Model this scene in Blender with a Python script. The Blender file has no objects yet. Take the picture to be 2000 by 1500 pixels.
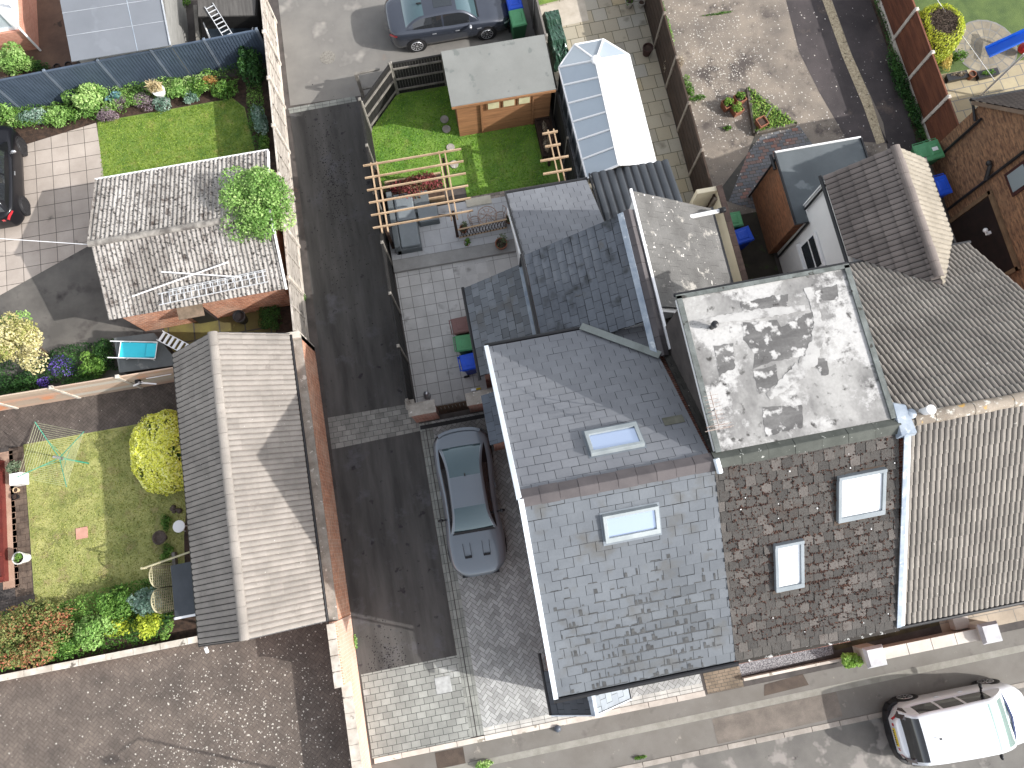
import bpy, bmesh, math, random
import numpy as np
from mathutils import Vector, Matrix
random.seed(7)
SC = bpy.context.scene
COL = SC.collection
PI = math.pi

# ---------------------------------------------------------------- camera
# World axes: X runs along the street, Y up the alley, Z up, metres.
CAM_H, FOC, NAD_Y, YAW = 24.3, 1387.0, 1057.0, math.radians(10.8)
_d = Vector((0, 750 - NAD_Y, -FOC)).normalized()
_Z = -_d
_X = Vector((1, 0, 0)); _Y = _Z.cross(_X)
_c, _s = math.cos(YAW), math.sin(YAW)
def _rot(v): return Vector((v.x * _c + v.y * _s, -v.x * _s + v.y * _c, v.z))
_R = Matrix((_X, _Y, _Z))                    # camera axes -> level axes
cam_d = bpy.data.cameras.new('camera'); cam = bpy.data.objects.new('camera', cam_d); COL.objects.link(cam)
_M = Matrix([[0] * 3] * 3)
for j in range(3):
    e = Vector((0, 0, 0)); e[j] = 1
    w = _rot(_R @ e)
    for i in range(3): _M[i][j] = w[i]
cam.matrix_world = Matrix.Translation((0, 0, CAM_H)) @ _M.to_4x4()
cam_d.sensor_width = 36; cam_d.lens = FOC / 2000 * 36; cam_d.clip_end = 500
SC.camera = cam
def at(px, py, z=0.0):
    """survey helper: where a sight line from the camera meets height z"""
    r = _rot(_R @ Vector((px - 1000, 750 - py, -FOC)))
    t = (CAM_H - z) / -r.z
    return Vector((r.x * t, r.y * t, z))
def at_x(px, py, X):
    r = _rot(_R @ Vector((px - 1000, 750 - py, -FOC))); t = X / r.x
    return Vector((X, r.y * t, CAM_H + r.z * t))
def at_y(px, py, Y):
    r = _rot(_R @ Vector((px - 1000, 750 - py, -FOC))); t = Y / r.y
    return Vector((r.x * t, Y, CAM_H + r.z * t))

# ---------------------------------------------------------------- light
TO_SUN = Vector((1.45, -0.59, 1.0)).normalized()
elev = math.asin(TO_SUN.z); azim = math.atan2(TO_SUN.x, TO_SUN.y)
world = bpy.data.worlds.new('World'); SC.world = world; world.use_nodes = True
nt = world.node_tree; bg = nt.nodes['Background']
sky = nt.nodes.new('ShaderNodeTexSky'); sky.sky_type = 'NISHITA'; sky.sun_disc = False
sky.sun_elevation = elev; sky.sun_rotation = azim; sky.air_density = 1.0; sky.dust_density = 2.0; sky.ozone_density = 0.6
hs = nt.nodes.new('ShaderNodeHueSaturation'); hs.inputs['Saturation'].default_value = 0.3; nt.links.new(sky.outputs[0], hs.inputs['Color'])
nt.links.new(hs.outputs[0], bg.inputs[0]); bg.inputs[1].default_value = 0.15
sl = bpy.data.lights.new('sun', 'SUN'); sl.energy = 2.45; sl.angle = math.radians(0.5); sl.color = (1.0, 0.97, 0.93)
so = bpy.data.objects.new('sun', sl); COL.objects.link(so)
so.rotation_euler = (-TO_SUN).to_track_quat('-Z', 'Y').to_euler(); so.location = (10, -10, 30)
SC.view_settings.view_transform = 'Standard'; SC.view_settings.look = 'None'
SC.view_settings.exposure = 1.18; SC.view_settings.gamma = 1.0
SC.cycles.max_bounces = 6

# ---------------------------------------------------------------- materials
MATS = {}
def _node(nt, t, **k):
    n = nt.nodes.new(t)
    for a, b in k.items(): setattr(n, a, b)
    return n
def rgb(c): return (c[0], c[1], c[2], 1)
def hexc(h):
    h = h.lstrip('#'); o = []
    for i in (0, 2, 4):
        v = int(h[i:i+2], 16) / 255
        o.append(v / 12.92 if v <= .04045 else ((v + .055) / 1.055) ** 2.4)
    return tuple(o)
def mixn(nt, fac, a, b, blend='MIX'):
    m = nt.nodes.new('ShaderNodeMix'); m.data_type = 'RGBA'; m.blend_type = blend
    for s, v in ((m.inputs[0], fac), (m.inputs[6], a), (m.inputs[7], b)):
        if hasattr(v, 'is_linked'): nt.links.new(v, s)
        elif isinstance(v, tuple): s.default_value = rgb(v)
        else: s.default_value = v
    return m.outputs[2]
def noise(nt, vec, scale, detail=4, rough=.6):
    n = nt.nodes.new('ShaderNodeTexNoise'); n.inputs['Scale'].default_value = scale
    n.inputs['Detail'].default_value = detail; n.inputs['Roughness'].default_value = rough
    if vec is not None: nt.links.new(vec, n.inputs['Vector'])
    return n.outputs['Fac']
def ramp(nt, fac, lo, hi):
    m = nt.nodes.new('ShaderNodeMapRange'); m.inputs[1].default_value = lo; m.inputs[2].default_value = hi
    nt.links.new(fac, m.inputs[0]); return m.outputs[0]
def math_n(nt, op, a, b):
    m = nt.nodes.new('ShaderNodeMath'); m.operation = op
    for s, v in ((m.inputs[0], a), (m.inputs[1], b)):
        if hasattr(v, 'is_linked'): nt.links.new(v, s)
        else: s.default_value = v
    return m.outputs[0]
def base_mat(name):
    m = bpy.data.materials.new(name); m.use_nodes = True
    nt = m.node_tree; b = nt.nodes['Principled BSDF']
    tc = nt.nodes.new('ShaderNodeTexCoord')
    return m, nt, b, tc
def mat(name, c1, c2=None, scale=2.0, rough=.8, bump=.0, bscale=40, tint=0.0, lo=.35, hi=.65, fine=.15,
        spots=None, sscale=6, slo=.62, shi=.66, spots2=None, s2scale=3, s2lo=.6, s2hi=.66,
        metal=0, spec=.4, stretch=None, tintc=None, coat=0, grid=None):
    """noise mottled surface; tint = per-face variation; spots = lichen/stain patches"""
    if name in MATS: return MATS[name]
    m, nt, b, tc = base_mat(name); vec = tc.outputs['Object']
    if stretch:
        mp = nt.nodes.new('ShaderNodeMapping'); nt.links.new(vec, mp.inputs[0]); mp.inputs['Scale'].default_value = stretch; v1 = mp.outputs[0]
    else: v1 = vec
    c2 = c2 or tuple(x * .75 for x in c1)
    col = mixn(nt, ramp(nt, noise(nt, v1, scale, 5, .6), lo, hi), c1, c2)
    if tint or tintc:
        at_ = nt.nodes.new('ShaderNodeAttribute'); at_.attribute_name = 'tint'
        if tintc:
            cr = nt.nodes.new('ShaderNodeValToRGB'); nt.links.new(at_.outputs['Fac'], cr.inputs[0])
            el = cr.color_ramp.elements
            while len(el) < len(tintc): el.new(.5)
            for i, cc in enumerate(tintc): el[i].position = i / (len(tintc) - 1); el[i].color = rgb(cc)
            col = mixn(nt, .75, col, cr.outputs[0])
        if tint:
            f = math_n(nt, 'MULTIPLY_ADD', at_.outputs['Fac'], tint); f.node.inputs[2].default_value = 1 - tint / 2
            cm = nt.nodes.new('ShaderNodeVectorMath'); cm.operation = 'SCALE'
            nt.links.new(col, cm.inputs[0]); nt.links.new(f, cm.inputs['Scale']); col = cm.outputs[0]
    if spots2: col = mixn(nt, ramp(nt, noise(nt, vec, s2scale, 6, .7), s2lo, s2hi), col, spots2)
    if spots: col = mixn(nt, ramp(nt, noise(nt, vec, sscale, 3, .55), slo, shi), col, spots)
    if fine:
        nf = noise(nt, vec, bscale, 3, .6)
        f = math_n(nt, 'MULTIPLY_ADD', nf, 2 * fine); f.node.inputs[2].default_value = 1 - fine
        cm = nt.nodes.new('ShaderNodeVectorMath'); cm.operation = 'SCALE'
        nt.links.new(col, cm.inputs[0]); nt.links.new(f, cm.inputs['Scale']); col = cm.outputs[0]
    nt.links.new(col, b.inputs['Base Color'])
    b.inputs['Roughness'].default_value = rough; b.inputs['Metallic'].default_value = metal
    b.inputs['Specular IOR Level'].default_value = spec; b.inputs['Coat Weight'].default_value = coat
    b.inputs['Coat Roughness'].default_value = .06
    if bump:
        bn = nt.nodes.new('ShaderNodeBump'); bn.inputs['Strength'].default_value = bump; bn.inputs['Distance'].default_value = .02
        nt.links.new(noise(nt, vec, bscale, 4, .7), bn.inputs['Height']); nt.links.new(bn.outputs[0], b.inputs['Normal'])
    MATS[name] = m; return m
def brick(name, c1, c2, mortar, bw=.225, bh=.075, ms=.01, rough=.9, offset=.5, noise_amt=.5, third=None, turn=False):
    if name in MATS: return MATS[name]
    m, nt, b, tc = base_mat(name)
    t = nt.nodes.new('ShaderNodeTexBrick'); t.offset = offset
    v = tc.outputs['UV']
    nt.links.new(v, t.inputs['Vector'])
    t.inputs['Color1'].default_value = rgb(c1); t.inputs['Color2'].default_value = rgb(c2); t.inputs['Mortar'].default_value = rgb(mortar)
    t.inputs['Scale'].default_value = 1; t.inputs['Brick Width'].default_value = bw; t.inputs['Row Height'].default_value = bh
    t.inputs['Mortar Size'].default_value = ms; t.inputs['Mortar Smooth'].default_value = .3; t.inputs['Bias'].default_value = 0
    col = t.outputs['Color']
    third = third or tuple(x * .5 for x in c1)
    mp = nt.nodes.new('ShaderNodeMapping'); nt.links.new(v, mp.inputs[0]); mp.inputs['Scale'].default_value = (1 / bw, 1 / bh, 1)
    col = mixn(nt, math_n(nt, 'MULTIPLY', ramp(nt, noise(nt, mp.outputs[0], .9, 2), .48, .6), noise_amt), col, third)
    col = mixn(nt, math_n(nt, 'MULTIPLY', ramp(nt, noise(nt, tc.outputs['Object'], 1.2, 5), .45, .7), .35), col, mortar)
    nt.links.new(col, b.inputs['Base Color']); b.inputs['Roughness'].default_value = rough
    bn = nt.nodes.new('ShaderNodeBump'); bn.inputs['Strength'].default_value = .5; bn.inputs['Distance'].default_value = .01
    bn.invert = True; nt.links.new(t.outputs['Fac'], bn.inputs['Height']); nt.links.new(bn.outputs[0], b.inputs['Normal'])
    MATS[name] = m; return m
def leafmat(name, *cols):
    if name in MATS: return MATS[name]
    m, nt, b, tc = base_mat(name)
    a = nt.nodes.new('ShaderNodeAttribute'); a.attribute_name = 'tint'
    cr = nt.nodes.new('ShaderNodeValToRGB'); nt.links.new(a.outputs['Fac'], cr.inputs[0]); el = cr.color_ramp.elements
    while len(el) < len(cols): el.new(.5)
    for i, cc in enumerate(cols): el[i].position = i / (len(cols) - 1); el[i].color = rgb(cc)
    nt.links.new(cr.outputs[0], b.inputs['Base Color']); b.inputs['Roughness'].default_value = .55; b.inputs['Specular IOR Level'].default_value = .3
    tr = nt.nodes.new('ShaderNodeBsdfTranslucent'); nt.links.new(cr.outputs[0], tr.inputs[0])
    mx = nt.nodes.new('ShaderNodeMixShader'); mx.inputs[0].default_value = .3
    out = nt.nodes['Material Output']
    nt.links.new(b.outputs[0], mx.inputs[1]); nt.links.new(tr.outputs[0], mx.inputs[2]); nt.links.new(mx.outputs[0], out.inputs[0])
    MATS[name] = m; return m
def glass(name, col=(.05, .08, .09), rough=.04, spec=.8, metal=0.0):
    if name in MATS: return MATS[name]
    m, nt, b, tc = base_mat(name)
    b.inputs['Base Color'].default_value = rgb(col); b.inputs['Roughness'].default_value = rough
    b.inputs['Specular IOR Level'].default_value = spec; b.inputs['Metallic'].default_value = metal
    b.inputs['Coat Weight'].default_value = .6; b.inputs['Coat Roughness'].default_value = .02
    MATS[name] = m; return m
def paint(name, col, rough=.3, metal=.0, coat=1.0, spec=.5):
    return mat(name, col, tuple(x * .97 for x in col), rough=rough, metal=metal, coat=coat, fine=.0, spec=spec)

# ---------------------------------------------------------------- mesh builder
SPLIT = {'gutter', 'bargeboard', 'roof_edge', 'verge', 'side_window', 'window_sill', 'pillar', 'roof_rail', 'corner_trim', 'chrome_trim', 'side_vent', 'bonnet_vent', 'tail_lamp_cluster', 'wiper', 'rail'}
class MB:
    def __init__(s): s.v = []; s.f = []; s.t = []; s.m = []
    def add(s, vs, fs, tint=.5, mi=0):
        o = len(s.v); s.v += [tuple(v) for v in vs]
        for k, f in enumerate(fs):
            s.f.append([o + i for i in f]); s.t.append(tint if not isinstance(tint, list) else tint[k]); s.m.append(mi)
        return s
    def face(s, vs, tint=.5, mi=0): return s.add(vs, [list(range(len(vs)))], tint, mi)
    def box(s, x0, y0, z0, x1, y1, z1, tint=.5, mi=0):
        return s.add([(x0,y0,z0),(x1,y0,z0),(x1,y1,z0),(x0,y1,z0),(x0,y0,z1),(x1,y0,z1),(x1,y1,z1),(x0,y1,z1)],
                     [(3,2,1,0),(4,5,6,7),(0,1,5,4),(1,2,6,5),(2,3,7,6),(3,0,4,7)], tint, mi)
    def hexa(s, lo, hi, tint=.5, mi=0):
        n = len(lo); vs = list(lo) + list(hi)
        fs = [list(range(n))[::-1], list(range(n, 2 * n))] + [[i, (i+1) % n, n + (i+1) % n, n + i] for i in range(n)]
        return s.add(vs, fs, tint, mi)
    def prism(s, poly, z0, z1, tint=.5, mi=0):
        return s.hexa([(p[0], p[1], z0) for p in poly], [(p[0], p[1], z1) for p in poly], tint, mi)
    def bar(s, p, q, w, h, up=(0, 0, 1), tint=.5, mi=0, w2=None, h2=None):
        p, q = Vector(p), Vector(q); d = (q - p).normalized(); sd = d.cross(Vector(up))
        if sd.length < 1e-4: sd = d.cross(Vector((1, 0, 0)))
        sd.normalize(); u = sd.cross(d)
        w2 = w if w2 is None else w2; h2 = h if h2 is None else h2
        a = [p + sd * (i * w / 2) + u * (j * h / 2) for i, j in ((-1,-1),(1,-1),(1,1),(-1,1))]
        b = [q + sd * (i * w2 / 2) + u * (j * h2 / 2) for i, j in ((-1,-1),(1,-1),(1,1),(-1,1))]
        return s.add(a + b, [(0,1,2,3),(7,6,5,4),(4,5,1,0),(5,6,2,1),(6,7,3,2),(7,4,0,3)], tint, mi)
    def tube(s, p, q, r, r2=None, n=10, tint=.5, mi=0, cap=True):
        p, q = Vector(p), Vector(q); r2 = r if r2 is None else r2
        d = (q - p).normalized(); a = d.orthogonal().normalized(); b = d.cross(a)
        vs = [p + (a * math.cos(k*2*PI/n) + b * math.sin(k*2*PI/n)) * r for k in range(n)] + \
             [q + (a * math.cos(k*2*PI/n) + b * math.sin(k*2*PI/n)) * r2 for k in range(n)]
        fs = [(k, (k+1) % n, n + (k+1) % n, n + k) for k in range(n)]
        if cap: fs += [tuple(range(n))[::-1], tuple(range(n, 2*n))]
        return s.add(vs, fs, tint, mi)
    def path(s, pts, r, n=6, tint=.5, mi=0):
        for a, b in zip(pts, pts[1:]): s.tube(a, b, r, n=n, tint=tint, mi=mi)
        return s
    def lathe(s, c, prof, n=20, tint=.5, mi=0, cap=True):
        c = Vector(c); vs = []; fs = []
        for r, z in prof: vs += [c + Vector((r*math.cos(k*2*PI/n), r*math.sin(k*2*PI/n), z)) for k in range(n)]
        for i in range(len(prof) - 1):
            for k in range(n): fs.append((i*n+k, i*n+(k+1) % n, (i+1)*n+(k+1) % n, (i+1)*n+k))
        if cap: fs.append(tuple(range(n))[::-1]); fs.append(tuple(range((len(prof)-1)*n, len(prof)*n)))
        return s.add(vs, fs, tint, mi)
    def ring(s, c, R, r, n=28, m=6, axis='z', tint=.5, mi=0, a0=0, a1=2*PI):
        c = Vector(c); vs = []; fs = []; full = abs(a1 - a0 - 2*PI) < 1e-3; nn = n if full else n + 1
        for i in range(nn):
            a = a0 + (a1 - a0) * i / n
            for j in range(m):
                b = 2*PI*j/m; rr = R + r*math.cos(b); h = r*math.sin(b)
                p = (rr*math.cos(a), rr*math.sin(a), h)
                if axis == 'y': p = (p[0], p[2], p[1])
                if axis == 'x': p = (p[2], p[0], p[1])
                vs.append(c + Vector(p))
        for i in range(n):
            i2 = (i+1) % nn
            for j in range(m): fs.append((i*m+j, i2*m+j, i2*m+(j+1) % m, i*m+(j+1) % m))
        return s.add(vs, fs, tint, mi)
    def sphere(s, c, r, n=12, m=8, sx=1, sy=1, sz=1, tint=.5, mi=0):
        prof = [(r*math.sin(PI*i/m)+1e-4, -r*math.cos(PI*i/m)) for i in range(m+1)]
        o = len(s.v); s.lathe((0,0,0), prof, n, tint, mi, cap=False)
        for i in range(o, len(s.v)): x, y, z = s.v[i]; s.v[i] = (c[0]+x*sx, c[1]+y*sy, c[2]+z*sz)
        return s
    def clip(s, planes):
        """planes: (point, normal) - what lies on the normal's side is cut away"""
        if not planes or not s.f: return s
        bm = bmesh.new(); lt = bm.faces.layers.float.new('tint'); vs = [bm.verts.new(v) for v in s.v]
        for f, t, mi in zip(s.f, s.t, s.m):
            try: ff = bm.faces.new([vs[i] for i in f]); ff[lt] = t; ff.material_index = mi
            except ValueError: pass
        for co, no in planes:
            bmesh.ops.bisect_plane(bm, geom=bm.verts[:]+bm.edges[:]+bm.faces[:], dist=1e-5, plane_co=Vector(co), plane_no=Vector(no).normalized(), clear_outer=True)
        bm.verts.index_update(); s.v = [tuple(v.co) for v in bm.verts]
        s.f = [[v.index for v in f.verts] for f in bm.faces]; s.t = [f[lt] for f in bm.faces]; s.m = [f.material_index for f in bm.faces]
        bm.free(); return s
    def rot(s, ang, c=(0, 0, 0)):
        ca, sa = math.cos(ang), math.sin(ang)
        s.v = [(c[0]+(x-c[0])*ca-(y-c[1])*sa, c[1]+(x-c[0])*sa+(y-c[1])*ca, z) for x, y, z in s.v]; return s
    def move(s, d): s.v = [(x+d[0], y+d[1], z+d[2]) for x, y, z in s.v]; return s
    def parts(s):
        par = list(range(len(s.v)))
        def find(i):
            while par[i] != i: par[i] = par[par[i]]; i = par[i]
            return i
        for f in s.f:
            r = find(f[0])
            for i in f[1:]: par[find(i)] = r
        out = {}
        for f, t, mi in zip(s.f, s.t, s.m): out.setdefault(find(f[0]), []).append((f, t, mi))
        for fs in out.values():
            q = MB(); ix = {}
            for f, t, mi in fs:
                q.f.append([ix.setdefault(i, len(ix)) for i in f]); q.t.append(t); q.m.append(mi)
            q.v = [s.v[i] for i in ix]; yield q
    def build(s, name, mats, parent=None, smooth=False, bevel=0, auto=None):
        if name in SPLIT and not getattr(s, 'whole', False):
            for q in s.parts(): q.whole = True; o = q.build(name, mats, parent, smooth, bevel, auto)
            return o
        me = bpy.data.meshes.new(name)
        off = Vector((0, 0, 0))
        if parent is not None: off = Vector(parent.get('_off', (0, 0, 0)))
        vs = [(x-off.x, y-off.y, z-off.z) for x, y, z in s.v]
        me.from_pydata(vs, [], s.f); 
        if not isinstance(mats, (list, tuple)): mats = [mats]
        for m in mats: me.materials.append(m)
        if len(me.polygons) == len(s.m):
            me.polygons.foreach_set('material_index', s.m)
            a = me.attributes.new('tint', 'FLOAT', 'FACE'); a.data.foreach_set('value', [float(t) for t in s.t])
        me.update(); nl = len(me.loops); uv = me.uv_layers.new(name='UVMap'); arr = np.zeros(nl * 2)
        for p in me.polygons:
            n = p.normal
            if abs(n.z) > .93: t = Vector((1, 0, 0)); w = Vector((0, 1, 0))
            else: t = Vector((-n.y, n.x, 0)).normalized(); w = n.cross(t)
            for li in p.loop_indices:
                co = Vector(vs[me.loops[li].vertex_index]) + off
                arr[2*li] = co.dot(t); arr[2*li+1] = co.dot(w)
        uv.data.foreach_set('uv', arr)
        if smooth: me.polygons.foreach_set('use_smooth', [True] * len(me.polygons))
        o = bpy.data.objects.new(name, me); COL.objects.link(o)
        if bevel:
            b = o.modifiers.new('bevel', 'BEVEL'); b.width = bevel; b.segments = 2; b.limit_method = 'ANGLE'
        if auto is not None and smooth:
            try: me.set_sharp_from_angle(angle=math.radians(auto))
            except Exception: pass
        if parent is not None:
            o.parent = parent
            if parent.get('_off') is not None: o['_off'] = tuple(off)
        return o

def tag(o, label=None, cat=None, group=None, kind=None):
    for k, v in (('label', label), ('category', cat), ('group', group), ('kind', kind)):
        if v: o[k] = v
    return o
def thing(name, label, cat, loc=(0, 0, 0), group=None):
    o = bpy.data.objects.new(name, None); COL.objects.link(o); o.location = loc; o['_off'] = tuple(loc); o.empty_display_size = .2
    return tag(o, label, cat, group)
def struct(name, mb, m, **k): o = mb.build(name, m, **k); o['kind'] = 'structure'; return o
def copy_thing(src, loc, rz, label, group):
    c = src.copy(); COL.objects.link(c); c.location = loc; c.rotation_euler = (0, 0, rz); c['label'] = label; c['group'] = group
    for ch in list(src.children):
        d = ch.copy(); COL.objects.link(d); d.parent = c
        for g in list(ch.children):
            e = g.copy(); COL.objects.link(e); e.parent = d
    return c
def inpoly(x, y, poly):
    c = False; j = len(poly) - 1
    for i in range(len(poly)):
        xi, yi = poly[i][0], poly[i][1]; xj, yj = poly[j][0], poly[j][1]
        if (yi > y) != (yj > y) and x < (xj - xi) * (y - yi) / (yj - yi) + xi: c = not c
        j = i
    return c
def poly_px(*pts, z=0): return [at(x, y, z) for x, y in pts]
def ccw(poly):
    a = sum(poly[i][0]*poly[(i+1) % len(poly)][1]-poly[(i+1) % len(poly)][0]*poly[i][1] for i in range(len(poly)))
    return poly if a > 0 else poly[::-1]
def sheet(name, poly, z, m, kind='structure'):
    mb = MB().face([(p[0], p[1], z) for p in ccw(list(poly))]); o = mb.build(name, m)
    if kind: o['kind'] = kind
    return o
def edges_planes(poly):
    poly = ccw(list(poly)); pl = []
    for i in range(len(poly)):
        a, b = Vector(poly[i][:2]), Vector(poly[(i+1) % len(poly)][:2]); d = b - a
        if d.length > 1e-4: pl.append(((a.x, a.y, 0), (d.y, -d.x, 0)))
    return pl
def paving(name, poly, z, m, base, w, h, gap=.012, ang=0.0, bond=0.5, pattern='grid', kind='structure', drop=0, basez=.003):
    """individually laid slabs or blocks (convex outline), over a joint sheet"""
    poly = ccw(list(poly)); mb = MB().face([(p[0], p[1], z) for p in poly], mi=1)
    c = Vector((sum(p[0] for p in poly) / len(poly), sum(p[1] for p in poly) / len(poly)))
    R = max((Vector(p[:2]) - c).length for p in poly) + 1
    ca, sa = math.cos(ang), math.sin(ang); t = MB()
    def quad(x0, y0, x1, y1):
        mx, my = (x0+x1)/2, (y0+y1)/2
        if math.hypot(mx, my) > R: return
        if drop and random.random() < drop: return
        vs = []
        for x, y in ((x0+gap/2, y0+gap/2), (x1-gap/2, y0+gap/2), (x1-gap/2, y1-gap/2), (x0+gap/2, y1-gap/2)):
            vs.append((c.x + x*ca - y*sa, c.y + x*sa + y*ca, z + basez))
        t.add(vs, [(0, 1, 2, 3)], random.random())
    if pattern == 'grid':
        n = int(R / h) + 2; k = int(R / w) + 2
        for j in range(-n, n):
            o = (j % 2) * bond * w
            for i in range(-k, k): quad(i*w+o, j*h, (i+1)*w+o, (j+1)*h)
    elif pattern == 'herring':
        n = int(R / h) + 3          # blocks h wide, 2h long
        for i in range(-n, n):
            for j in range(-n, n):
                q = (i - j) % 4
                if q == 0: quad(i*h, j*h, (i+2)*h, (j+1)*h)
                elif q == 3: quad(i*h, j*h, (i+1)*h, (j+2)*h)
    t.clip(edges_planes(poly)); o = len(mb.v)
    mb.v += t.v; mb.f += [[i+o for i in f] for f in t.f]; mb.t += t.t; mb.m += [0]*len(t.f)
    ob = mb.build(name, [m, base])
    if kind: ob['kind'] = kind
    return ob

# ---------------------------------------------------------------- roof makers
class Slope:
    """a roof plane: O = left end of the eave seen from outside, A = along the eave, U = up the slope"""
    def __init__(s, O, A, run, rise, W, run_dir):
        s.O = Vector(O); s.A = Vector(A); s.U = (Vector(run_dir) * run + Vector((0, 0, rise))); s.L = s.U.length; s.U.normalize()
        s.N = s.A.cross(s.U).normalized(); s.W = W
    def p(s, a, u, h=0.0): return s.O + s.A * a + s.U * u + s.N * h
def slope_s(x0, x1, y, z, run, rise): return Slope((x0, y, z), (1, 0, 0), run, rise, x1 - x0, (0, 1, 0))
def slope_n(x0, x1, y, z, run, rise): return Slope((x1, y, z), (-1, 0, 0), run, rise, x1 - x0, (0, -1, 0))
def slope_w(x, y0, y1, z, run, rise): return Slope((x, y1, z), (0, -1, 0), run, rise, y1 - y0, (1, 0, 0))
def slope_e(x, y0, y1, z, run, rise): return Slope((x, y0, z), (0, 1, 0), run, rise, y1 - y0, (-1, 0, 0))
def slates(S, tw=.33, g=.25, jit=.012, rough=.0, clip=(), miss=0, tintf=None, gapw=.011, seed=1, thick=.012, gapu=.014):
    rnd = random.Random(seed); mb = MB()
    mb.add([S.p(0, 0, -.02), S.p(S.W, 0, -.02), S.p(S.W, S.L, -.02), S.p(0, S.L, -.02)], [(0, 1, 2, 3)], .0, 1)
    n = int(S.L / g + .999)
    for j in range(n):
        off = (j % 2) * .5 * tw; i = -1
        while i * tw + off < S.W:
            a0 = max(0, i*tw + off); a1 = min(S.W, (i+1)*tw + off); i += 1
            if a1 - a0 < .03 or rnd.random() < miss: continue
            u0 = j*g + rnd.uniform(-jit, jit)*.6; u1 = min(S.L, (j+1)*g - gapu*rnd.uniform(.6, 1.5))  # strip of dark bed left bare stands in for the course shadow
            if j == 0: u0 = 0
            lift = thick + rnd.uniform(0, rough); sk = rnd.uniform(-jit, jit)*.4
            x0, x1 = a0 + gapw/2, a1 - gapw/2
            t = tintf(a0, u0, rnd) if tintf else rnd.random()
            v = [S.p(x0, u0, lift), S.p(x1, u0 + sk, lift), S.p(x1, u1, .001), S.p(x0, u1, .001), S.p(x0, u0, -.01), S.p(x1, u0 + sk, -.01)]
            mb.add(v, [(0, 1, 2, 3), (4, 5, 1, 0)], t)
    return mb.clip(clip)
def pantiles(S, tw=.3, g=.33, amp=.028, prof='pan', clip=(), seed=1, lift=.03, sub=8, dkw=2.9):
    rnd = random.Random(seed); mb = MB(); n = int(S.L / g + .999); na = int(S.W / tw * sub + .5) + 1
    def h(a):
        f = (a / tw) % 1
        if prof == 'pan': return amp * (math.sin(f*2*PI) * .6 + (1.0 if f < .3 else 0) * math.sin(f/.3*PI) * .9)
        if prof == 'roman': q = (a / (tw/2) + 1e-6) % 1; return amp * (1 - abs((q-.4)/.42)**3) if q < .79 else 0
        return amp * math.sin(f*2*PI)
    xs = [min(S.W, tw / sub * i) for i in range(na)]
    for j in range(n):
        u0 = j*g; u1 = min(S.L, (j+1)*g); 
        if u1 - u0 < .02: continue
        vs = []
        for a in xs: vs += [S.p(a, u0, h(a) - .03), S.p(a, u0, h(a) + lift), S.p(a, u1 + .01, h(a) + .002)]
        fs = []; ts = []; dfs = []; dts = []; cache = {}
        for i in range(na - 1):
            k = int((xs[i] + .001) / tw); t = cache.setdefault(k, rnd.random()); b = 3*i
            q = (xs[i] / (tw/2) + 1e-6) % 1 if prof == 'roman' else 1
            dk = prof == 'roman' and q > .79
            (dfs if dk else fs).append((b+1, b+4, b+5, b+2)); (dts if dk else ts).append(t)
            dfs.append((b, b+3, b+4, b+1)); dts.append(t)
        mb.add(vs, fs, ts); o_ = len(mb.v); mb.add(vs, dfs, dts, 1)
    return mb.clip(clip)
def ridge(p, q, r=.12, seg=.42, mb=None, n=8, squash=.75, tile=True, ang=False):
    """half round or angled ridge tiles laid end to end"""
    mb = mb or MB(); p, q = Vector(p), Vector(q); d = (q - p); L = d.length; d.normalize(); sd = d.cross(Vector((0, 0, 1))).normalized(); k = max(1, round(L / seg))
    for i in range(k):
        a = p + d * (L*i/k + .004); b = p + d * (L*(i+1)/k - .004); t = random.random(); vs = []
        R1 = r + .01 * (i % 2)
        arc = [(-1, 0), (-.04, .62), (.04, .62), (1, 0)] if ang else [(math.cos(PI - PI*j/n), math.sin(PI*j/n)*squash) for j in range(n+1)]
        for c in (a, b):
            for x, z in arc: vs.append(c + sd * (x*R1) + Vector((0, 0, z*R1)))
        m = len(arc); fs = [(j, j+1, m+j+1, m+j) for j in range(m-1)] + [tuple(range(m)), tuple(range(m, 2*m))[::-1]]
        mb.add(vs, fs, t)
    return mb
def skylight(parent, S, a, u, w, l, frame_m, pane_m, h=.09, label=None, fm=None):
    f = MB(); b = .085; fl_m = fm or M_lead
    def fr(x0, u0, x1, u1, h0, h1): f.hexa([S.p(x0,u0,h0), S.p(x1,u0,h0), S.p(x1,u1,h0), S.p(x0,u1,h0)], [S.p(x0,u0,h1), S.p(x1,u0,h1), S.p(x1,u1,h1), S.p(x0,u1,h1)])
    fr(a, u, a+w, u+b*1.5, -.02, h); fr(a, u+l-b, a+w, u+l, -.02, h*1.15); fr(a, u+b*1.5, a+b, u+l-b, -.02, h); fr(a+w-b, u+b*1.5, a+w, u+l-b, -.02, h)
    o = f.build('skylight', frame_m, parent, bevel=.006)
    if label: o['label'] = label
    s = MB(); fl = f; 
    s2 = MB(); s2.hexa([S.p(a-.05,u-.12,.0), S.p(a+w+.05,u-.12,.0), S.p(a+w+.05,u+l+.04,.0), S.p(a-.05,u+l+.04,.0)], [S.p(a-.05,u-.12,.018), S.p(a+w+.05,u-.12,.018), S.p(a+w+.05,u+l+.04,.018), S.p(a-.05,u+l+.04,.018)])
    s2.build('flashing', fl_m, o)
    s.hexa([S.p(a+b,u+b*1.5,h*.5), S.p(a+w-b,u+b*1.5,h*.5), S.p(a+w-b,u+l-b,h*.5), S.p(a+b,u+l-b,h*.5)], [S.p(a+b,u+b*1.5,h*.62), S.p(a+w-b,u+b*1.5,h*.62), S.p(a+w-b,u+l-b,h*.62), S.p(a+b,u+l-b,h*.62)])
    s.build('pane', pane_m, o); return o

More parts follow.
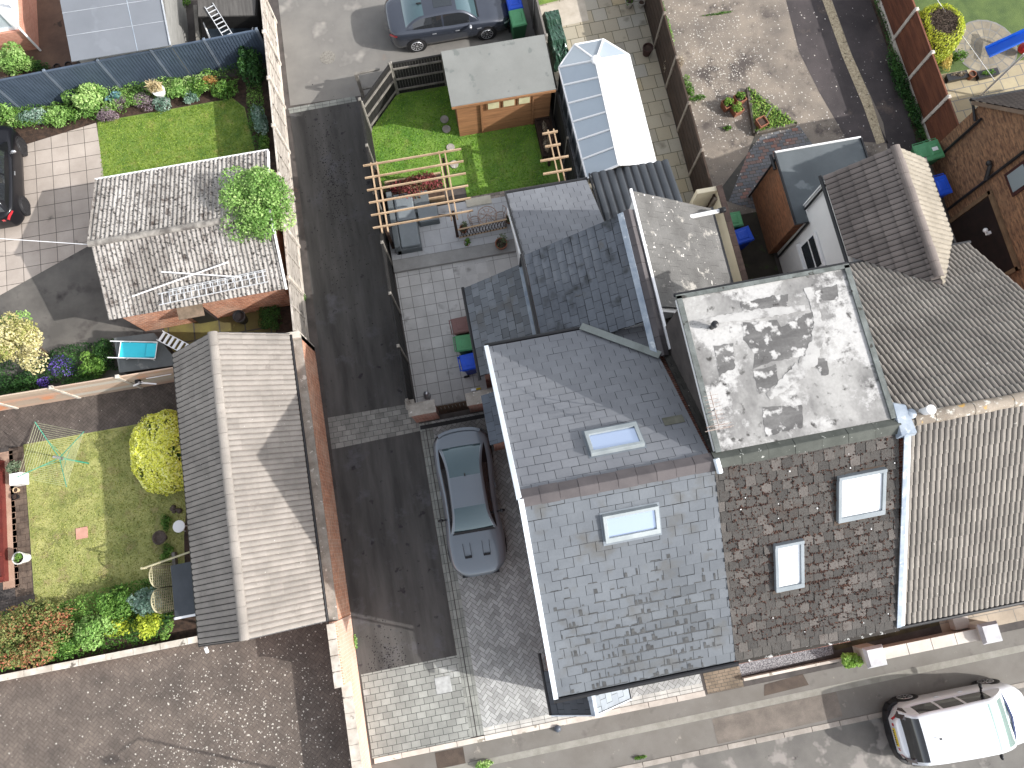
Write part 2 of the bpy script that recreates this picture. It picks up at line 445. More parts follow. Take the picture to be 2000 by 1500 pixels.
# ---------------------------------------------------------------- plants
def leaves(c, r, n, size, clump=9, lump=.45, flat=.0, seed=1, t0=.15, t1=.95, floor=None, aspect=1.6, up=.3):
    rnd = random.Random(seed); mb = MB(); c = Vector(c)
    cl = []
    for k in range(clump):
        a = rnd.uniform(0, 2*PI); z = rnd.uniform(-.7, .9); q = math.sqrt(max(0, 1-z*z)) * rnd.uniform(.35, .75)
        cl.append((Vector((q*math.cos(a), q*math.sin(a), z*.65)), rnd.uniform(lump*.7, lump*1.25), rnd.random()))
    for i in range(n):
        cc, cr, ct = rnd.choice(cl)
        d = Vector((rnd.gauss(0, 1), rnd.gauss(0, 1), rnd.gauss(0, 1)+.25)).normalized() * cr * rnd.uniform(.55, 1.0)**.5
        q = cc + d; p = c + Vector((q.x*r[0], q.y*r[1], q.z*r[2]))
        if floor is not None and p.z < floor: p.z = floor + rnd.uniform(.01, .08)
        nrm = (Vector((rnd.gauss(0, 1), rnd.gauss(0, 1), rnd.gauss(0, 1))) * .8 + d.normalized() + Vector((0, 0, up))).normalized()
        s = size * rnd.uniform(.6, 1.3); a = nrm.orthogonal().normalized(); a.rotate(Matrix.Rotation(rnd.uniform(0, 2*PI), 3, nrm)); b = nrm.cross(a)
        t = min(1, max(0, rnd.gauss((t0+t1)/2 + (ct-.5)*(t1-t0)*.7, (t1-t0)*.18)))
        mb.add([p - a*s*aspect/2, p + b*s*.42 + nrm*s*.1, p + a*s*aspect/2, p - b*s*.42 + nrm*s*.1], [(0, 1, 2, 3)], t)
    return mb
def bush(name, label, cat, c, r, n, size, m, group=None, seed=1, clump=9, lump=.45, stems=True, floor=0.0, tilt=0, aspect=1.6, t0=.15, t1=.95, extra=None):
    root = thing(name, label, cat, (c[0], c[1], floor), group)
    z = floor + r[2]*.62 if len(c) < 3 else c[2]
    leaves((c[0], c[1], z), r, n, size, clump, lump, seed=seed, floor=floor+.02, aspect=aspect, t0=t0, t1=t1).build('foliage', m, root)
    if stems:
        s = MB(); rnd = random.Random(seed)
        for k in range(7):
            a = rnd.uniform(0, 2*PI); q = rnd.uniform(.2, .55)
            s.tube((c[0]+.04*math.cos(a), c[1]+.04*math.sin(a), floor), (c[0]+r[0]*q*math.cos(a), c[1]+r[1]*q*math.sin(a), z+r[2]*.2), .018, .007, 6)
        s.build('stem', M_bark, root)
    return root

# ---------------------------------------------------------------- fences
def fence(name, label, a, b, n, h, pm, postm, cat='fence', style='solid', th=.03, post=.1, capm=None, grav=0, gm=None, first=True, last=True, flip=1, z=0, ph=None, posth=.06, railm=None):
    a, b = Vector((a[0], a[1], z)), Vector((b[0], b[1], z)); root = thing(name, label, cat, a)
    d = (b - a); L = d.length; d.normalize(); sd = Vector((-d.y, d.x, 0)); up = Vector((0, 0, 1))
    for i in range(n + 1):
        if (i == 0 and not first) or (i == n and not last): continue
        p = a + d * (L*i/n); mb = MB(); hh = (ph or h) + posth
        mb.bar(p, p + up*hh, post, post, up=d); mb.bar(p + up*hh, p + up*(hh+.03), post*1.15, post*1.15, up=d, w2=post*.5, h2=post*.5)
        mb.build('post', postm, root)
    for i in range(n):
        p = a + d * (L*i/n + post/2); q = a + d * (L*(i+1)/n - post/2); mb = MB(); g = grav; w = (q - p).length
        if grav:
            gb = MB(); gb.bar(p + up*grav/2, q + up*grav/2, th*1.6, grav); gb.build('gravel_board', gm or postm, root)
        if style == 'vert':        # vertical boards + rails
            k = max(4, int(w / .1))
            for j in range(k):
                c0 = p + d*(w*(j+.5)/k); mb.bar(c0 + up*g + sd*(.006*(j % 2)), c0 + up*(h - .03) + sd*(.006*(j % 2)), w/k*.94, .018, up=sd, tint=random.random())
            for zz in (.28, .9, 1.5):
                rb = MB() if railm else mb; rb.bar(p + up*zz*h/1.8 - sd*.035*flip, q + up*zz*h/1.8 - sd*.035*flip, .05, .06, tint=.9)
                if railm: rb.build('rail', railm, root)
            mb.bar(p + up*(h-.015), q + up*(h-.015), .07, .03, tint=1.0)
        elif style == 'horiz':
            k = max(5, int((h-g) / .14))
            for j in range(k):
                zz = g + (h-g)*(j+.5)/k; mb.bar(p + up*zz + sd*(.008*(j % 2)), q + up*zz + sd*(.008*(j % 2)), .02, (h-g)/k*.96, tint=random.random())
            mb.bar(p + up*(h), q + up*(h), .06, .03, tint=1)
            for f in (.02, .5, .98): c0 = p + d*w*f; mb.bar(c0 + up*g + sd*.03*flip, c0 + up*h + sd*.03*flip, .04, .03, up=sd, tint=.8)
        elif style == 'slab':
            for j in range(6): zz = j*h/6; mb.bar(p + up*(zz + h/12), q + up*(zz + h/12), th*1.5, h/6*.985, tint=random.random())
        elif style == 'ribbed':
            k = int(w / .11)
            mb.bar(p + up*h/2, q + up*h/2, .02, h*.97, tint=.4)
            for j in range(k): c0 = p + d*(w*(j+.5)/k) - sd*.018*flip; mb.bar(c0 + up*.03, c0 + up*(h-.05), w/k*.62, .022, up=sd, tint=.55)
            mb.bar(p + up*(h-.02), q + up*(h-.02), .07, .05, tint=1)
        else: mb.bar(p + up*(g + (h-g)/2), q + up*(g + (h-g)/2), th, h - g, tint=random.random())
        mb.build('panel', pm, root)
    return root

# ---------------------------------------------------------------- wheelie bin
def bin_(loc, rz, m_body, m_lid, label, group, open_=0):
    root = thing('wheelie_bin', label, 'bin', (0, 0, 0), group); root['_off'] = (0, 0, 0)
    b = MB(); b.hexa([(-.22,-.25,.04),(.22,-.25,.04),(.22,.23,.04),(-.22,.23,.04)], [(-.28,-.35,.98),(.28,-.35,.98),(.28,.3,.98),(-.28,.3,.98)])
    b.hexa([(-.29,-.37,.94),(.29,-.37,.94),(.29,.32,.94),(-.29,.32,.94)], [(-.29,-.37,.99),(.29,-.37,.99),(.29,.32,.99),(-.29,.32,.99)])
    b.build('body', m_body, root, bevel=.02)
    l = MB(); l.hexa([(-.29,-.38,.992),(.29,-.38,.992),(.29,.36,.992),(-.29,.36,.992)], [(-.25,-.34,1.05),(.25,-.34,1.05),(.25,.33,1.06),(-.25,.33,1.06)])
    l.hexa([(-.17,-.22,1.052),(.17,-.22,1.052),(.17,.2,1.055),(-.17,.2,1.055)], [(-.13,-.18,1.08),(.13,-.18,1.08),(.13,.16,1.082),(-.13,.16,1.082)])
    l.hexa([(-.09,-.12,1.082),(.09,-.12,1.082),(.09,.08,1.082),(-.09,.08,1.082)], [(-.08,-.1,1.088),(.08,-.1,1.088),(.08,.06,1.088),(-.08,.06,1.088)])
    lo = l.build('lid', m_lid, root, bevel=.018)
    h = MB(); h.tube((-.26,.41,.99), (.26,.41,.99), .017); h.tube((-.24,.3,.97), (-.24,.41,.99), .015); h.tube((.24,.3,.97), (.24,.41,.99), .015); h.build('handle', m_lid, root)
    for sx in (-1, 1): MB().tube((sx*.25,.27,.1), (sx*.29,.27,.1), .1, n=16).build('wheel', M_rubber, root)
    root.location = (loc[0], loc[1], loc[2] if len(loc) > 2 else 0); root.rotation_euler = (0, 0, rz); return root

# ---------------------------------------------------------------- pots
def pot(loc, r, h, m, label, soil=True, plant=None, group=None, n=120, pr=.25, ph=.3, size=.05, seed=3, square=False, name='plant_pot'):
    z = loc[2] if len(loc) > 2 else 0; root = thing(name, label, 'plant pot', (loc[0], loc[1], z), group)
    c = (loc[0], loc[1], z); p = MB()
    if square:
        w = r
        for i in range(4):
            q = MB().hexa([(-w*.8,-w*.8,0),(w*.8,-w*.8,0),(w*.72,-w*.7,0),(-w*.72,-w*.7,0)], [(-w,-w,h),(w,-w,h),(w*.86,-w*.86,h),(-w*.86,-w*.86,h)]).rot(i*PI/2 + .3).move(c)
            p.add(q.v, q.f)
        p.add([(c[0]+x*w*.72, c[1]+y*w*.72, z+.01) for x, y in ((-1,-1),(1,-1),(1,1),(-1,1))], [(0,1,2,3)])
    else: p.lathe(c, [(r*.7, 0), (r*.95, h*.85), (r*1.02, h*.86), (r*1.02, h), (r*.88, h), (r*.84, h*.8)], 22)
    p.build('pot', m, root, smooth=not square, auto=40)
    if soil: MB().lathe((loc[0], loc[1], z), [(r*.83, h*.74), (r*.83, h*.82)], 18).build('soil', M_soil, root)
    if plant: leaves((loc[0], loc[1], z+h+ph*.4), (pr, pr, ph), n, size, 6, .5, seed=seed).build('plant', plant, root)
    return root

# ---------------------------------------------------------------- cars
def car(name, label, loc, heading, L, W, H, body_m, glass_m, K, group=None, wheel_m=None, wb=(.18, .8), wr=.33, roof_glass=False, mirror_m=None, extras=None, roof_m=None):
    """K: keyed profiles along the car, u = 0 rear bumper .. 1 front bumper"""
    root = thing(name, label, 'car', (0, 0, 0), group); root['_off'] = (0, 0, 0)
    def prof(key, u):
        ks = K[key]; xs = [k[0] for k in ks]; ys = [k[1] for k in ks]
        w = np.linspace(-.022, .022, 5); return float(np.mean([np.interp(min(1, max(0, u+q)), xs, ys) for q in w]))
    X = lambda u: (u - .5) * L
    N = 56; us = [0, .004, .012, .025] + list(np.linspace(.045, .955, N)) + [.975, .988, .996, 1]
    rows = []
    for u in us:
        w = prof('w', u) * W/2; e = min(u, 1-u); cr = K.get('round', .05)
        k = 1 - (1 - min(1, e/cr))**2.2 * K.get('taper', .22); w *= k
        zb, zc = prof('zb', u), prof('zc', u); zs = K.get('sill', .2)
        dz = (1 - min(1, e/.03))**2; zb -= dz*.12; zc -= dz*.1; zs += dz*.1
        rows.append([(X(u), y, z) for y, z in ((.86*w, zs), (.96*w, zs+.07), (.992*w, .42), (w, zb-.2), (.985*w, zb-.09), (.95*w, zb-.015), (.87*w, zb+.45*(zc-zb)), (.7*w, zb+.78*(zc-zb)), (.42*w, zb+.95*(zc-zb)), (0, zc))])
    full = [r + [(x, -y, z) for x, y, z in r[:-1]][::-1] for r in rows]
    mb = MB(); m = len(full[0]); vs = [p for r in full for p in r]; fs = []
    for i in range(len(full)-1):
        for j in range(m-1): fs.append((i*m+j, i*m+j+1, (i+1)*m+j+1, (i+1)*m+j))
    fs.append(tuple(range(m))[::-1]); fs.append(tuple((len(full)-1)*m+j for j in range(m)))
    mb.add(vs, [f[::-1] for f in fs]); mb.build('body', body_m, root, smooth=True, auto=50)
    # greenhouse
    g0, g1, r0, r1 = K['g']; M_ = 40
    gs = sorted(set([g0 + (g1-g0)*i/M_ for i in range(M_+1)] + [r0, r1]))
    def roofz(u):
        if u < r0: t = (u-g0)/(r0-g0); base = prof('zc', g0)-.02; q = math.sin(min(1, t)*PI/2)**.85; return base + (prof('zr', r0)-base)*q
        if u > r1: t = (g1-u)/(g1-r1); base = prof('zc', g1)-.02; q = math.sin(min(1, t)*PI/2)**.9; return base + (prof('zr', r1)-base)*q
        return prof('zr', u)
    def grow(u):
        wb_ = prof('w', u)*W/2*K.get('gw', .9); z1 = roofz(u); z0 = prof('zb', u)-.04; wr_ = prof('rw', u)*W/2
        h = max(.02, z1 - z0); f = min(1, h/(H - z0)); wt = wb_ + (wr_ - wb_)*f
        e = min((u-g0)/(r0-g0) if u < r0 else 1, (g1-u)/(g1-r1) if u > r1 else 1); cv = .035*(1-max(0, min(1, e)))
        x = X(u)
        return [(x, wb_, z0), (x, wb_*.6+wt*.4, z0+h*.42), (x, wt*1.0, z0+h*.86), (x, wt*.95, z0+h*.95), (x, wt*.86, z1-.012), (x, wt*.45, z1+.008), (x, 0, z1+.014)]
    gr = [grow(u) for u in gs]
    def strip(js, sel, nm, mt, mirror=True, hoff=0):
        q = MB()
        for i in range(len(gs)-1):
            um = (gs[i]+gs[i+1])/2
            if not sel(um): continue
            for j in js:
                a, b, c, d = gr[i][j], gr[i][j+1], gr[i+1][j+1], gr[i+1][j]
                q.add([a, b, c, d], [(3, 2, 1, 0)])
                q.add([(p[0], -p[1], p[2]) for p in (a, b, c, d)], [(0, 1, 2, 3)])
        if q.f:
            bm = bmesh.new(); me0 = bpy.data.meshes.new('t'); me0.from_pydata(q.v, [], q.f); bm.from_mesh(me0); bmesh.ops.remove_doubles(bm, verts=bm.verts, dist=1e-4)
            q2 = MB(); bm.verts.index_update(); q2.add([tuple(v.co) for v in bm.verts], [[v.index for v in f.verts] for f in bm.faces]); bm.free(); bpy.data.meshes.remove(me0)
            q2.build(nm, mt, root, smooth=True, auto=60)
    side = K.get('side', (r0-.02, g1-.09)); pil = K.get('pillars', [])
    ispil = lambda u: any(abs(u-p) < .009 for p in pil)
    mid = lambda u: r0 < u < r1
    strip([4, 5], lambda u: u > r1+.004, 'windscreen', glass_m); strip([4, 5], lambda u: u < r0-.004, 'rear_window', K.get('rear_glass', glass_m))
    strip([4, 5], lambda u: r0-.004 <= u <= r1+.004, 'roof', roof_m or body_m)
    strip([2, 3], lambda u: True, 'roof_rail', roof_m or body_m)
    strip([1], lambda u: side[0] < u < side[1] and not ispil(u), 'side_window', K.get('side_glass', glass_m))
    strip([1], lambda u: not (side[0] < u < side[1]) or ispil(u), 'pillar', K.get('pillar_m', body_m))
    strip([0], lambda u: side[0] < u < side[1] and not ispil(u) if 'sill_m' in K else True, 'window_sill', K.get('sill_m', body_m))
    if 'sill_m' in K: strip([0], lambda u: not (side[0] < u < side[1]) or ispil(u), 'pillar', K.get('pillar_m', body_m))
    if roof_glass:
        q = MB(); i0 = r0 + (r1-r0)*.32; i1 = r1-.02
        for a in range(6):
            ua, ub = i0+(i1-i0)*a/6, i0+(i1-i0)*(a+1)/6
            A, B = grow(ua), grow(ub)
            q.add([(A[6][0], 0, A[6][2]+.006), (A[5][0], A[5][1]*1.15, A[5][2]+.006), (B[5][0], B[5][1]*1.15, B[5][2]+.006), (B[6][0], 0, B[6][2]+.006), (A[5][0], -A[5][1]*1.15, A[5][2]+.006), (B[5][0], -B[5][1]*1.15, B[5][2]+.006)], [(3,2,1,0), (0,4,5,3)])
        q.build('sunroof', M_sunroof, root, smooth=True)
    # wheels
    for u in wb:
        for s in (-1, 1):
            y = s*(prof('w', u)*W/2); arch = MB().tube((X(u), y-s*.08, wr+.01), (X(u), y+s*.004, wr+.01), wr+.055, n=28); arch.build('wheel_arch', M_dark, root)
            w = MB().lathe((0, 0, 0), [(wr*.7, 0), (wr*.93, 0), (wr, .03), (wr, .17), (wr*.93, .2), (wr*.72, .2)], 28)
            w.v = [(X(u)+x, y - s*.185 + s*z, wr+yy) for x, yy, z in w.v]; wo = w.build('wheel', M_rubber, root, smooth=True, auto=40)
            r = MB(); r.ring((X(u), y+s*.012, wr), wr*.68, .016, 24, 5, 'y')
            for k in range(10):
                a = k*2*PI/10; r.bar((X(u)+wr*.12*math.cos(a), y+s*.002, wr+wr*.12*math.sin(a)), (X(u)+wr*.68*math.cos(a), y+s*.012, wr+wr*.68*math.sin(a)), .035, .02, up=(0, s, 0))
            r.tube((X(u), y-s*.02, wr), (X(u), y+s*.016, wr), wr*.17, n=12); r.build('rim', wheel_m or M_silver, wo)
    # door mirrors
    mu = K.get('mirror', g1-.085)
    for s in (-1, 1):
        y = s*W/2*prof('w', mu)*.93; z = prof('zb', mu)+.02; q = MB()
        q.bar((X(mu), y, z), (X(mu), y+s*.12, z+.04), .05, .03); q.sphere((X(mu)-.0, y+s*.17, z+.06), .09, sx=.62, sy=1.1, sz=.72)
        q.build('door_mirror', mirror_m or body_m, root, smooth=True)
    # lamps, wrapped round the corners
    def hw(u): return prof('w', u)*W/2*(1 - (1-min(1, min(u, 1-u)/K.get('round', .05)))**2.2*K.get('taper', .22))
    for s in (-1, 1):
        for end, m_, nm in ((1, M_headlamp, 'headlight'), (0, M_tail, 'tail_light')):
            q = MB(); uu = [.004, .012, .022, .034, .048, .062]; rows_ = []
            for u in uu:
                ue = 1-u if end else u; z = prof('zb', ue) - (1 - min(1, u/.03))**2*.12; y = s*(hw(ue) + .007); rows_.append([(X(ue), y*.985, z-.025), (X(ue), y, z-.07), (X(ue), y, z-.15 + .06*(u/.062))])
            dx = .012*(1 if end else -1); ue = .996 if end else .004; z = prof('zb', ue)-.1; y0 = hw(ue)
            rows_.insert(0, [(X(1 if end else 0)+dx, s*y0*.62, z-.01), (X(1 if end else 0)+dx, s*y0*.62, z-.06), (X(1 if end else 0)+dx, s*y0*.62, z-.12)])
            n_ = len(rows_); vs = [p for r in rows_ for p in r]; fs = [(k*3+c, k*3+c+1, k*3+c+4, k*3+c+3) for k in range(n_-1) for c in range(2)]
            q.add(vs, fs); q.build(nm, m_, root, smooth=True)
    # door handles, shut lines
    for s in (-1, 1):
        for u_ in K.get('handles', []):
            q = MB().bar((X(u_)-.08, s*(W/2*prof('w', u_)*.992+.012), prof('zb', u_)-.13), (X(u_)+.08, s*(W/2*prof('w', u_)*.992+.012), prof('zb', u_)-.13), .025, .025); q.build('door_handle', K.get('handle_m', body_m), root, bevel=.006)
    if extras: extras(root, X, prof, roofz)
    root.location = (loc[0], loc[1], loc[2]); root.rotation_euler = (0, 0, heading); return root

# ---------------------------------------------------------------- shared materials
def A(h, k=.75):
    c = hexc(h); l = .3*c[0] + .6*c[1] + .1*c[2]; return tuple((x*.86 + l*.14) * k for x in c)
WHT = (.85, .85, .85)
M_lead = mat('lead', A('b8c4d0'), A('93a2b4'), 3, rough=.5, spots=A('dfe6ea'), sscale=5, slo=.6, shi=.7)
M_bark = mat('bark', (.13, .09, .06), rough=.9)
M_soil = mat('soil', A('5a4334'), A('33261e'), 6, bump=.6, fine=.4)
M_rubber = mat('rubber', (.02, .02, .022), rough=.7, fine=0)
M_dark = mat('dark_plastic', (.015, .015, .017), rough=.5, fine=0)
M_silver = mat('alloy', (.62, .63, .65), rough=.3, metal=.7, fine=0)
M_sunroof = glass('sunroof_glass', (.02, .025, .03))
M_headlamp = mat('headlamp', (.6, .65, .68), rough=.08, spec=.9, fine=0, coat=1)
M_tail = mat('tail_lamp', (.55, .02, .03), (.4, .01, .02), rough=.12, spec=.8, fine=0, coat=1)
M_white = mat('white_upvc', (.82, .82, .82), (.78, .78, .78), 2, rough=.35, fine=.03)
M_black = mat('black_plastic', (.018, .018, .02), rough=.4, fine=0)
M_cgrey = mat('concrete_grey', A('b8b0a4'), A('938b80'), 3, bump=.3, fine=.25, spots=A('dcd6cb'), sscale=7)
M_concw = mat('concrete_pale', A('d6cdc0', .95), A('b5a99a', .9), 2.5, bump=.3, fine=.2, tint=.25, spots=A('7b7166'), sscale=4, slo=.62, shi=.7)
M_wall_red = brick('brick_red', A('b46a4a'), A('9a5240'), A('b8a698'), third=A('6a3c30'))
M_wall_or = brick('brick_orange', A('d98a5c', 1), A('b86a42', 1), A('d8c0a8', 1), third=A('8a4a32'))
M_joint = mat('joint_dark', (.045, .042, .038), (.07, .065, .055), 3)

# ---------------------------------------------------------------- ground
big = 60
g = sheet('ground', [(-big, -7.42), (big, -7.42), (big, big), (-big, big)], -.006, mat('ground_tar', A('6e6560', .6), A('4e4845', .6), 1.5, bump=.3))
road = sheet('road', [(-big, -big), (big, -big), (big, -7.42), (-big, -7.42)], -.1,
   mat('road_tar', A('918d86', .55), A('7c7873', .55), 1.0, bump=.5, bscale=70, fine=.35, spots=A('a9a29b', .62), sscale=1.3, slo=.55, shi=.62, spots2=A('5c5654', .6), s2scale=2.2, s2lo=.63, s2hi=.7))
M_alley = mat('alley_tar', A('6a6764', .57), A('484644', .53), 1.1, bump=.4, bscale=60, fine=.25, stretch=(1.6, .22, 1), spots=A('38343a', .45), sscale=3.0, slo=.64, shi=.72, spots2=A('6c6b70', .55), s2scale=.9, s2lo=.55, s2hi=.7, rough=.75)
sheet('alley', [(-5.6, -3.25), (-2.45, -3.25), (-2.45, 17.5), (-5.35, 17.5)], 0, M_alley)
sheet('parking_area', [(-5.3, 17.62), (4.6, 17.35), (4.6, 32), (-5.0, 32)], .0,
   mat('yard_tar', A('98948d', .62), A('88847f', .6), .8, bump=.4, bscale=60, fine=.14, spots=A('b9b3a9', .75), sscale=.8, slo=.58, shi=.75, spots2=A('9a8577', .7), s2scale=1.6, s2lo=.62, s2hi=.8))
# cast iron drain marks and stains of the alley stay in its material
M_sett = mat('grey_sett', A('a3a59d', .72), A('8c8e88', .7), 3, tint=.35, fine=.2, bump=.3)
M_settj = mat('sett_joint', A('5d605a', .55), fine=.2)
paving('sett_strip', [at(563, 212), at(693, 188), at(697, 198), at(566, 222)], .004, M_sett, M_settj, .28, .2, ang=0, bond=0)
paving('block_band', [at(640, 816), at(792, 790), at(828, 840), at(648, 878)], .004, mat('band_block', A('a3a19a', .66), A('8b8983', .64), 3, tint=.4, fine=.2), M_settj, .3, .19, gap=.014)
paving('block_apron', [(-5.55, -5.72), (-2.42, -5.72), (-2.42, -3.2), (-5.55, -3.2)], .004, mat('apron_block', A('aeb0a9', .68), A('9a9c96', .66), 1.2, tint=.3, fine=.2, spots=A('d6d8d4', .8), sscale=.9, slo=.6, shi=.8), M_settj, .3, .2, gap=.016)
b = MB().box(-3.25, -4.25, .008, -2.75, -3.75, .02); struct('inspection_cover', b, mat('cover_steel', A('c8cac8'), A('a5a7a5'), 5, rough=.6))
M_drv = mat('drive_block', A('b9bab8', .78), A('9d9e9b', .76), 1.0, tint=.42, fine=.2, bump=.2, spots=A('686660', .6), sscale=1.3, slo=.66, shi=.82, spots2=A('c6c6c4', .8), s2scale=1.7, s2lo=.6, s2hi=.75)
M_drvj = mat('drive_joint', A('6c6a65', .55), A('7c7a74', .58), 2)
drv = [(-1.95, -5.55), (5.15, -5.55), (5.15, -3.2), (.6, -3.2), (.6, 4.5), (-1.95, 4.5)]
paving('driveway', [(-1.98, -5.5), (5.15, -5.5), (5.15, 4.5), (-1.98, 4.5)], .004, M_drv, M_drvj, .2, .12, gap=.011, ang=PI/4, pattern='herring')
paving('driveway_edge', [(-2.2, -5.7), (-1.98, -5.7), (-1.98, 4.5), (-2.2, 4.5)], .004, M_sett, M_settj, .2, .3, ang=0, bond=0)
paving('driveway_edge', [(-2.42, -5.7), (-2.23, -5.7), (-2.23, 4.5), (-2.42, 4.5)], .006, M_sett, M_settj, .2, .3, ang=0, bond=0)
paving('driveway_edge', [(-1.98, -5.72), (5.15, -5.72), (5.15, -5.5), (-1.98, -5.5)], .004, mat('edge_pale', A('cfccc4', .8), A('b4b1aa', .78), 3, tint=.2), M_settj, .4, .2, ang=0, bond=0)
M_kerbp = mat('kerb_pale', A('e2d8cb', .82), A('c6bbae', .78), 1.5, fine=.15, spots=A('a39a8a'), sscale=4)
kb = MB()
for i in range(9): kb.box(-5.5+i*.88, -5.88, -.02, -5.5+(i+1)*.88-.015, -5.725, .03, tint=random.random())
struct('edging_kerb', kb, M_kerbp)
kb = MB()
for i in range(5): kb.box(.5+i*.93+.04, -5.9, -.02, .5+(i+1)*.93+.02, -5.73, .022)
struct('edging_kerb', kb, mat('kerb_pink', A('cfc4b8', .78), A('b5aa9e', .75), 2))
# footway
M_foot = mat('footway_tar', A('9a958d', .52), A('8b857c', .54), 1.1, bump=.4, bscale=70, fine=.25, spots=A('77706a', .55), sscale=1.4, slo=.62, shi=.75, spots2=A('b0a79a', .65), s2scale=2.4, s2lo=.62, s2hi=.7)
sheet('footway', [(-big, -7.4), (big, -7.4), (big, -5.7), (-5.6, -5.9), (-big, -5.9)], 0, M_foot)
sheet('footway_trench_patch', [(-6, -6.62), (20, -6.5), (20, -6.3), (-6, -6.42)], .004, mat('trench_tar', A('aaa79c', .66), A('989488', .64), 3, fine=.2, bump=.3))
sheet('footway_patch', [(5.2, -7.35), (9.3, -7.3), (9.3, -6.55), (5.2, -6.6)], .004, mat('patch_tar', A('978b7f', .58), A('7e746a', .56), 2, fine=.3, bump=.3))
sheet('footway_patch', [(7.0, -6.25), (8.5, -6.2), (8.4, -5.85), (7.1, -5.92)], .005, mat('patch_brown', A('6f5e50', .55), A('584a40', .5), 2, fine=.3, bump=.3))
sheet('footway_patch', [(-3.6, -6.4), (-2.7, -6.4), (-2.7, -5.92), (-3.6, -5.92)], .005, MATS['patch_brown'])
kb = MB()
for i in range(-14, 24): kb.box(i*.915+.01, -7.56, -.12, (i+1)*.915-.01, -7.41, .012, tint=random.random())
struct('road_kerb', kb, mat('kerb_stone', A('b9b0a5', .7), A('a0978c', .66), 2, tint=.2, fine=.2, bump=.3))
wd = MB(); rnd = random.Random(4)
# left brown herringbone drive
M_bdrv = mat('brown_block', A('8e7f73', .56), A('766a61', .52), 1.0, tint=.22, fine=.3, bump=.4, spots=A('e6dccf', .85), sscale=16, slo=.68, shi=.71, spots2=A('5c524a', .5), s2scale=1.1, s2lo=.6, s2hi=.85)
paving('brick_driveway', [(-18.5, -9.5), (-5.9, -9.5), (-5.9, -1.25), (-18.5, -1.25)], .004, M_bdrv, mat('brown_joint', A('4e443c', .5), fine=.3), .2, .11, gap=.007, ang=PI/4, pattern='herring')
M_moss_fleck = mat('lichen_fleck', (.62, .58, .52), fine=.1)
fl = MB(); rnd = random.Random(11)
for i in range(1500):
    x = rnd.gauss(-9.6, 2.6); y = rnd.gauss(-4.0, 1.6)
    if x > -6 or y > -1.4 or y < -9 or x < -18: continue
    r = rnd.choice([.012, .018, .018, .025, .035]); k = rnd.randint(4, 6)
    fl.face([(x+r*rnd.uniform(.6, 1)*math.cos(a*2*PI/k), y+r*rnd.uniform(.6, 1)*math.sin(a*2*PI/k), .0115) for a in range(k)])
tag(fl.build('lichen', M_moss_fleck), 'scattered pale lichen flecks on the brown brick driveway', 'lichen', kind='stuff')
dk = MB(); rnd = random.Random(19)
for cxp, cyp, sx, sy, n in ((650, 350, .35, 1.3, 900), (665, 520, .4, .6, 120), (755, 1290, .35, .45, 500), (700, 640, .8, 1.2, 60)):
    c = at(cxp, cyp)
    for i in range(n):
        x, y = rnd.gauss(c.x, sx), rnd.gauss(c.y, sy)
        if not -5.4 < x < -2.7: continue
        r = rnd.choice([.008, .012, .018, .03]); k = rnd.randint(4, 6); dk.face([(x+r*rnd.uniform(.5, 1)*math.cos(a*2*PI/k), y+r*rnd.uniform(.5, 1)*math.sin(a*2*PI/k), .004) for a in range(k)])
tag(dk.build('tar_spots', mat('tar_black', (.012, .011, .012))), 'dark spatter of tar and oil spots down the alley', 'stain', kind='stuff')
c = at(640, 112); struct('manhole_cover', MB().lathe((c.x, c.y, 0), [(.3, .0), (.3, .008)], 24), mat('manhole', A('a8a297', .6), A('8a857c', .55), 14, fine=.3))
# lower left garden
M_lawnL = mat('lawn_dry', A('bdbb68', .74), A('9aa348', .68), 1.6, fine=.38, bscale=28, bump=.8, spots=A('b7a968', .66), sscale=2.2, slo=.55, shi=.72, spots2=A('6a7d2c', .55), s2scale=1.1, s2lo=.5, s2hi=.7)
sheet('back_garden_lawn', [(-18.6, -1.0), (-9.3, -1.0), (-9.3, 6.3), (-15.9, 6.35), (-15.75, 1.0), (-18.6, .85)], .003, M_lawnL)
paving('garden_path', [(-18.6, 6.35), (-9.0, 6.3), (-9.0, 7.6), (-18.6, 7.7)], .002, mat('path_dark_block', A('7c7068', .58), A('645a54', .55), 2, tint=.25, fine=.3, spots=A('e0d8cc'), sscale=9, slo=.7, shi=.73), MATS['brown_joint'], .2, .1, gap=.008, ang=PI/4, pattern='herring')
paving('garden_path', [(-16.35, 1.05), (-15.78, 1.05), (-15.9, 6.3), (-16.4, 6.3)], .006, mat('path_soil', A('8a7564', .6), A('6a584c', .5), 3, fine=.4, tint=.3), M_soil, .3, .2)
paving('garden_path', [(-18.6, .7), (-15.7, .85), (-15.75, 1.3), (-18.6, 1.2)], .008, MATS['path_dark_block'], MATS['brown_joint'], .2, .1, ang=0)
sheet('garden_path', [(-16.75, 1.6), (-16.22, 1.6), (-16.27, 6.2), (-16.75, 6.2)], .009, mat('path_peach', A('c9a58c', .75), A('bd957a', .7), 1.5, fine=.1))
sheet('flower_bed', [(-10.9, -.2), (-9.2, -.2), (-9.2, 4.2), (-10.4, 4.2), (-10.75, 2.2)], .006, M_soil)
sheet('flower_bed', [(-18.6, -1.1), (-9.0, -1.1), (-9.0, -.2), (-11.2, .3), (-18.6, -.1)], .007, M_soil)
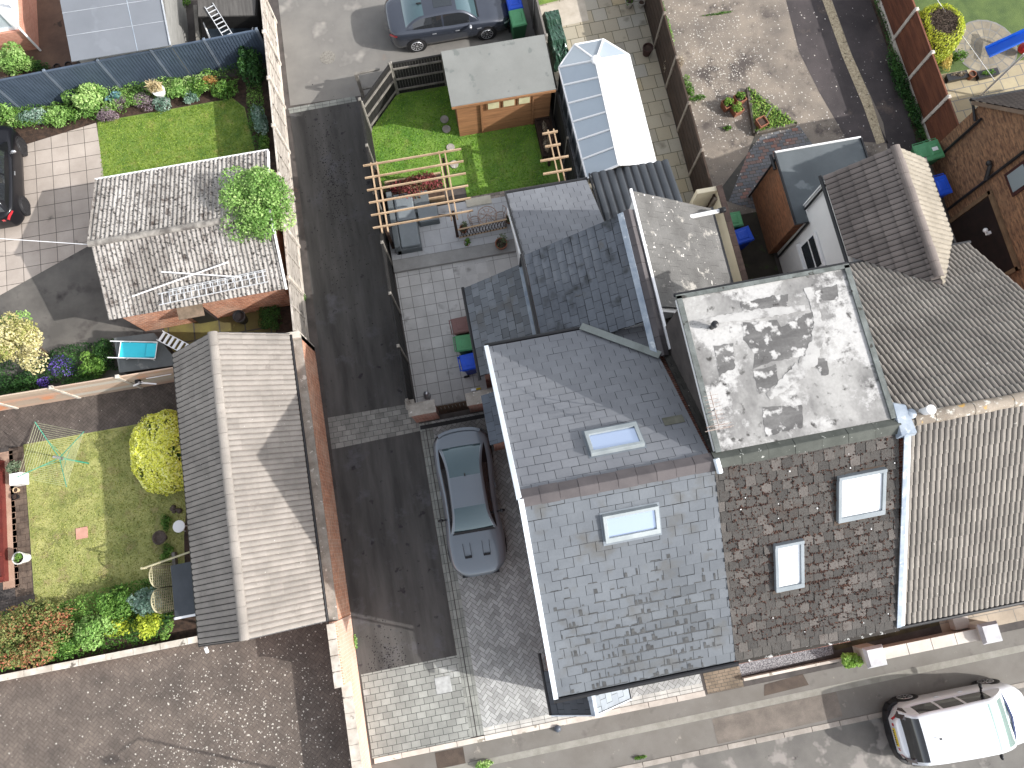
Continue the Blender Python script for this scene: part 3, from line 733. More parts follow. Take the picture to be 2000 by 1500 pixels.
# driveway tarmac + slabs upper left
M_tarL = mat('tar_left', A('8b857d', .55), A('736e68', .52), 1.0, fine=.25, bump=.4, bscale=70, spots=A('564e4c', .5), sscale=1.5, slo=.58, shi=.75)
sheet('side_drive', [(-18.8, 7.65), (-11.6, 8.0), (-11.4, 14.4), (-18.8, 14.4)], .0, M_tarL)
slabp = [at(0, 577), at(181, 478), at(201, 345), at(186, 240), at(30, 262), at(0, 262)]
paving('slab_patio', [(-19.5, 10.9), at(0, 577), at(183, 475), at(203, 345), at(188, 240), (-19.5, 17.2)], .004, mat('slab_cream', A('c9bbae', .74), A('b7a99c', .7), .8, tint=.16, fine=.12, spots=A('77706a', .6), sscale=1.6, slo=.68, shi=.78), mat('slab_joint', A('6e655c', .5)), .62, .58, gap=.02, bond=0, ang=0)
M_lawnT = mat('lawn_bright', A('97b236', .62), A('6a9424', .57), 2.0, fine=.4, bscale=28, bump=.8, spots=A('a8ab4a', .6), sscale=2.5, slo=.56, shi=.72)
sheet('flower_bed', [(-19, 14.4), (-5.6, 14.4), (-5.6, 19.3), (-19, 19.3)], .001, M_soil)
sheet('side_lawn', [at(190, 238), at(455, 192), at(478, 210), at(500, 300), at(500, 340), at(200, 380)], .006, M_lawnT)
# yard between the brick garage and the alley fence
paving('mossy_slabs', [(-10.8, 8.0), (-6.9, 8.0), (-6.9, 9.9), (-10.8, 9.9)], .003, mat('slab_moss', A('8d8438', .6), A('776b3c', .55), 1.2, fine=.2, spots=A('a39a4a', .6), sscale=2), M_joint, .9, .75, gap=.05, bond=0)
sheet('flower_bed', [(-6.95, 7.9), (-5.9, 7.9), (-5.9, 9.8), (-6.95, 9.8)], .004, M_soil)
# middle garden
M_lawnC = mat('lawn_green', A('90ba32', .6), A('66a022', .55), 1.2, fine=.32, bscale=28, bump=.8, spots=A('9bb43e', .55), sscale=2.0, slo=.55, shi=.75, spots2=A('4c7f1e', .45), s2scale=1.0, s2lo=.52, s2hi=.75)
sheet('middle_lawn', [(-2.4, 13.1), (.7, 13.1), (.7, 12.35), (4.4, 12.35), (4.4, 17.35), (-1.2, 17.35), (-2.4, 16.1)], .004, M_lawnC)
M_slab = mat('slab_grey', A('d8d6d2', .84), A('c9c7c3', .8), 1.0, tint=.14, fine=.14, bump=.15, spots=A('8a8781', .62), sscale=1.6, slo=.62, shi=.8)
M_slabj = mat('slab_joint_grey', A('8b8984', .6), A('9c9a94', .62), 3)
paving('patio', [(-2.4, 4.85), (1.0, 4.85), (1.0, 10.1), (-2.4, 10.1)], .003, M_slab, M_slabj, .41, .41, gap=.018, bond=0)
paving('patio', [(-.1, 5), (2.5, 5), (2.5, 10.1), (-.1, 10.1)], .001, M_slab, M_slabj, .6, .6, gap=.015, bond=0)
# raised terrace with a step
st = MB().box(-2.4, 10.1, 0, 2.2, 10.55, .15); struct('terrace_step', st, mat('step_slab', A('b5b4b1', .7), A('a5a4a0', .68), 2, fine=.15))
st = MB().box(-2.4, 10.55, 0, 4.4, 12.35, .155); struct('terrace_base', st, M_slabj)
paving('terrace', [(-2.4, 10.56), (4.4, 10.56), (4.4, 12.35), (-2.4, 12.35)], .158, mat('terrace_slab', A('ced0d2', .74), A('bfc1c4', .72), 1.0, tint=.1, fine=.1, spots=A('857f78', .6), sscale=1.3, slo=.64, shi=.85), M_slabj, .61, .61, gap=.012, bond=.5)
paving('lawn_border', [(.6, 12.28), (4.4, 12.28), (4.4, 12.5), (.6, 12.5)], .16, mat('border_pink', A('b8a99c', .7), A('8f8378', .6), 4, tint=.3, fine=.3), M_joint, .2, .2, bond=0)
struct('terrace_slab_step', MB().box(.62, 12.1, .05, 1.55, 12.42, .2), mat('step_cream', A('d6d0bd', .8), A('bdb6a2', .75), 2))
# conservatory garden
M_sand = mat('sandstone', A('c8bba2', .72), A('b3a893', .7), .7, fine=.2, bump=.2, tintc=(A('b0a796', .68), A('c0b192', .7), A('bab5a8', .7), A('cdb584', .7)), spots=A('6a6040', .5), sscale=1.3, slo=.6, shi=.8)
paving('sandstone_patio', [(4.6, 6.5), (9.02, 6.5), (9.02, 26), (4.6, 26)], .002, M_sand, mat('sand_joint', A('8a8262', .5)), .56, .56, gap=.025, bond=.4, ang=.03)
sheet('side_grass', [at(1046, 12), at(1095, 0), at(1060, -60), at(1030, -60)], .008, M_lawnT)
sheet('pale_paving', [at(1050, 14), at(1100, 2), at(1135, -30), at(1150, 40), at(1060, 60)], .0075, mat('pale_pav', A('d8cbb8', .72), A('c5b8a4', .7), 2, fine=.1))
# right hand yard
M_yardc = mat('yard_concrete', A('b0a18f', .6), A('8d8277', .55), .7, fine=.4, bump=.5, bscale=30, spots=A('e4dcd4', .8), sscale=9, slo=.66, shi=.7, spots2=A('6b605a', .5), s2scale=.6, s2lo=.53, s2hi=.64)
sheet('yard', [(9.05, 9.9), (18.15, 9.9), (18.15, 30), (9.05, 30)], .0, M_yardc)
M_yardt = mat('yard_darktar', A('6a6060', .5), A('564e4f', .46), .9, fine=.3, bump=.5, spots=A('e0dbd6', .85), sscale=11, slo=.70, shi=.73, spots2=A('8c7a6c', .55), s2scale=.8, s2lo=.58, s2hi=.72)
sheet('yard_tarmac', poly_px((1535, 0), (1605, 0), (1660, 130), (1735, 280), (1655, 275), (1600, 180), (1560, 100)), .004, M_yardt)
sheet('yard_tarmac', poly_px((1625, 0), (1700, 0), (1740, 110), (1790, 230), (1800, 300), (1735, 300), (1725, 240), (1665, 110)), .004, M_yardt)
M_grv = mat('gravel_strip', A('d8c7a2', .8), A('b09c7c', .7), 12, fine=.5, bscale=25, bump=1, spots=A('6c6240', .5), sscale=5, slo=.6, shi=.7)
sheet('gravel_strip', poly_px((1606, 0), (1624, 0), (1660, 100), (1700, 190), (1728, 278), (1712, 282), (1685, 205), (1645, 110)), .009, M_grv)
sheet('side_planting_strip', poly_px((1700, 0), (1718, 0), (1748, 80), (1795, 215), (1825, 300), (1795, 300), (1770, 200)), .006, M_soil)
M_blue = mat('blue_brick', A('86868c', .64), A('74747c', .62), 2, fine=.25, tintc=(A('70757c', .65), A('7d8186', .65), A('85888c', .65), A('8b8078', .65), A('b4745c', .68)), spots=A('5f6a45', .5), sscale=3, slo=.64, shi=.75)
paving('blue_brick_paving', poly_px((1395, 385), (1460, 300), (1475, 262), (1560, 245), (1600, 300), (1520, 420), (1440, 400)), .006, M_blue, M_joint, .24, .13, gap=.015)
sheet('side_passage', [(9.3, 5.6), (11.3, 5.6), (11.3, 10.0), (9.3, 10.0)], .003, mat('passage', A('50483a', .55), A('3a3428', .5), 1.5, fine=.35, spots=A('4f5a30', .5), sscale=2.5))
# far right garden
sheet('right_lawn', [(18.3, 14.2), (32, 14.2), (32, 32), (18.3, 32)], .002, mat('lawn_right', A('6f8a34', .52), A('55742a', .48), 1.6, fine=.35, bscale=28, bump=.7))
paving('cream_patio', [(18.3, 9.5), (30, 9.5), (30, 14.25), (18.3, 14.25)], .004, mat('cream_slab', A('cdbd93', .66), A('baa986', .64), .8, fine=.15, tint=.22), M_slabj, .62, .46, gap=.035, bond=.37, ang=.05)
ck = MB(); cc = at(1925, 92)
for rr in range(3):
    for k in range(18):
        a0, a1 = k*2*PI/18+.02, (k+1)*2*PI/18-.02; r0, r1 = .1+rr*.37, .43+rr*.37
        ck.face([(cc.x+r*math.cos(a), cc.y+r*math.sin(a), .016) for r, a in ((r0, a0), (r1, a0), (r1, a1), (r0, a1))], random.random())
struct('paving_circle', ck, mat('circle_slab', A('b3a68c', .62), A('9a8f7a', .58), 2, tint=.3, fine=.2))
sheet('paving_circle_base', [(cc.x+1.24*math.cos(a*.3), cc.y+1.24*math.sin(a*.3), 0) for a in range(21)], .012, M_slabj)
# front gardens along the street
paving('front_path', [(5.25, -5.85), (6.45, -5.85), (6.45, -4.6), (5.25, -4.6)], .005, mat('path_brown', A('a08c74', .66), A('84745f', .62), 2, tint=.3, fine=.25), M_joint, .2, .1, gap=.012)
gv = mat('gravel_grey', A('b5b3b5', .75), A('66646a', .6), 26, lo=.4, hi=.6, fine=.5, bscale=50, bump=1)
sheet('front_gravel', [(6.4, -5.55), (9.55, -5.45), (9.55, -4.5), (6.4, -4.6)], .006, gv)
sheet('front_bed', [(9.6, -5.35), (14.2, -5.2), (14.2, -4.0), (9.6, -4.0)], .006, mat('bed_moss', A('6c6240', .55), A('4a422c', .5), 2.5, fine=.4, bump=.5))
paving('front_slabs', [(13.2, -5.6), (20, -5.6), (20, -3.6), (13.2, -3.6)], .008, mat('slab_front', A('c9b79f', .74), A('b3a28c', .7), 1, fine=.15, tint=.1), M_slabj, .9, .6, gap=.02)
# stepping stones
for i, (x, y) in enumerate(((868, 233), (872, 252), (880, 288), (887, 321))):
    p = at(x, y, .03); tag(MB().lathe((p.x, p.y, 0), [(.16, .0), (.16, .045), (.15, .05)], 22).build('stepping_stone', M_cgrey), ('round grey stepping stone nearest the shed corner', 'round grey stepping stone second from the shed', 'round pale stepping stone just above the pergola beams', 'round pale stepping stone under the pergola beam ends')[i], 'stepping stone', 'stepping stones across the lawn')

# ================================================================ buildings
M_slate = mat('slate_new', A('8b929a', .46), A('7e858e', .44), .8, tint=.55, rough=.6, fine=.1, bscale=18, spec=.35, spots=A('76746f', .48), sscale=1.3, slo=.54, shi=.78, bump=.1)
M_slate2 = mat('slate_old', A('7c838d', .54), A('6e7580', .52), .8, tint=.2, rough=.62, fine=.18, bscale=14, spec=.3, spots=A('474b4b', .45), sscale=1.6, slo=.57, shi=.72, spots2=A('7a7468', .5), s2scale=1.1, s2lo=.6, s2hi=.75)
M_slateb = mat('slate_bed', (.018, .018, .02), fine=0)
M_ridge = mat('ridge_brown', A('787071', .5), A('6a6365', .48), 2, tint=.15, fine=.1, rough=.7)
M_gut = mat('gutter_black', (.02, .02, .022), rough=.35, fine=0)
M_verge = mat('verge_white', A('e4ecf2', .95), A('d5dfe8', .9), 1.5, rough=.4, fine=.05)
M_chan = mat('tile_channel', A('332e2a', .34), A('443d37', .38), 6, fine=.2)  # roll grooves: dirt and shadow gaps both put into this dark colour
M_render_w = mat('render_white', (.78, .78, .77), (.72, .72, .71), 1, fine=.06, bump=.1)
M_cheek = mat('cheek_tile', A('6d6460', .5), A('57504e', .48), 2, fine=.2, rough=.8)
M_pane = glass('roof_glass', (.38, .46, .62), rough=.03, metal=.5)
M_panew = mat('blind_pane', (.88, .9, .92), (.84, .87, .9), .6, rough=.15, fine=.02, coat=1)
M_frame = mat('window_frame_grey', A('b9c2c4', .7), A('a5afb2', .68), 2, rough=.45, fine=.05)

def body(x0, x1, y0, y1, ez, ry=None, rz=None, inset=.0):
    """walls up to the eaves with gables following the ridge (ridge along X)"""
    mb = MB()
    if ry is None: return mb.box(x0, y0, 0, x1, y1, ez)
    pr = [(y0, 0), (y1, 0), (y1, ez), (ry, rz), (y0, ez)]
    return mb.hexa([(x0, y, z) for y, z in pr], [(x1, y, z) for y, z in pr])
def body_y(x0, x1, y0, y1, ez, rx, rz, z0=0):
    pr = [(x0, z0), (x1, z0), (x1, ez), (rx, rz), (x0, ez)]
    return MB().hexa([(x, y0, z) for x, z in pr][::-1], [(x, y1, z) for x, z in pr][::-1])

# ---- left terraced house ------------------------------------------------
H = thing('terraced_house', 'end terraced house with new grey slate roofs, beside the block driveway', 'house', (2.7, .5, 0))
body(.55, 4.8, -3.75, 5.15, 4.9, .88, 7.98).build('wall', M_wall_red, H)
F = slope_s(.38, 5.08, -4.0, 5.0, 4.88, 3.2)
def stain(a, u, r):
    t = r.random()*.2 + .62
    d = math.exp(-((a-3.4)**2/1.2 + (u-1.7)**2/1.6))*.8 + math.exp(-((a-1.6)**2/1.0 + (u-.9)**2/.5))*.35 + math.exp(-((u-.1)**2)/.15)*.2
    return max(0, min(1, t - d*r.uniform(.2, 1.3)))
cut_r = [((5.08, -4, 0), (4.88, .28, 0))]
fr = slates(F, .38, .29, clip=[((5.07, -4.0, 0), (1, .052, 0))], tintf=stain, rough=.005, seed=3, miss=.0).build('front_roof', [M_slate, M_slateb], H)
B = slope_n(.33, 4.86, 5.35, 5.05, 4.47, 3.15)
slates(B, .4, .27, clip=[((4.80, .88, 0), (1, 0.02, 0))], seed=5, rough=.004).build('rear_roof', [mat('slate_rear', A('93969c', .66), A('898c93', .64), .8, tint=.14, rough=.6, fine=.08, bscale=18, spec=.35), M_slateb], H)
ridge((.36, .88, 8.14), (4.82, .88, 8.14), .2, .45, ang=True).build('ridge', M_ridge, H)
v = MB()
v.bar((.36, -4.02, 5.02), (.36, .88, 8.235), .12, .1); v.bar((.33, .88, 8.235), (.29, 5.37, 5.07), .12, .1); v.build('verge', M_verge, H, bevel=.008)
gt = MB().tube((.3, -4.09, 4.97), (5.12, -4.09, 4.97), .065, n=10); gt.tube((.25, 5.43, 4.98), (3.1, 5.43, 4.98), .06, n=10)
gt.build('gutter', M_gut, H)
MB().box(.5, -4.05, 4.78, 5.05, -3.72, 4.9).build('soffit', M_gut, H)
MB().tube((.48, -3.86, 4.95), (.48, -3.86, 0), .035).build('downpipe', M_gut, H)
M_ltd = mat('lead_dull', A('98a2ac', .6), A('8a949e', .58), 3, rough=.6)
skylight(H, F, 1.75, 4.3, 1.3, .74, M_frame, M_pane, h=.12, fm=M_ltd); skylight(H, B, 1.4, 3.93, 1.28, .74, M_frame, M_pane, h=.12, fm=M_ltd)
# soot streaks below the slate edges
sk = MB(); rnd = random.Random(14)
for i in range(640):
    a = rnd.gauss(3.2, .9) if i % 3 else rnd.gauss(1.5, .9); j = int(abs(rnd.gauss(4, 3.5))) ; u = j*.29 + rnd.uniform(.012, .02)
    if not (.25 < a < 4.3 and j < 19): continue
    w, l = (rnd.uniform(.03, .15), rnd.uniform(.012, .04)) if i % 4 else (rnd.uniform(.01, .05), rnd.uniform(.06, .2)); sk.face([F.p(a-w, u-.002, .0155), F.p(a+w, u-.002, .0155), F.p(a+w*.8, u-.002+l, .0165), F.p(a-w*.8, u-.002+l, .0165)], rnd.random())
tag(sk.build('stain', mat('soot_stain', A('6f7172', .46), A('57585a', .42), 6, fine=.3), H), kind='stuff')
# small lead patch by the valley
MB().hexa([B.p(.25, 3.9, .014), B.p(.75, 3.9, .014), B.p(.75, 4.15, .014), B.p(.25, 4.15, .014)], [B.p(.25, 3.9, .03), B.p(.75, 3.9, .03), B.p(.75, 4.15, .03), B.p(.25, 4.15, .03)]).build('flashing', mat('mossy_patch', A('8d8c7c', .6), A('737362', .55), 3), H)
# rear wing (west slope), its north gable and ground floor roofs
Wg = slope_w(1.93, 5.0, 8.15, 4.37, 2.8, 1.72)
ztop = 4.37 + 1.72
# cut along the valley with the main rear slope
nB = B.N; nW = Wg.N; P0 = at(1140, 640, 5.1)
vdir = nB.cross(nW).normalized(); vn = Vector((vdir.y, -vdir.x, 0))
if vn.y > 0: vn = -vn
vp = Vector((3.1, 5.36, 5.1))
wing = slates(Wg, .33, .26, seed=8, rough=.006)
# keep the part north of the valley or over the side roof
wing.clip([(vp, vn)])
wing2 = slates(slope_w(1.93, 5.36, 8.15, 4.37, 2.8, 1.72), .33, .26, seed=9, rough=.007, clip=[])
wing2.clip([((3.1, 0, 0), (1, 0, 0))])
wing.clip([((3.1, 0, 0), (-1, 0, 0))])
mbw = MB()
for w_ in (wing, wing2): mbw.add(w_.v, w_.f, w_.t); mbw.m[-len(w_.m):] = w_.m
mbw.build('rear_wing_roof', [M_slate2, M_slateb], H)
va = Vector((3.02, 5.45, 5.09)); vb = Vector((4.74, 3.98, 6.12))
MB().bar(va + Vector((0, 0, .03)), vb + Vector((0, 0, .04)), .2, .025).build('valley', mat('valley_lead', A('a4aca8', .62), A('8f9690', .6), 2, rough=.6), H)
MB().bar((4.62, 4.05, 6.07), (4.62, 8.17, 6.07), .17, .03, up=(-.52, 0, .85)).build('flashing', M_lead, H)
ridge((4.84, 3.95, 6.1), (4.84, 8.2, 6.1), .15, .5, ang=True).build('wing_ridge', M_ridge, H)
body_y(2.1, 4.75, 5.1, 8.0, 4.3, 4.72, 5.95).build('rear_wing_wall', M_render_w, H)
MB().tube((1.86, 5.4, 4.33), (1.86, 8.2, 4.33), .06).build('gutter', M_gut, H)
Ln = slope_n(1.93, 4.66, 11.1, 2.62, 2.95, 1.6)
slates(Ln, .36, .28, seed=12, rough=.003).build('kitchen_roof', [MATS['slate_rear'], M_slateb], H)
MB().tube((1.88, 11.18, 2.56), (4.7, 11.18, 2.56), .055).build('gutter', M_gut, H)
pr = [(8.15, 0), (10.98, 0), (10.98, 2.55), (8.15, 4.1)]
MB().hexa([(2.08, y, z) for y, z in pr], [(4.58, y, z) for y, z in pr]).build('kitchen_wall', M_render_w, H)
v = MB(); v.bar((1.9, 8.1, 4.25), (1.9, 11.12, 2.62), .05, .16); v.build('bargeboard', M_gut, H)
v = MB(); v.bar((1.84, 8.3, 4.02), (1.84, 10.4, 2.85), .03, .2); v.build('fascia', M_white, H)
# side roof over the back door, leaning on the wing
Sd = slope_w(-.02, 5.2, 8.22, 2.35, 1.95, 1.25)
slates(Sd, .3, .27, seed=15, rough=.004).build('side_roof', [M_slate, M_slateb], H)
MB().tube((-.07, 5.1, 2.3), (-.07, 8.26, 2.3), .055).build('gutter', M_gut, H)
MB().bar((1.84, 5.45, 3.56), (1.84, 8.1, 3.56), .14, .12).build('flashing', M_lead, H)
pr = [(.12, 0), (2.1, 0), (2.1, 3.5), (.12, 2.3)]
MB().hexa([(x, 5.3, z) for x, z in pr][::-1], [(x, 8.12, z) for x, z in pr][::-1]).build('side_wall', M_wall_red, H)
MB().tube((1.82, 8.1, 4.3), (1.8, 8.15, 3.0), .04).tube((1.8, 7.9, 3.5), (1.75, 7.5, 3.42), .035).build('downpipe', M_gut, H)
# bay roof beside the car
Bs = slope_w(-.12, 3.0, 4.62, 2.2, .67, .42)
slates(Bs, .3, .3, seed=18).build('bay_roof', [mat('slate_bay', A('74808e', .58), A('66717f', .56), 1, tint=.2, fine=.08), M_slateb], H)
MB().box(-.02, 3.08, 0, .55, 4.55, 2.15).build('bay_wall', M_wall_red, H)
# porch
px0, px1, pxm, py0, py1 = .22, 2.5, 1.36, -4.98, -3.78
for S_, nm, m_ in ((slope_w(px0, py0, py1, 2.45, 1.14, .95), 'porch_roof', mat('porch_shaded', A('6a7078', .5), A('5c626b', .48), 1, tint=.15, fine=.08)), (slope_e(px1, py0, py1, 2.45, 1.14, .95), 'porch_roof', mat('porch_sunlit', A('a7b2bb', .7), A('98a3ad', .68), 1.5, fine=.08, tint=.25))):  # west slope darker, east paler: shade and sun put into the colours
    slates(S_, .3, .24, seed=21).build(nm, [m_, M_slateb], H)
ridge((pxm, py0-.02, 3.4), (pxm, py1, 3.4), .1, .4, ang=True).build('porch_ridge', M_lead, H)
body_y(px0+.14, px1-.14, py0+.12, -3.7, 2.4, pxm, 3.3).build('porch_wall', M_wall_red, H)
v = MB(); v.tube((px0-.04, py0, 2.4), (px0-.04, py1+.5, 2.4), .05); v.tube((px1+.04, py0, 2.4), (px1+.04, py1, 2.4), .05); v.build('gutter', M_gut, H)
v = MB(); v.bar((px0, py0-.01, 2.44), (pxm, py0-.01, 3.38), .03, .12); v.bar((px1, py0-.01, 2.44), (pxm, py0-.01, 3.38), .03, .12); v.build('bargeboard', M_verge, H)
# doors and windows on the street front
v = MB().box(3.0, -3.79, .9, 4.2, -3.74, 2.1); w = v.build('window', M_white, H); MB().box(3.08, -3.80, .98, 4.12, -3.78, 2.02).build('pane', glass('win_glass', (.03, .035, .04)), w)

# ---- middle terraced house ---------------------------------------------
Hm = thing('terraced_house', 'middle terraced house with a mossy tiled front and a white stained flat dormer', 'house', (7.2, .5, 0))
body(4.8, 9.25, -3.75, 5.15, 4.9, .88, 7.98).build('wall', M_wall_red, Hm)
M_moss = mat('mossy_tile', A('7c7671', .48), A('65615d', .45), 2.2, fine=.35, bscale=26, bump=.8, rough=.95, tintc=(A('53514e', .45), A('605c58', .5), A('6a6661', .5), A('857d77', .55)), spots=A('4a352c', .44), sscale=13, slo=.63, shi=.69, spots2=A('6a5a50', .45), s2scale=1.3, s2lo=.58, s2hi=.74)
Fm = slope_s(4.78, 9.5, -4.0, 5.0, 4.88, 3.2)
slates(Fm, .25, .28, clip=[((5.07, -4.0, 0), (-1, -.052, 0)), ((9.43, -4.0, 0), (1, .05, 0))], seed=23, rough=.03, jit=.025, miss=.0, thick=.02).build('front_roof', [M_moss, M_slateb], Hm)
# moss cushions
ms = MB(); rnd = random.Random(5)
for i in range(8000):
    a = rnd.uniform(.3, 4.6); u = rnd.uniform(.4, 5.6)
    if rnd.random() > .35 + .6*math.exp(-((a-2.7)**2/1.6+(u-1.6)**2/2.5)) + .5*math.exp(-((a-.8)**2/.5+(u-3.9)**2/2)): continue
    if rnd.random() < .7: u = round(u/.28)*.28 + rnd.gauss(0, .022)
    elif rnd.random() < .6: k_ = round(u/.28 - .5); a = round(a/.25 - (k_ % 2)*.5)*.25 + (k_ % 2)*.125 + rnd.gauss(0, .015)
    p = Fm.p(a, u, .03)
    if p.x > 9.2 or p.x < 4.8 - (p.y-.88)*.052: continue
    r = rnd.uniform(.010, .034); k = 5
    top = p + Fm.N*r*.8; vs = [p + Fm.A*r*math.cos(q*2*PI/k)*rnd.uniform(.6, 1.2) + Fm.U*r*math.sin(q*2*PI/k)*rnd.uniform(.6, 1.2) for q in range(k)] + [top]
    ms.add(vs, [(q, (q+1) % k, k) for q in range(k)], rnd.random())
mo = tag(ms.build('moss', mat('moss_brown', A('4a2a20', .5), A('6b4634', .52), 5, fine=.4, tint=.6), Hm), kind='stuff')
ls = MB()
for i in range(18): p = Fm.p(rnd.uniform(.4, 4.4), rnd.uniform(.3, 5.5), .04); ls.sphere(p, rnd.uniform(.01, .024), 6, 4, sz=.4)
tag(ls.build('bird_dropping', M_white, Hm), kind='stuff')
Bm = slope_n(4.86, 9.4, 5.35, 5.05, 4.47, 3.15)
slates(Bm, .27, .22, seed=25, rough=.02, thick=.02).build('rear_roof', [mat('moss_dark', A('57524c', .42), A('3c3a34', .4), 2, fine=.4, bump=.7, tint=.4, spots=A('cfc9c0', .8), sscale=14, slo=.7, shi=.73, spots2=A('434a2a', .4), s2scale=2), M_slateb], Hm)
ridge((4.83, .9, 8.16), (9.22, .9, 8.16), .2, .6, ang=True).build('ridge', mat('ridge_green', A('6c7068', .52), A('5b6058', .5), 3, fine=.25, tint=.2, spots=A('b9bab2'), sscale=9, slo=.66, shi=.7), Hm)
d = Hm
w = MB(); w.box(5.06, 1.12, 5.5, 9.04, 4.72, 8.12); w.build('dormer_wall', M_cheek, Hm)
w = MB(); w.box(4.95, 1.06, 8.12, 9.16, 4.86, 8.2)
M_flat = mat('flat_felt', A('c0beba', .62), A('8f8d8b', .5), .8, lo=.4, hi=.6, rough=.8, fine=.22, bscale=14, spots=A('55524f', .45), sscale=4.5, slo=.60, shi=.72, spots2=A('d0cecb', .66), s2scale=.75, s2lo=.49, s2hi=.56, stretch=(1, .55, 1))
w.build('dormer_roof', M_flat, Hm)
w = MB(); w.bar((4.97, 1.06, 8.225), (4.97, 4.86, 8.225), .13, .05); w.bar((9.12, 1.06, 8.225), (9.12, 4.86, 8.225), .13, .05); w.bar((4.9, 4.84, 8.225), (9.18, 4.84, 8.225), .1, .05)
w.build('roof_edge', mat('felt_edge', A('8c9390', .6), A('676d69', .55), 3, fine=.3, spots=A('4a4a44', .5), sscale=5), Hm)
MB().tube((4.9, 4.93, 8.12), (9.2, 4.93, 8.12), .05).build('gutter', M_gut, Hm)
MB().bar((4.93, 1.1, 8.13), (4.93, 4.8, 8.13), .05, .12).build('fascia', M_white, Hm)
def patch(pts, z, m, seed, jit=.05, name='felt_patch'):
    rnd = random.Random(seed); P = [at(1310+a/2.8, 520+b/2.8, z) for a, b in pts]; out = []
    for i, a in enumerate(P):
        b = P[(i+1) % len(P)]; n = max(2, int((b-a).length/.07))
        for k in range(n): q = a.lerp(b, k/n); out.append((q.x+rnd.gauss(0, jit*.5), q.y+rnd.gauss(0, jit*.5), z))
    from mathutils.geometry import tessellate_polygon
    out = ccw(out); tr = [t for t in tessellate_polygon([[Vector(p) for p in out]])]; fs = []
    for t in tr:
        a, b, c = (Vector(out[k]) for k in t); n = (b-a).cross(c-a).z
        if abs(n) > 1e-6: fs.append(t if n > 0 else t[::-1])
    return MB().add(out, fs).build(name, m, Hm)
def band(pts, z, m, seed):
    rnd = random.Random(seed); C = [(at(1310+a/2.8, 520+b/2.8, z), w/2.8/86) for a, b, w in pts]; L, R = [], []; P = []
    for (p, w), (q, v) in zip(C, C[1:]):
        n = max(2, int((q-p).length/.06))
        for k in range(n): P.append((p.lerp(q, k/n), w+(v-w)*k/n))
    mbb = MB(); vs = []
    for k, (p, w) in enumerate(P):
        d = (P[min(k+1, len(P)-1)][0]-P[max(k-1, 0)][0]).normalized(); s_ = Vector((-d.y, d.x, 0)); vs += [p + s_*w*.5*rnd.uniform(.75, 1.2), p - s_*w*.5*rnd.uniform(.75, 1.2)]
    return mbb.add(vs, [(2*k, 2*k+1, 2*k+3, 2*k+2) for k in range(len(P)-1)]).build('felt_patch', m, Hm)
M_fg = mat('felt_grey', A('8f8d8b', .5), A('6f6d6c', .46), 1.6, fine=.3, bscale=16, spots=A('d0cecb', .66), sscale=3.5, slo=.54, shi=.62, spots2=A('4f4b49', .42), s2scale=2.5, s2lo=.62, s2hi=.7, stretch=(.5, 2, 1))
M_fp = mat('felt_pale', A('d0cecb', .66), A('c2c0bd', .6), 2, lo=.3, hi=.7, fine=.15, spots=A('a3a19e', .54), sscale=3.5, slo=.5, shi=.64)
for k, (m_, pts) in enumerate(((M_fg, ((395, 310), (580, 290), (600, 330), (780, 240), (795, 320), (740, 490), (560, 520), (450, 560), (460, 480), (400, 400))), (M_fg, ((450, 570), (575, 540), (590, 640), (480, 700))), (M_fg, ((235, 430), (345, 420), (350, 560), (265, 600))), (M_fg, ((780, 140), (910, 100), (915, 180), (790, 200))), (M_fg, ((500, 770), (720, 760), (725, 880), (520, 930))), (M_fg, ((380, 200), (640, 150), (640, 215), (400, 250))), (M_fg, ((780, 510), (850, 500), (870, 590), (830, 600))))):
    patch(pts, 8.2035 + .0006*k, m_, k+3, jit=.025)
band(((755, 115, 55), (785, 220, 40), (815, 330, 60), (800, 420, 75), (760, 510, 85), (690, 590, 80), (600, 665, 60), (520, 720, 40)), 8.209, M_fp, 5)
band(((130, 310, 30), (330, 280, 50), (520, 255, 60), (750, 225, 30)), 8.2105, M_fp, 6)
v = MB(); p = at(1390, 640, 8.2); v.lathe(p, [(.055, 0), (.055, .2), (.085, .2), (.085, .3), (.03, .33)], 16); v.build('vent_pipe', M_black, Hm)
M_frd = mat('window_frame_blue', A('a9b3ba', .6), A('9da8af', .58), 2, rough=.5)
M_fld = mat('flashing_dirty', A('5b5a57', .5), A('6a5038', .45), 3, fine=.3)
skylight(Hm, Fm, 2.93, 3.6, 1.16, 1.25, M_frd, M_panew, h=.13, fm=M_fld); skylight(Hm, Fm, 1.36, 1.95, .72, 1.38, M_frd, M_panew, h=.13, fm=M_fld)
v = MB(); v.bar((9.3, .7, 8.25), (9.4, -4.0, 5.06), .12, .03); v.build('flashing', M_lead, Hm)
v = MB(); v.sphere(at(1780, 808, 8.25), .12, sz=.5); 
v.hexa([(9.1, .6, 8.1), (9.55, .6, 8.1), (9.55, 1.35, 8.05), (9.15, 1.5, 8.05)], [(9.15, .65, 8.28), (9.5, .65, 8.3), (9.45, 1.3, 8.28), (9.2, 1.4, 8.25)]); v.build('flashing', M_lead, Hm)
MB().tube((4.86, .92, 8.3), (4.9, .6, 8.2), .07).build('flashing', M_verge, Hm)
MB().box(5.06, -4.02, 4.78, 9.4, -3.72, 4.9).build('soffit', M_verge, Hm)
gt = MB().bar((5.15, -4.06, 4.93), (9.45, -4.06, 4.93), .1, .06); gt.build('gutter', mat('gutter_mossy', A('4c443c', .4), (.6, .6, .58), 7, lo=.55, hi=.62, fine=.3), Hm)
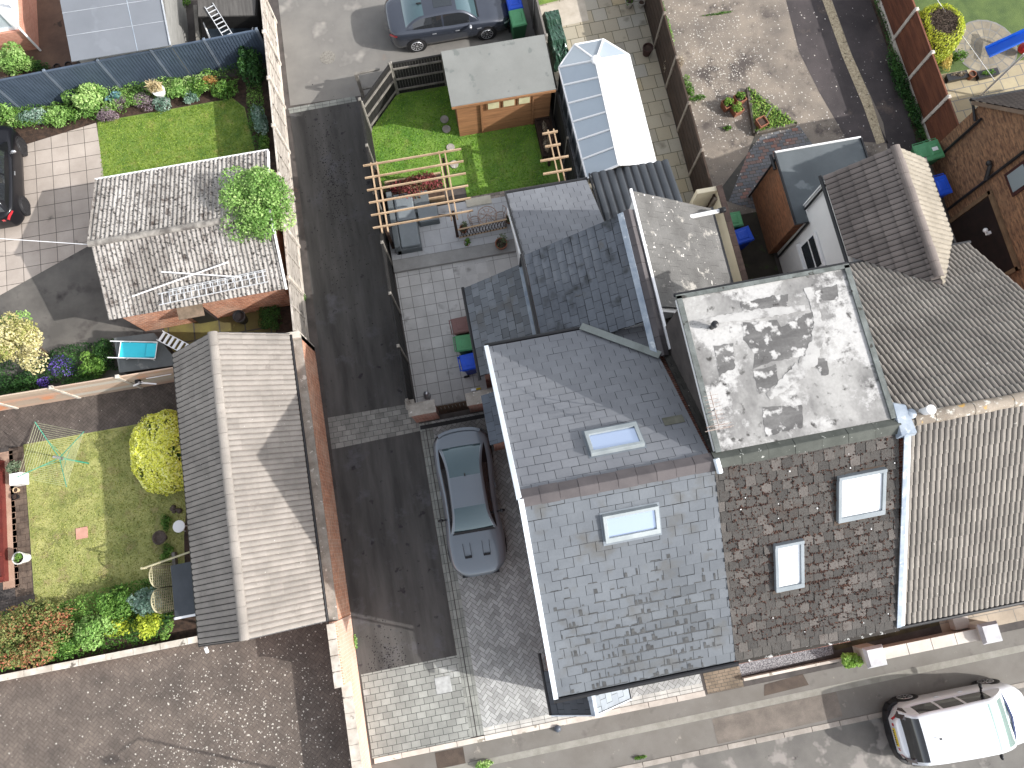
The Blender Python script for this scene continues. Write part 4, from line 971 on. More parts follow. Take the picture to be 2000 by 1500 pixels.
# projecting ground floor of the middle house
MB().box(5.25, -4.62, 0, 9.1, -3.7, 2.6).build('bay_wall', M_wall_red, Hm)
MB().box(5.22, -4.68, 0, 9.14, -3.74, .35).build('plinth', mat('plinth_white', A('d8cfc4', .8), A('a89c8e', .7), 3, fine=.2), Hm)
# wing
Wn = slope_e(7.95, 5.3, 8.75, 3.95, 2.85, 2.15)
M_oldflat = mat('old_asbestos', A('8a8885', .5), A('74726f', .46), 1.1, fine=.3, bscale=22, bump=.3, tint=.14, spots=A('e5e0d8', .85), sscale=8, slo=.68, shi=.72, spots2=A('b8b3aa', .68), s2scale=1.4, s2lo=.58, s2hi=.66)
slates(Wn, .42, .4, seed=31, rough=.004, gapw=.006).build('rear_wing_roof', [M_oldflat, M_slateb], Hm)
body_y(5.1, 7.82, 5.2, 8.62, 3.85, 5.12, 5.95).build('rear_wing_wall', M_render_w, Hm)
MB().bar((5.05, 4.1, 6.12), (5.05, 8.8, 6.12), .07, .1).build('fascia', M_white, Hm)
MB().bar((8.0, 5.3, 3.9), (8.0, 8.8, 3.9), .08, .07).build('gutter', M_gut, Hm)
v = MB(); v.tube(at(1340, 425, 4.6), at(1404, 412, 4.6), .065, n=14); a_ = at(1340, 425, 4.6)
fp = v.build('flue_pipe', M_white, Hm, smooth=True, auto=40)
v = MB(); v.tube(at(1404, 412, 4.6), at(1416, 409, 4.6), .085, n=12); v.tube(at(1410, 410, 4.75), at(1412, 410, 4.35), .06); v.build('cowl', M_black, Hm)
MB().box(a_.x-.14, a_.y-.12, 4.3, a_.x+.1, a_.y+.12, 4.66).build('flue_base', M_verge, Hm)
# chimney style aerial on the dormer edge
A_ = thing('television_aerial', 'rusty yagi television aerial on the west edge of the white flat dormer', 'aerial', (4.93, 1.95, 8.2))
v = MB(); b0 = Vector((4.93, 1.95, 8.2)); v.tube(b0, b0 + Vector((0, 0, .75)), .016); v.build('mast', M_silver, A_)
v = MB(); c0 = b0 + Vector((-.02, -.1, .72)); v.tube(c0 + Vector((0, -.35, 0)), c0 + Vector((0, .5, 0)), .01)
for k in range(9): y = -.3 + k*.09; v.tube(c0 + Vector((-.16, y, 0)), c0 + Vector((.16, y, 0)), .006, n=5)
for z in (-.08, .08): v.tube(c0 + Vector((-.3, -.34, z)), c0 + Vector((.3, -.34, z)), .007, n=5); v.tube(c0 + Vector((-.26, -.26, z)), c0 + Vector((.26, -.26, z)), .007, n=5)
v.build('element', mat('aerial_metal', A('d6cfc6'), A('8a5a44'), 20, metal=.3), A_)

# ---- right terraced house -----------------------------------------------
Hr = thing('terraced_house', 'right terraced house with beige ribbed roof tiles and a white rendered rear wing', 'house', (12.2, .5, 0))
body(9.4, 14.5, -3.75, 5.6, 4.75, .95, 7.98).build('wall', M_wall_red, Hr)
M_pan = mat('beige_tile', A('b0a79c', .58), A('989087', .54), 1.2, tint=.22, fine=.2, bscale=26, bump=.2, rough=.9, spots=A('d9d2c6', .8), sscale=9, slo=.7, shi=.74)
Fr = slope_s(9.5, 14.75, -3.95, 5.0, 4.9, 3.2)
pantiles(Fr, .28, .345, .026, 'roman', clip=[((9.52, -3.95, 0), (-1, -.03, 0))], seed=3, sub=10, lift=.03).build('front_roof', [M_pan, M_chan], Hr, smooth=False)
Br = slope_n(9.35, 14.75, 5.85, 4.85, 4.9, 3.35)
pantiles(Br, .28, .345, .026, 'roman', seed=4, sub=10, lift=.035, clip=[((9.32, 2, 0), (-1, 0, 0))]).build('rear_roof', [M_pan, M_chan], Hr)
ridge((9.6, .95, 8.14), (14.8, .95, 8.14), .15, .46, n=8).build('ridge', mat('ridge_lichen', A('b5a693', .68), A('9a8c7b', .62), 2, fine=.3, bump=.4, tint=.2, spots=A('d7a640', .75), sscale=3.2, slo=.63, shi=.68, spots2=A('e0dcd0', .8), s2scale=7, s2lo=.56, s2hi=.64), Hr, smooth=False)
MB().tube((9.45, -4.03, 4.93), (14.8, -4.03, 4.93), .06).build('gutter', M_gut, Hr)
MB().bar((9.42, .9, 8.24), (9.5, -3.98, 5.05), .1, .04).build('verge', M_verge, Hr)
v = MB(); p = at(1812, 802, 8.35); v.lathe((p.x, p.y, 8.0), [(.09, 0), (.09, .42), (.11, .42), (.11, .5)], 16); v.build('flue_pipe', M_white, Hr, smooth=True, auto=40)
v = MB(); v.hexa([(9.55, 1.0, 8.03), (10.1, 1.0, 8.03), (10.1, 1.5, 7.75), (9.55, 1.5, 7.75)], [(9.55, 1.0, 8.12), (10.1, 1.0, 8.12), (10.1, 1.5, 7.84), (9.55, 1.5, 7.84)]); v.build('flashing', M_lead, Hr)
# rear wing
wz, wx0, wx1, wxm, wrz = 4.62, 11.3, 14.5, 12.95, 5.78
Ww = slope_w(wx0, 3.6, 8.85, wz, wxm-wx0, wrz-wz); We = slope_e(wx1, 3.6, 8.85, wz, wx1-wxm, wrz-wz)
def above_main(mb, slope_, S2):    # trim a wing roof where it dips below the main rear slope
    n = slope_.N; m_ = S2.N; dr = n.cross(m_).normalized()
    # point on both planes at the wing ridge
    yy = S2.O.y - (S2.O.y*0 + (wrz - S2.O.z) / (3.35/4.9))
    q = Vector((wxm, yy, wrz)); nn = Vector((dr.y, -dr.x, 0)); nn = nn if nn.y < 0 else -nn
    return mb.clip([(q, nn)])
M_panD = mat('brown_tile', A('a1948c', .58), A('8c807a', .55), 1.2, tint=.2, fine=.18, bscale=26, bump=.2, rough=.9, spots=A('cfc8bc', .7), sscale=9, slo=.72, shi=.76)
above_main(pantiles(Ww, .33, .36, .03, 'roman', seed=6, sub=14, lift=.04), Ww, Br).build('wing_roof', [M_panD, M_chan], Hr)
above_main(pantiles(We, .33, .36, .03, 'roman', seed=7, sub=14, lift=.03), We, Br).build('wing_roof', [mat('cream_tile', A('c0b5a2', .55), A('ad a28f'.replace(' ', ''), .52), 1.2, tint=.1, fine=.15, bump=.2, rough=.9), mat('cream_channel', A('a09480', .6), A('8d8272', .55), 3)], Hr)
ridge((wxm, 4.8, wrz-.03), (wxm, 8.88, wrz-.03), .14, .46).build('wing_ridge', M_panD, Hr)
body_y(11.45, 14.35, 5.4, 8.75, wz-.05, wxm, wrz-.1).build('wing_wall', M_render_w, Hr)
gt = MB().tube((11.24, 5.7, wz-.05), (11.24, 8.9, wz-.05), .055); gt.tube((14.55, 5.7, wz-.05), (14.55, 8.9, wz-.05), .055); gt.tube((11.36, 8.6, wz-.1), (11.38, 8.6, 2.9), .04); gt.tube((11.38, 8.15, 2.85), (11.4, 8.1, .1), .04); gt.build('gutter', M_gut, Hr)
gt = MB().tube((9.3, 5.92, 4.8), (14.85, 5.92, 4.8), .05); gt.build('gutter', M_gut, Hr)
def wallrect(name, px, X, m, parent, d=.05, inset=0):
    ps = [at_x(a, b, X) for a, b in px]; y0, y1 = min(p.y for p in ps), max(p.y for p in ps); z0, z1 = min(p.z for p in ps), max(p.z for p in ps)
    return y0, y1, z0, z1
yy0, yy1 = 6.55, 7.75
wn = MB(); wn.box(11.36, yy0, 1.9, 11.44, yy1, 3.05); w = wn.build('window', M_white, Hr, bevel=.01)
p = MB(); p.box(11.345, yy0+.1, 2.0, 11.355, yy1-.1, 2.5); p.box(11.345, yy0+.1, 2.6, 11.355, yy1-.1, 2.95); p.build('pane', glass('win_glass', (.03, .035, .04)), w)
MB().box(11.28, yy0-.08, 1.8, 11.46, yy1+.08, 1.88).build('window_sill', M_white, Hr)
# flat roofed brick extension behind the wing
X_ = MB().box(11.12, 8.3, 0, 13.85, 10.7, 2.68); X_.build('extension_wall', brick('brick_tan', A('a8683a', .85), A('925a34', .8), A('8c6a4c', .7), third=A('6e4428', .8), bw=.225, bh=.075, ms=.006, noise_amt=.6), Hr)
MB().box(11.0, 8.2, 2.68, 13.98, 10.82, 2.78).build('extension_roof', mat('felt_dark', A('7d868b', .5), A('70797e', .48), .8, fine=.12, spots=A('8f989c', .55), sscale=1.2), Hr)
MB().bar((11.0, 10.82, 2.79), (13.98, 10.82, 2.79), .05, .09).build('fascia', M_white, Hr)
v = MB(); v.bar((13.99, 8.2, 2.8), (13.99, 10.82, 2.8), .05, .06); v.bar((10.99, 8.2, 2.8), (10.99, 10.82, 2.8), .05, .06); v.build('roof_edge', M_gut, Hr)
MB().tube((11.0, 10.6, 2.7), (11.02, 10.65, 0), .04).tube((10.95, 10.3, 2.6), (10.95, 10.85, 2.6), .06).build('downpipe', M_gut, Hr)
MB().box(11.4, 8.76, 2.8, 12.9, 8.8, 4.5).build('bargeboard', M_white, Hr)

# ---- brick house at the right edge --------------------------------------
Hb = thing('brick_house', 'tan brick house with black drainpipes and brown garage doors at the right edge', 'house', (21, 7.5, 0))
pr = [(3.85, 0), (11.1, 0), (11.1, 3.1), (7.5, 7.2), (3.85, 3.1)]
M_tanb = brick('brick_tan2', A('b58458', .8), A('8f6242', .75), A('9c7a5a', .65), third=A('5e4434', .75), bw=.225, bh=.075, ms=.008, noise_amt=.75)
MB().hexa([(18.1, y, z) for y, z in pr], [(26, y, z) for y, z in pr]).build('wall', M_tanb, Hb)
MB().hexa([(18.1, -6, 0), (26, -6, 0), (26, 3.8, 0), (18.1, 3.8, 0)], [(18.1, -6, 5), (26, -6, 5), (26, 3.8, 5), (18.1, 3.8, 5)]).build('wall', M_tanb, Hb)
for S_, nm in ((slope_n(17.95, 26, 11.35, 2.95, 3.85, 4.35), 'rear_roof'), (slope_s(17.95, 26, 3.65, 2.95, 3.85, 4.35), 'front_roof')):
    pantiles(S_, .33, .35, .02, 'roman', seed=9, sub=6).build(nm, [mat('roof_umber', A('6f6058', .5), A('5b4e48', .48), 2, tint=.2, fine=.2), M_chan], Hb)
v = MB(); v.bar((17.98, 11.3, 2.92), (17.98, 7.5, 7.2), .04, .12); v.build('verge', mat('verge_tan', A('a48a72', .6)), Hb)
gt = MB().tube((17.95, 11.4, 2.95), (26, 11.4, 2.95), .06); gt.tube((18.02, 11.28, 2.9), (18.0, 10.7, 2.75), .045); gt.build('gutter', M_gut, Hb)
for k, y in enumerate((10.62, 8.72)):
    v = MB().tube((18.02, y, 3.0 if k == 0 else 6.0), (18.02, y, .1), .05)
    if k: v.tube((17.98, y+.35, 2.75), (17.98, y, 2.35), .07); v.sphere((17.95, y+.4, 2.75), .1)
    v.build('downpipe', M_gut, Hb)
gd = MB().box(18.03, 5.6, .0, 18.09, 8.2, 2.15); g_ = gd.build('garage_door', mat('door_brown', A('3c221a', .4), A('2a1712', .35), 3, fine=.2), Hb)
gd = MB(); gd.box(18.0, 5.45, 0, 18.08, 5.58, 2.3); gd.box(18.0, 8.22, 0, 18.08, 8.35, 2.3); gd.box(18.0, 5.45, 2.17, 18.08, 8.35, 2.32); gd.build('door_frame', mat('frame_tan', A('9c7c58', .65), A('836648', .6), 3), g_)
pw = at_x(1990, 345, 18.05); w = MB().box(18.02, pw.y-.45, pw.z-.5, 18.09, pw.y+.35, pw.z+.45).build('window', mat('frame_maroon', A('5a2a24', .5)), Hb)
MB().box(18.0, pw.y-.35, pw.z-.38, 18.03, pw.y+.25, pw.z+.35).build('pane', glass('pane_grey', (.25, .3, .32)), w)
pl = at_x(1932, 455, 18.0); v = MB().box(17.9, pl.y-.05, pl.z-.06, 18.1, pl.y+.05, pl.z+.06); v.sphere((17.86, pl.y+.1, pl.z+.06), .08); v.build('security_light', M_white, Hb)

# ---- tiled garage ---------------------------------------------------------
G = thing('garage', 'long tiled garage with grey ridge between the yellow shrub and the alley', 'garage', (-7.6, 3.2, 0))
body_y(-9.2, -5.95, -1.05, 7.55, 2.4, -7.72, 3.6).build('wall', M_wall_or, G)
M_gt = mat('garage_tile', A('b5aca2', .63), A('a29a91', .6), 1.0, tint=.16, fine=.14, bscale=22, rough=.9, spots=A('efeae2', .9), sscale=10, slo=.74, shi=.76, spots2=A('8d837b', .6), s2scale=1.6, s2lo=.6, s2hi=.75)
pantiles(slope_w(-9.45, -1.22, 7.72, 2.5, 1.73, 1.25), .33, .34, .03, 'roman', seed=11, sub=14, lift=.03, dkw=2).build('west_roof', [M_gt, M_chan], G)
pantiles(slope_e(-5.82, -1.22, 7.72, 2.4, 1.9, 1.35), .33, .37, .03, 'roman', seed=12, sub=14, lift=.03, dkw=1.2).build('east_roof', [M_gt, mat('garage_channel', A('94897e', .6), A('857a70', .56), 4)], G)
ridge((-7.72, -1.24, 3.72), (-7.72, 7.74, 3.72), .14, .46).build('ridge', M_gt, G)
v = MB().tube((-9.5, -1.25, 2.42), (-9.5, 7.7, 2.42), .05); v.tube((-5.78, -1.25, 2.33), (-5.78, 7.7, 2.33), .045); v.build('gutter', M_gut, G)
v = MB(); 
for y in (-1.23, 7.73): v.bar((-9.45, y, 2.46), (-7.72, y, 3.7), .03, .1); v.bar((-5.82, y, 2.36), (-7.72, y, 3.7), .03, .1)
v.build('bargeboard', M_gut, G)
MB().tube((-9.32, -1.1, 2.4), (-9.3, -1.15, 0), .04).tube((-9.4, -1.3, 2.3), (-9.4, -1.45, 2.2), .05).build('downpipe', M_white, G)
# corrugated garage ---------------------------------------------------------
Gc = thing('garage', 'old brick garage with a lichen covered corrugated roof and ladders on it', 'garage', (-8.8, 12, 0))
body(-11.45, -6.05, 9.62, 14.2, 2.0, 11.75, 2.72).build('wall', M_wall_or, Gc)
M_corr = mat('corrugated', A('c4beb7', .72), A('968f88', .62), 1.2, fine=.35, bscale=34, rough=.95, spots=A('38322f', .4), sscale=13, slo=.55, shi=.64, spots2=A('6b5c54', .5), s2scale=3.2, s2lo=.52, s2hi=.66, stretch=(1, .35, 1))
for S_, nm in ((slope_s(-11.62, -5.82, 9.4, 2.08, 2.38, .78), 'front_roof'), (slope_n(-11.72, -5.84, 14.5, 2.12, 2.72, .76), 'rear_roof')):
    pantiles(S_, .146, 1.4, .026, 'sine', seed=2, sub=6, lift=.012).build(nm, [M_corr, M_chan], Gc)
ridge((-11.7, 11.78, 2.86), (-5.82, 11.78, 2.86), .11, 1.2).build('ridge', mat('ridge_cap', A('b3aca2', .68), A('77706a', .55), 4, fine=.3), Gc)
MB().bar((-5.8, 9.38, 2.05), (-5.78, 11.78, 2.9), .05, .12).bar((-5.78, 11.78, 2.9), (-5.8, 14.5, 2.1), .05, .12).build('bargeboard', M_white, Gc)
MB().bar((-11.74, 14.53, 2.1), (-5.8, 14.53, 2.1), .06, .06).build('fascia', M_white, Gc)
d_ = MB().hexa([(-9.6, 9.2, 1.5), (-8.75, 9.2, 1.5), (-8.75, 9.6, 1.62), (-9.6, 9.6, 1.62)], [(-9.6, 9.2, 1.54), (-8.75, 9.2, 1.54), (-8.75, 9.6, 1.68), (-9.6, 9.6, 1.68)]); d_.box(-9.5, 9.5, .1, -8.85, 9.61, 1.45, mi=1)
d_.build('door_canopy', [mat('mossy_board', A('a58c74', .65), A('80705a', .6), 5, fine=.3), M_dark], Gc)

# ---- sheds and conservatories --------------------------------------------
Sh = thing('garden_shed', 'brown timber garden shed with a pale grey felt roof on the green lawn', 'shed', (2.6, 16, 0))
M_ship = mat('shiplap', A('b07a48', .8), A('96653a', .75), 2, fine=.15, tint=.25, stretch=(.6, 1, 9))
def clad(mb, x0, x1, y0, y1, z1, step=.12):
    k = int(z1 / step)
    for i in range(k):
        z = i*step; o = .012
        mb.hexa([(x0-o, y0-o, z), (x1+o, y0-o, z), (x1+o, y1+o, z), (x0-o, y1+o, z)], [(x0, y0, z+step), (x1, y0, z+step), (x1, y1, z+step), (x0, y1, z+step)], random.random())
    return mb
clad(MB(), .88, 4.3, 15.12, 16.85, 2.16).build('wall', M_ship, Sh)
MB().hexa([(.7, 14.95, 2.12), (4.42, 14.95, 2.12), (4.42, 17.05, 2.3), (.7, 17.05, 2.3)], [(.7, 14.95, 2.17), (4.42, 14.95, 2.17), (4.42, 17.05, 2.36), (.7, 17.05, 2.36)]).build('roof', mat('felt_green', A('a3a5a0', .54), A('999b96', .52), .9, fine=.1, spots=A('8d928d', .5), sscale=1.6), Sh)
MB().bar((.7, 14.93, 2.1), (4.42, 14.93, 2.1), .03, .1).build('fascia', M_ship, Sh)
for i in range(3):
    x = 1.95 + i*.56; w = MB().box(x, 15.06, 1.45, x+.5, 15.1, 1.95).build('window', M_ship, Sh); MB().box(x+.05, 15.045, 1.5, x+.45, 15.058, 1.9).build('pane', mat('pane_cream', A('e6dfae', .85), A('cfc898', .8), 2, rough=.2, fine=.03), w)
MB().box(1.72, 15.055, .05, 1.78, 15.1, 2.05).box(3.62, 15.055, .05, 3.68, 15.1, 2.05).build('corner_trim', M_ship, Sh)
Cv = thing('conservatory', 'long white conservatory with blue tinted roof panels behind the houses', 'conservatory', (6, 13.5, 0))
M_poly = mat('poly_blue', A('bccad6', .74), A('b6c5d2', .72), .8, rough=.12, fine=.03, coat=1); M_poly_sun = mat('poly_sunlit', (.86, .88, .9), (.85, .87, .89), 1, rough=.12, fine=.01, coat=1)  # white east panels: sun glare put into the panel colour
ez, rz_ = 2.1, 2.85; R0, R1 = Vector((5.86, 15.3, rz_)), Vector((5.78, 11.3, rz_))
WS, WN, N1, N2, EN, ES = Vector((4.8, 11.4, ez)), Vector((4.72, 15.8, ez)), Vector((5.45, 16.6, ez)), Vector((6.5, 16.62, ez)), Vector((7.25, 15.84, ez)), Vector((7.22, 11.5, ez))
dz = Vector((0, 0, .03))
def panel(ps, m): MB().hexa([p for p in ps], [p + dz for p in ps]).build('roof_panel', m, Cv)
for i in range(6):
    a, b_ = i/6, (i+1)/6; panel([WS.lerp(WN, a), R1.lerp(R0, a), R1.lerp(R0, b_), WS.lerp(WN, b_)][::-1], M_poly); panel([ES.lerp(EN, a), ES.lerp(EN, b_), R1.lerp(R0, b_), R1.lerp(R0, a)][::-1], M_poly_sun)
for a, b_ in ((WN, N1), (N1, N2), (N2, EN)): panel([a, R0, b_], M_poly)
br = MB()
for i in range(7): br.bar(WS.lerp(WN, i/6) + dz*1.6, R1.lerp(R0, i/6) + dz*1.6, .06, .05); br.bar(ES.lerp(EN, i/6) + dz*1.6, R1.lerp(R0, i/6) + dz*1.6, .06, .05)
for p in (N1, N2): br.bar(p + dz*1.6, R0 + dz*1.6, .06, .05)
br.bar(R1 + dz*2, R0 + dz*2, .12, .08); br.sphere(R0 + dz*2, .19, sz=.5); br.build('glazing_bar', M_white, Cv)
gq = MB()
ring_ = [WS, WN, N1, N2, EN, ES]
for a, b_ in zip(ring_, ring_[1:]): gq.bar(a, b_, .09, .07)
gq.build('gutter', M_white, Cv)
wl = MB(); gl = MB(); c_ = Vector((6, 13.6, 0))
inn = [c_ + (Vector((p.x, p.y, 0)) - c_) * .965 for p in ring_]
for a, b_ in zip(inn, inn[1:]):
    wl.bar(a + Vector((0, 0, .3)), b_ + Vector((0, 0, .3)), .12, .6); wl.bar(a + Vector((0, 0, .64)), b_ + Vector((0, 0, .64)), .16, .06); L_ = (b_-a).length; k = max(1, round(L_/.7))
    for i in range(k+1): q = a.lerp(b_, i/k); wl.bar(q + Vector((0, 0, .6)), q + Vector((0, 0, 2.1)), .07, .07)
    gl.bar(a + Vector((0, 0, 1.35)), b_ + Vector((0, 0, 1.35)), .02, 1.4)
wl.build('frame', M_white, Cv); gl.build('side_window', glass('cons_glass', (.5, .56, .6)), Cv)
# black corrugated lean-to roof over the side return
Cn = thing('lean_to_canopy', 'black corrugated lean-to roof between the slate kitchen roof and the conservatory', 'lean-to', (6.1, 10.4, 0))
Sc = slope_n(4.82, 7.5, 11.3, 2.6, 1.95, .42)
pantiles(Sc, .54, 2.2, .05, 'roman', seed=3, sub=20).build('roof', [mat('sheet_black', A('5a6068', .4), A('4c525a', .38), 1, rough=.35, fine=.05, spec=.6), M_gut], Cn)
w = MB().box(7.3, 9.5, 0, 7.4, 11.1, 2.5); w.box(4.9, 9.4, 0, 7.35, 9.5, 2.8); w.build('wall', M_render_w, Cn)
MB().bar((4.78, 9.4, 3.04), (4.78, 11.3, 2.63), .05, .08).build('edge_trim', M_gut, Cn)
# side passage wall, cream painted
Wc = thing('garden_wall', 'cream painted wall with brown coping behind the middle house', 'wall', (9.2, 8, 0))
MB().box(9.1, 5.4, 0, 9.24, 10.2, 2.0).box(8.4, 10.2, 0, 9.24, 10.36, 2.0).build('wall', mat('cream_paint', A('efe3c4', .88), A('e6d8b6', .85), 1, fine=.05), Wc)
cp = MB()
for i in range(11): cp.box(9.09, 5.4+i*.45, 2.0, 9.28, 5.84+i*.45, 2.07, random.random())
cp.build('coping', mat('coping_brown', A('84695c', .6), A('6b564c', .55), 3, tint=.3, fine=.3), Wc)

# ---- top left buildings -----------------------------------------------------
T = thing('garden_building', 'large grey felted garden building with white roof battens, top left', 'outbuilding', (-10.5, 21, 0))
q0, q1, q2, q3 = at(140, 118, 2.0), at(333, 93, 2.0), at(318, 0, 2.4), at(127, 0, 2.4)
x0, x1, y0, y1 = -12.33, -8.8, 19.4, 24.0
MB().box(x0+.15, y0+.15, 0, x1-.05, y1, 2.0).build('wall', mat('shed_grey', A('a5a49f', .62), A('94938e', .6), 2, stretch=(1, 1, 6)), T)
Sg = slope_s(x0, x1, y0, 2.0, 2.2, .5)
rf = MB().hexa([Sg.p(0, 0, -.04), Sg.p(Sg.W, 0, -.04), Sg.p(Sg.W, Sg.L, -.04), Sg.p(0, Sg.L, -.04)], [Sg.p(0, 0), Sg.p(Sg.W, 0), Sg.p(Sg.W, Sg.L), Sg.p(0, Sg.L)])
rf.box(x0, y0+2.2, 2.44, x1, y1, 2.5); rf.build('roof', mat('felt_blue', A('8d939c', .6), A('868c95', .58), .7, fine=.08, spots=A('8f959e', .6), sscale=.9), T)
bt = MB()
for u in (.92, 1.75): bt.bar(Sg.p(0, u, .008), Sg.p(Sg.W, u-.03, .008), .014, .016)
bt.bar(Sg.p(2.35, 0, .003), Sg.p(2.3, Sg.L, .003), .02, .012, mi=1); bt.bar((x1, y0, 2.02), (x1, y0+2.2, 2.52), .04, .05); bt.build('batten', [mat('batten_grey', A('c4cad2', .7)), M_lead], T)
T2 = thing('conservatory', 'corner of a white framed sunroom on a red brick base, top left corner', 'conservatory', (-15.5, 23, 0))
w = MB().box(-19, 21.95, 0, -14.65, 27, 1.0); w.build('wall', brick('brick_salmon', A('d98f72', .9), A('cf8468', .88), A('d9a48c', .9), third=A('c47a60', .85)), T2)
w = MB().box(-18.9, 22.05, 1.0, -14.75, 27, 1.1); w.box(-14.9, 22.05, 1.1, -14.8, 22.15, 2.2)
for k in range(4): w.box(-14.9, 22.9+k*.8, 1.1, -14.8, 23.0+k*.8, 2.2)
w.box(-18.9, 22.0, 2.15, -14.7, 22.2, 2.3); w.box(-14.95, 22.0, 2.15, -14.7, 27, 2.3); w.build('frame', M_white, T2)
MB().box(-18.8, 22.1, 1.1, -14.87, 22.14, 2.15).build('pane', glass('cons_glass'), T2)
MB().tube((-14.62, 21.9, 1.4), (-14.6, 21.85, .02), .045).build('downpipe', M_white, T2)
sheet('courtyard', poly_px((0, 150), (0, 40), (70, -60), (150, -60), (150, 130), (60, 150)), .002, mat('court_brown', A('8a6a55', .62), A('75594a', .58), 1.2, fine=.3, tint=.2, spots=A('5c4a40', .5), sscale=1.5))
# left edge building, lower left
T3 = thing('conservatory', 'maroon framed sunroom at the left edge beside the dry lawn', 'conservatory', (-17.5, 4, 0))
w = MB().box(-20, 1.85, 0, -16.75, 5.9, .02); w.build('wall', brick('brick_salmon'  , (0,0,0), (0,0,0), (0,0,0)), T3)
w = MB()
for k in range(6): y = 1.9 + k*.78; w.box(-16.72, y, .02, -16.6, y+.12, 1.9)
w.box(-16.75, 1.85, .0, -16.55, 5.9, .22); w.box(-16.8, 1.85, 1.9, -16.6, 5.9, 2.0); w.build('frame', mat('maroon_paint', A('8d3b33', .6), A('7d332c', .58), 2, rough=.4), T3)
MB().box(-16.7, 1.9, .22, -16.68, 5.85, 1.9).build('pane', glass('win_glass'), T3)
MB().box(-20, 1.8, 2.0, -16.75, 5.95, 2.08).build('roof', M_panew, T3)

# ================================================================ fences and walls
M_board = mat('fence_dark', A('383532', .36), A('282624', .34), 2, tint=.3, fine=.3, stretch=(1, 1, 6))
M_postg = mat('post_grey', A('a09a90', .65), A('857f76', .6), 4, fine=.25)
M_pale = mat('fence_pale', A('c9bfb3', .8), A('9f968b', .72), 3, tint=.35, fine=.3, stretch=(1, 1, 6), spots=A('6b635c', .5), sscale=4, slo=.6, shi=.7)
fence('garden_fence', 'weathered pale fence of concrete posts and panels along the left side of the alley', (-5.8, 7.95), (-5.42, 21.4), 7, 1.8, M_pale, M_concw, style='horiz', grav=.3, gm=M_concw, flip=-1, post=.12, first=False)
fence('garden_fence', 'slate blue ribbed composite fence with pale post caps above the flower border', (-17.3, 19.25), (-5.75, 19.68), 6, 1.75, mat('blue_comp', A('61738a', .55), A('56677d', .52), 2, fine=.1, tint=.1, rough=.5), mat('blue_post', A('7c8a9c', .6)), style='ribbed', flip=1, post=.09)
fence('garden_fence', 'fence of pale and orange concrete slabs between the two left gardens', (-18.2, 7.72), (-9.6, 7.58), 4, 1.55, mat('slab_fence', A('d9b596', .85), A('c9b09a', .8), .5, tint=.1, fine=.1, tintc=(A('d0cec2', .85), A('e0a888', .85), A('c9b49c', .82), A('b8a08c', .8)), spots=A('e89a6a', .85), sscale=.9, slo=.6, shi=.7), M_concw, style='slab', post=.11)
fence('garden_fence', 'black close boarded fence with pale capping between the alley and the paved yard', (-2.48, 4.95), (-2.43, 15.95), 6, 2.0, M_board, M_postg, style='vert', flip=-1, post=.09, railm=M_postg)
fence('garden_fence', 'short angled black fence at the corner of the green lawn', (-2.42, 16.0), (-1.2, 17.35), 1, 1.75, M_board, M_postg, style='vert', flip=1, post=.09, railm=M_postg)
fence('garden_fence', 'black fence with three pale rails behind the green lawn, left of the shed', (-1.15, 17.37), (4.5, 17.42), 3, 1.75, M_board, M_postg, style='vert', flip=1, post=.09, railm=M_postg)
fence('garden_fence', 'thin dark fence between the green lawn and the conservatory', (4.52, 11.3), (4.55, 17.2), 3, 1.7, M_board, M_postg, style='vert', flip=1, post=.07)
fence('garden_fence', 'grey weathered fence beside the bins behind the dark saloon car', (4.58, 17.4), (4.5, 23), 3, 1.8, mat('fence_grey', A('8d857d', .6), A('78716a', .55), 3, tint=.3, fine=.3, stretch=(1, 1, 6)), M_postg, style='vert', flip=1)
fence('garden_fence', 'dark brown panel fence with concrete posts between the sandstone patio and the bare yard', (9.05, 10.0), (9.05, 23.2), 7, 1.75, mat('fence_umber', A('5c4636', .5), A('473527', .45), 2, tint=.3, fine=.3, stretch=(1, 1, 5)), mat('post_worn', A('ab9c8b', .65), A('8d7f70', .6), 4, fine=.2), style='horiz', flip=-1, post=.11)
fence('garden_fence', 'red brown panel fence with pale concrete posts beside the golden shrub', (18.22, 8.6), (18.18, 21.5), 7, 1.75, mat('fence_red', A('8e5232', .66), A('74402a', .6), 1, tint=.3, fine=.25, stretch=(1, 1, 6)), M_concw, style='horiz', flip=-1, grav=.25, gm=M_concw, post=.12)
# gate post beside the corner
v = thing('gate_post', 'grey wooden gate post with a cross rail by the corner of the black fence', 'post', (-2.5, 17.55, 0))
MB().bar((-2.48, 17.45, 0), (-2.48, 17.45, 1.45), .12, .12, up=(0, 1, 0)).build('post', M_postg, v); MB().bar((-2.48, 17.45, 1.4), (-1.6, 17.5, 1.4), .08, .06).bar((-2.48, 17.45, .5), (-1.7, 17.5, .5), .08, .06).build('rail', M_postg, v)
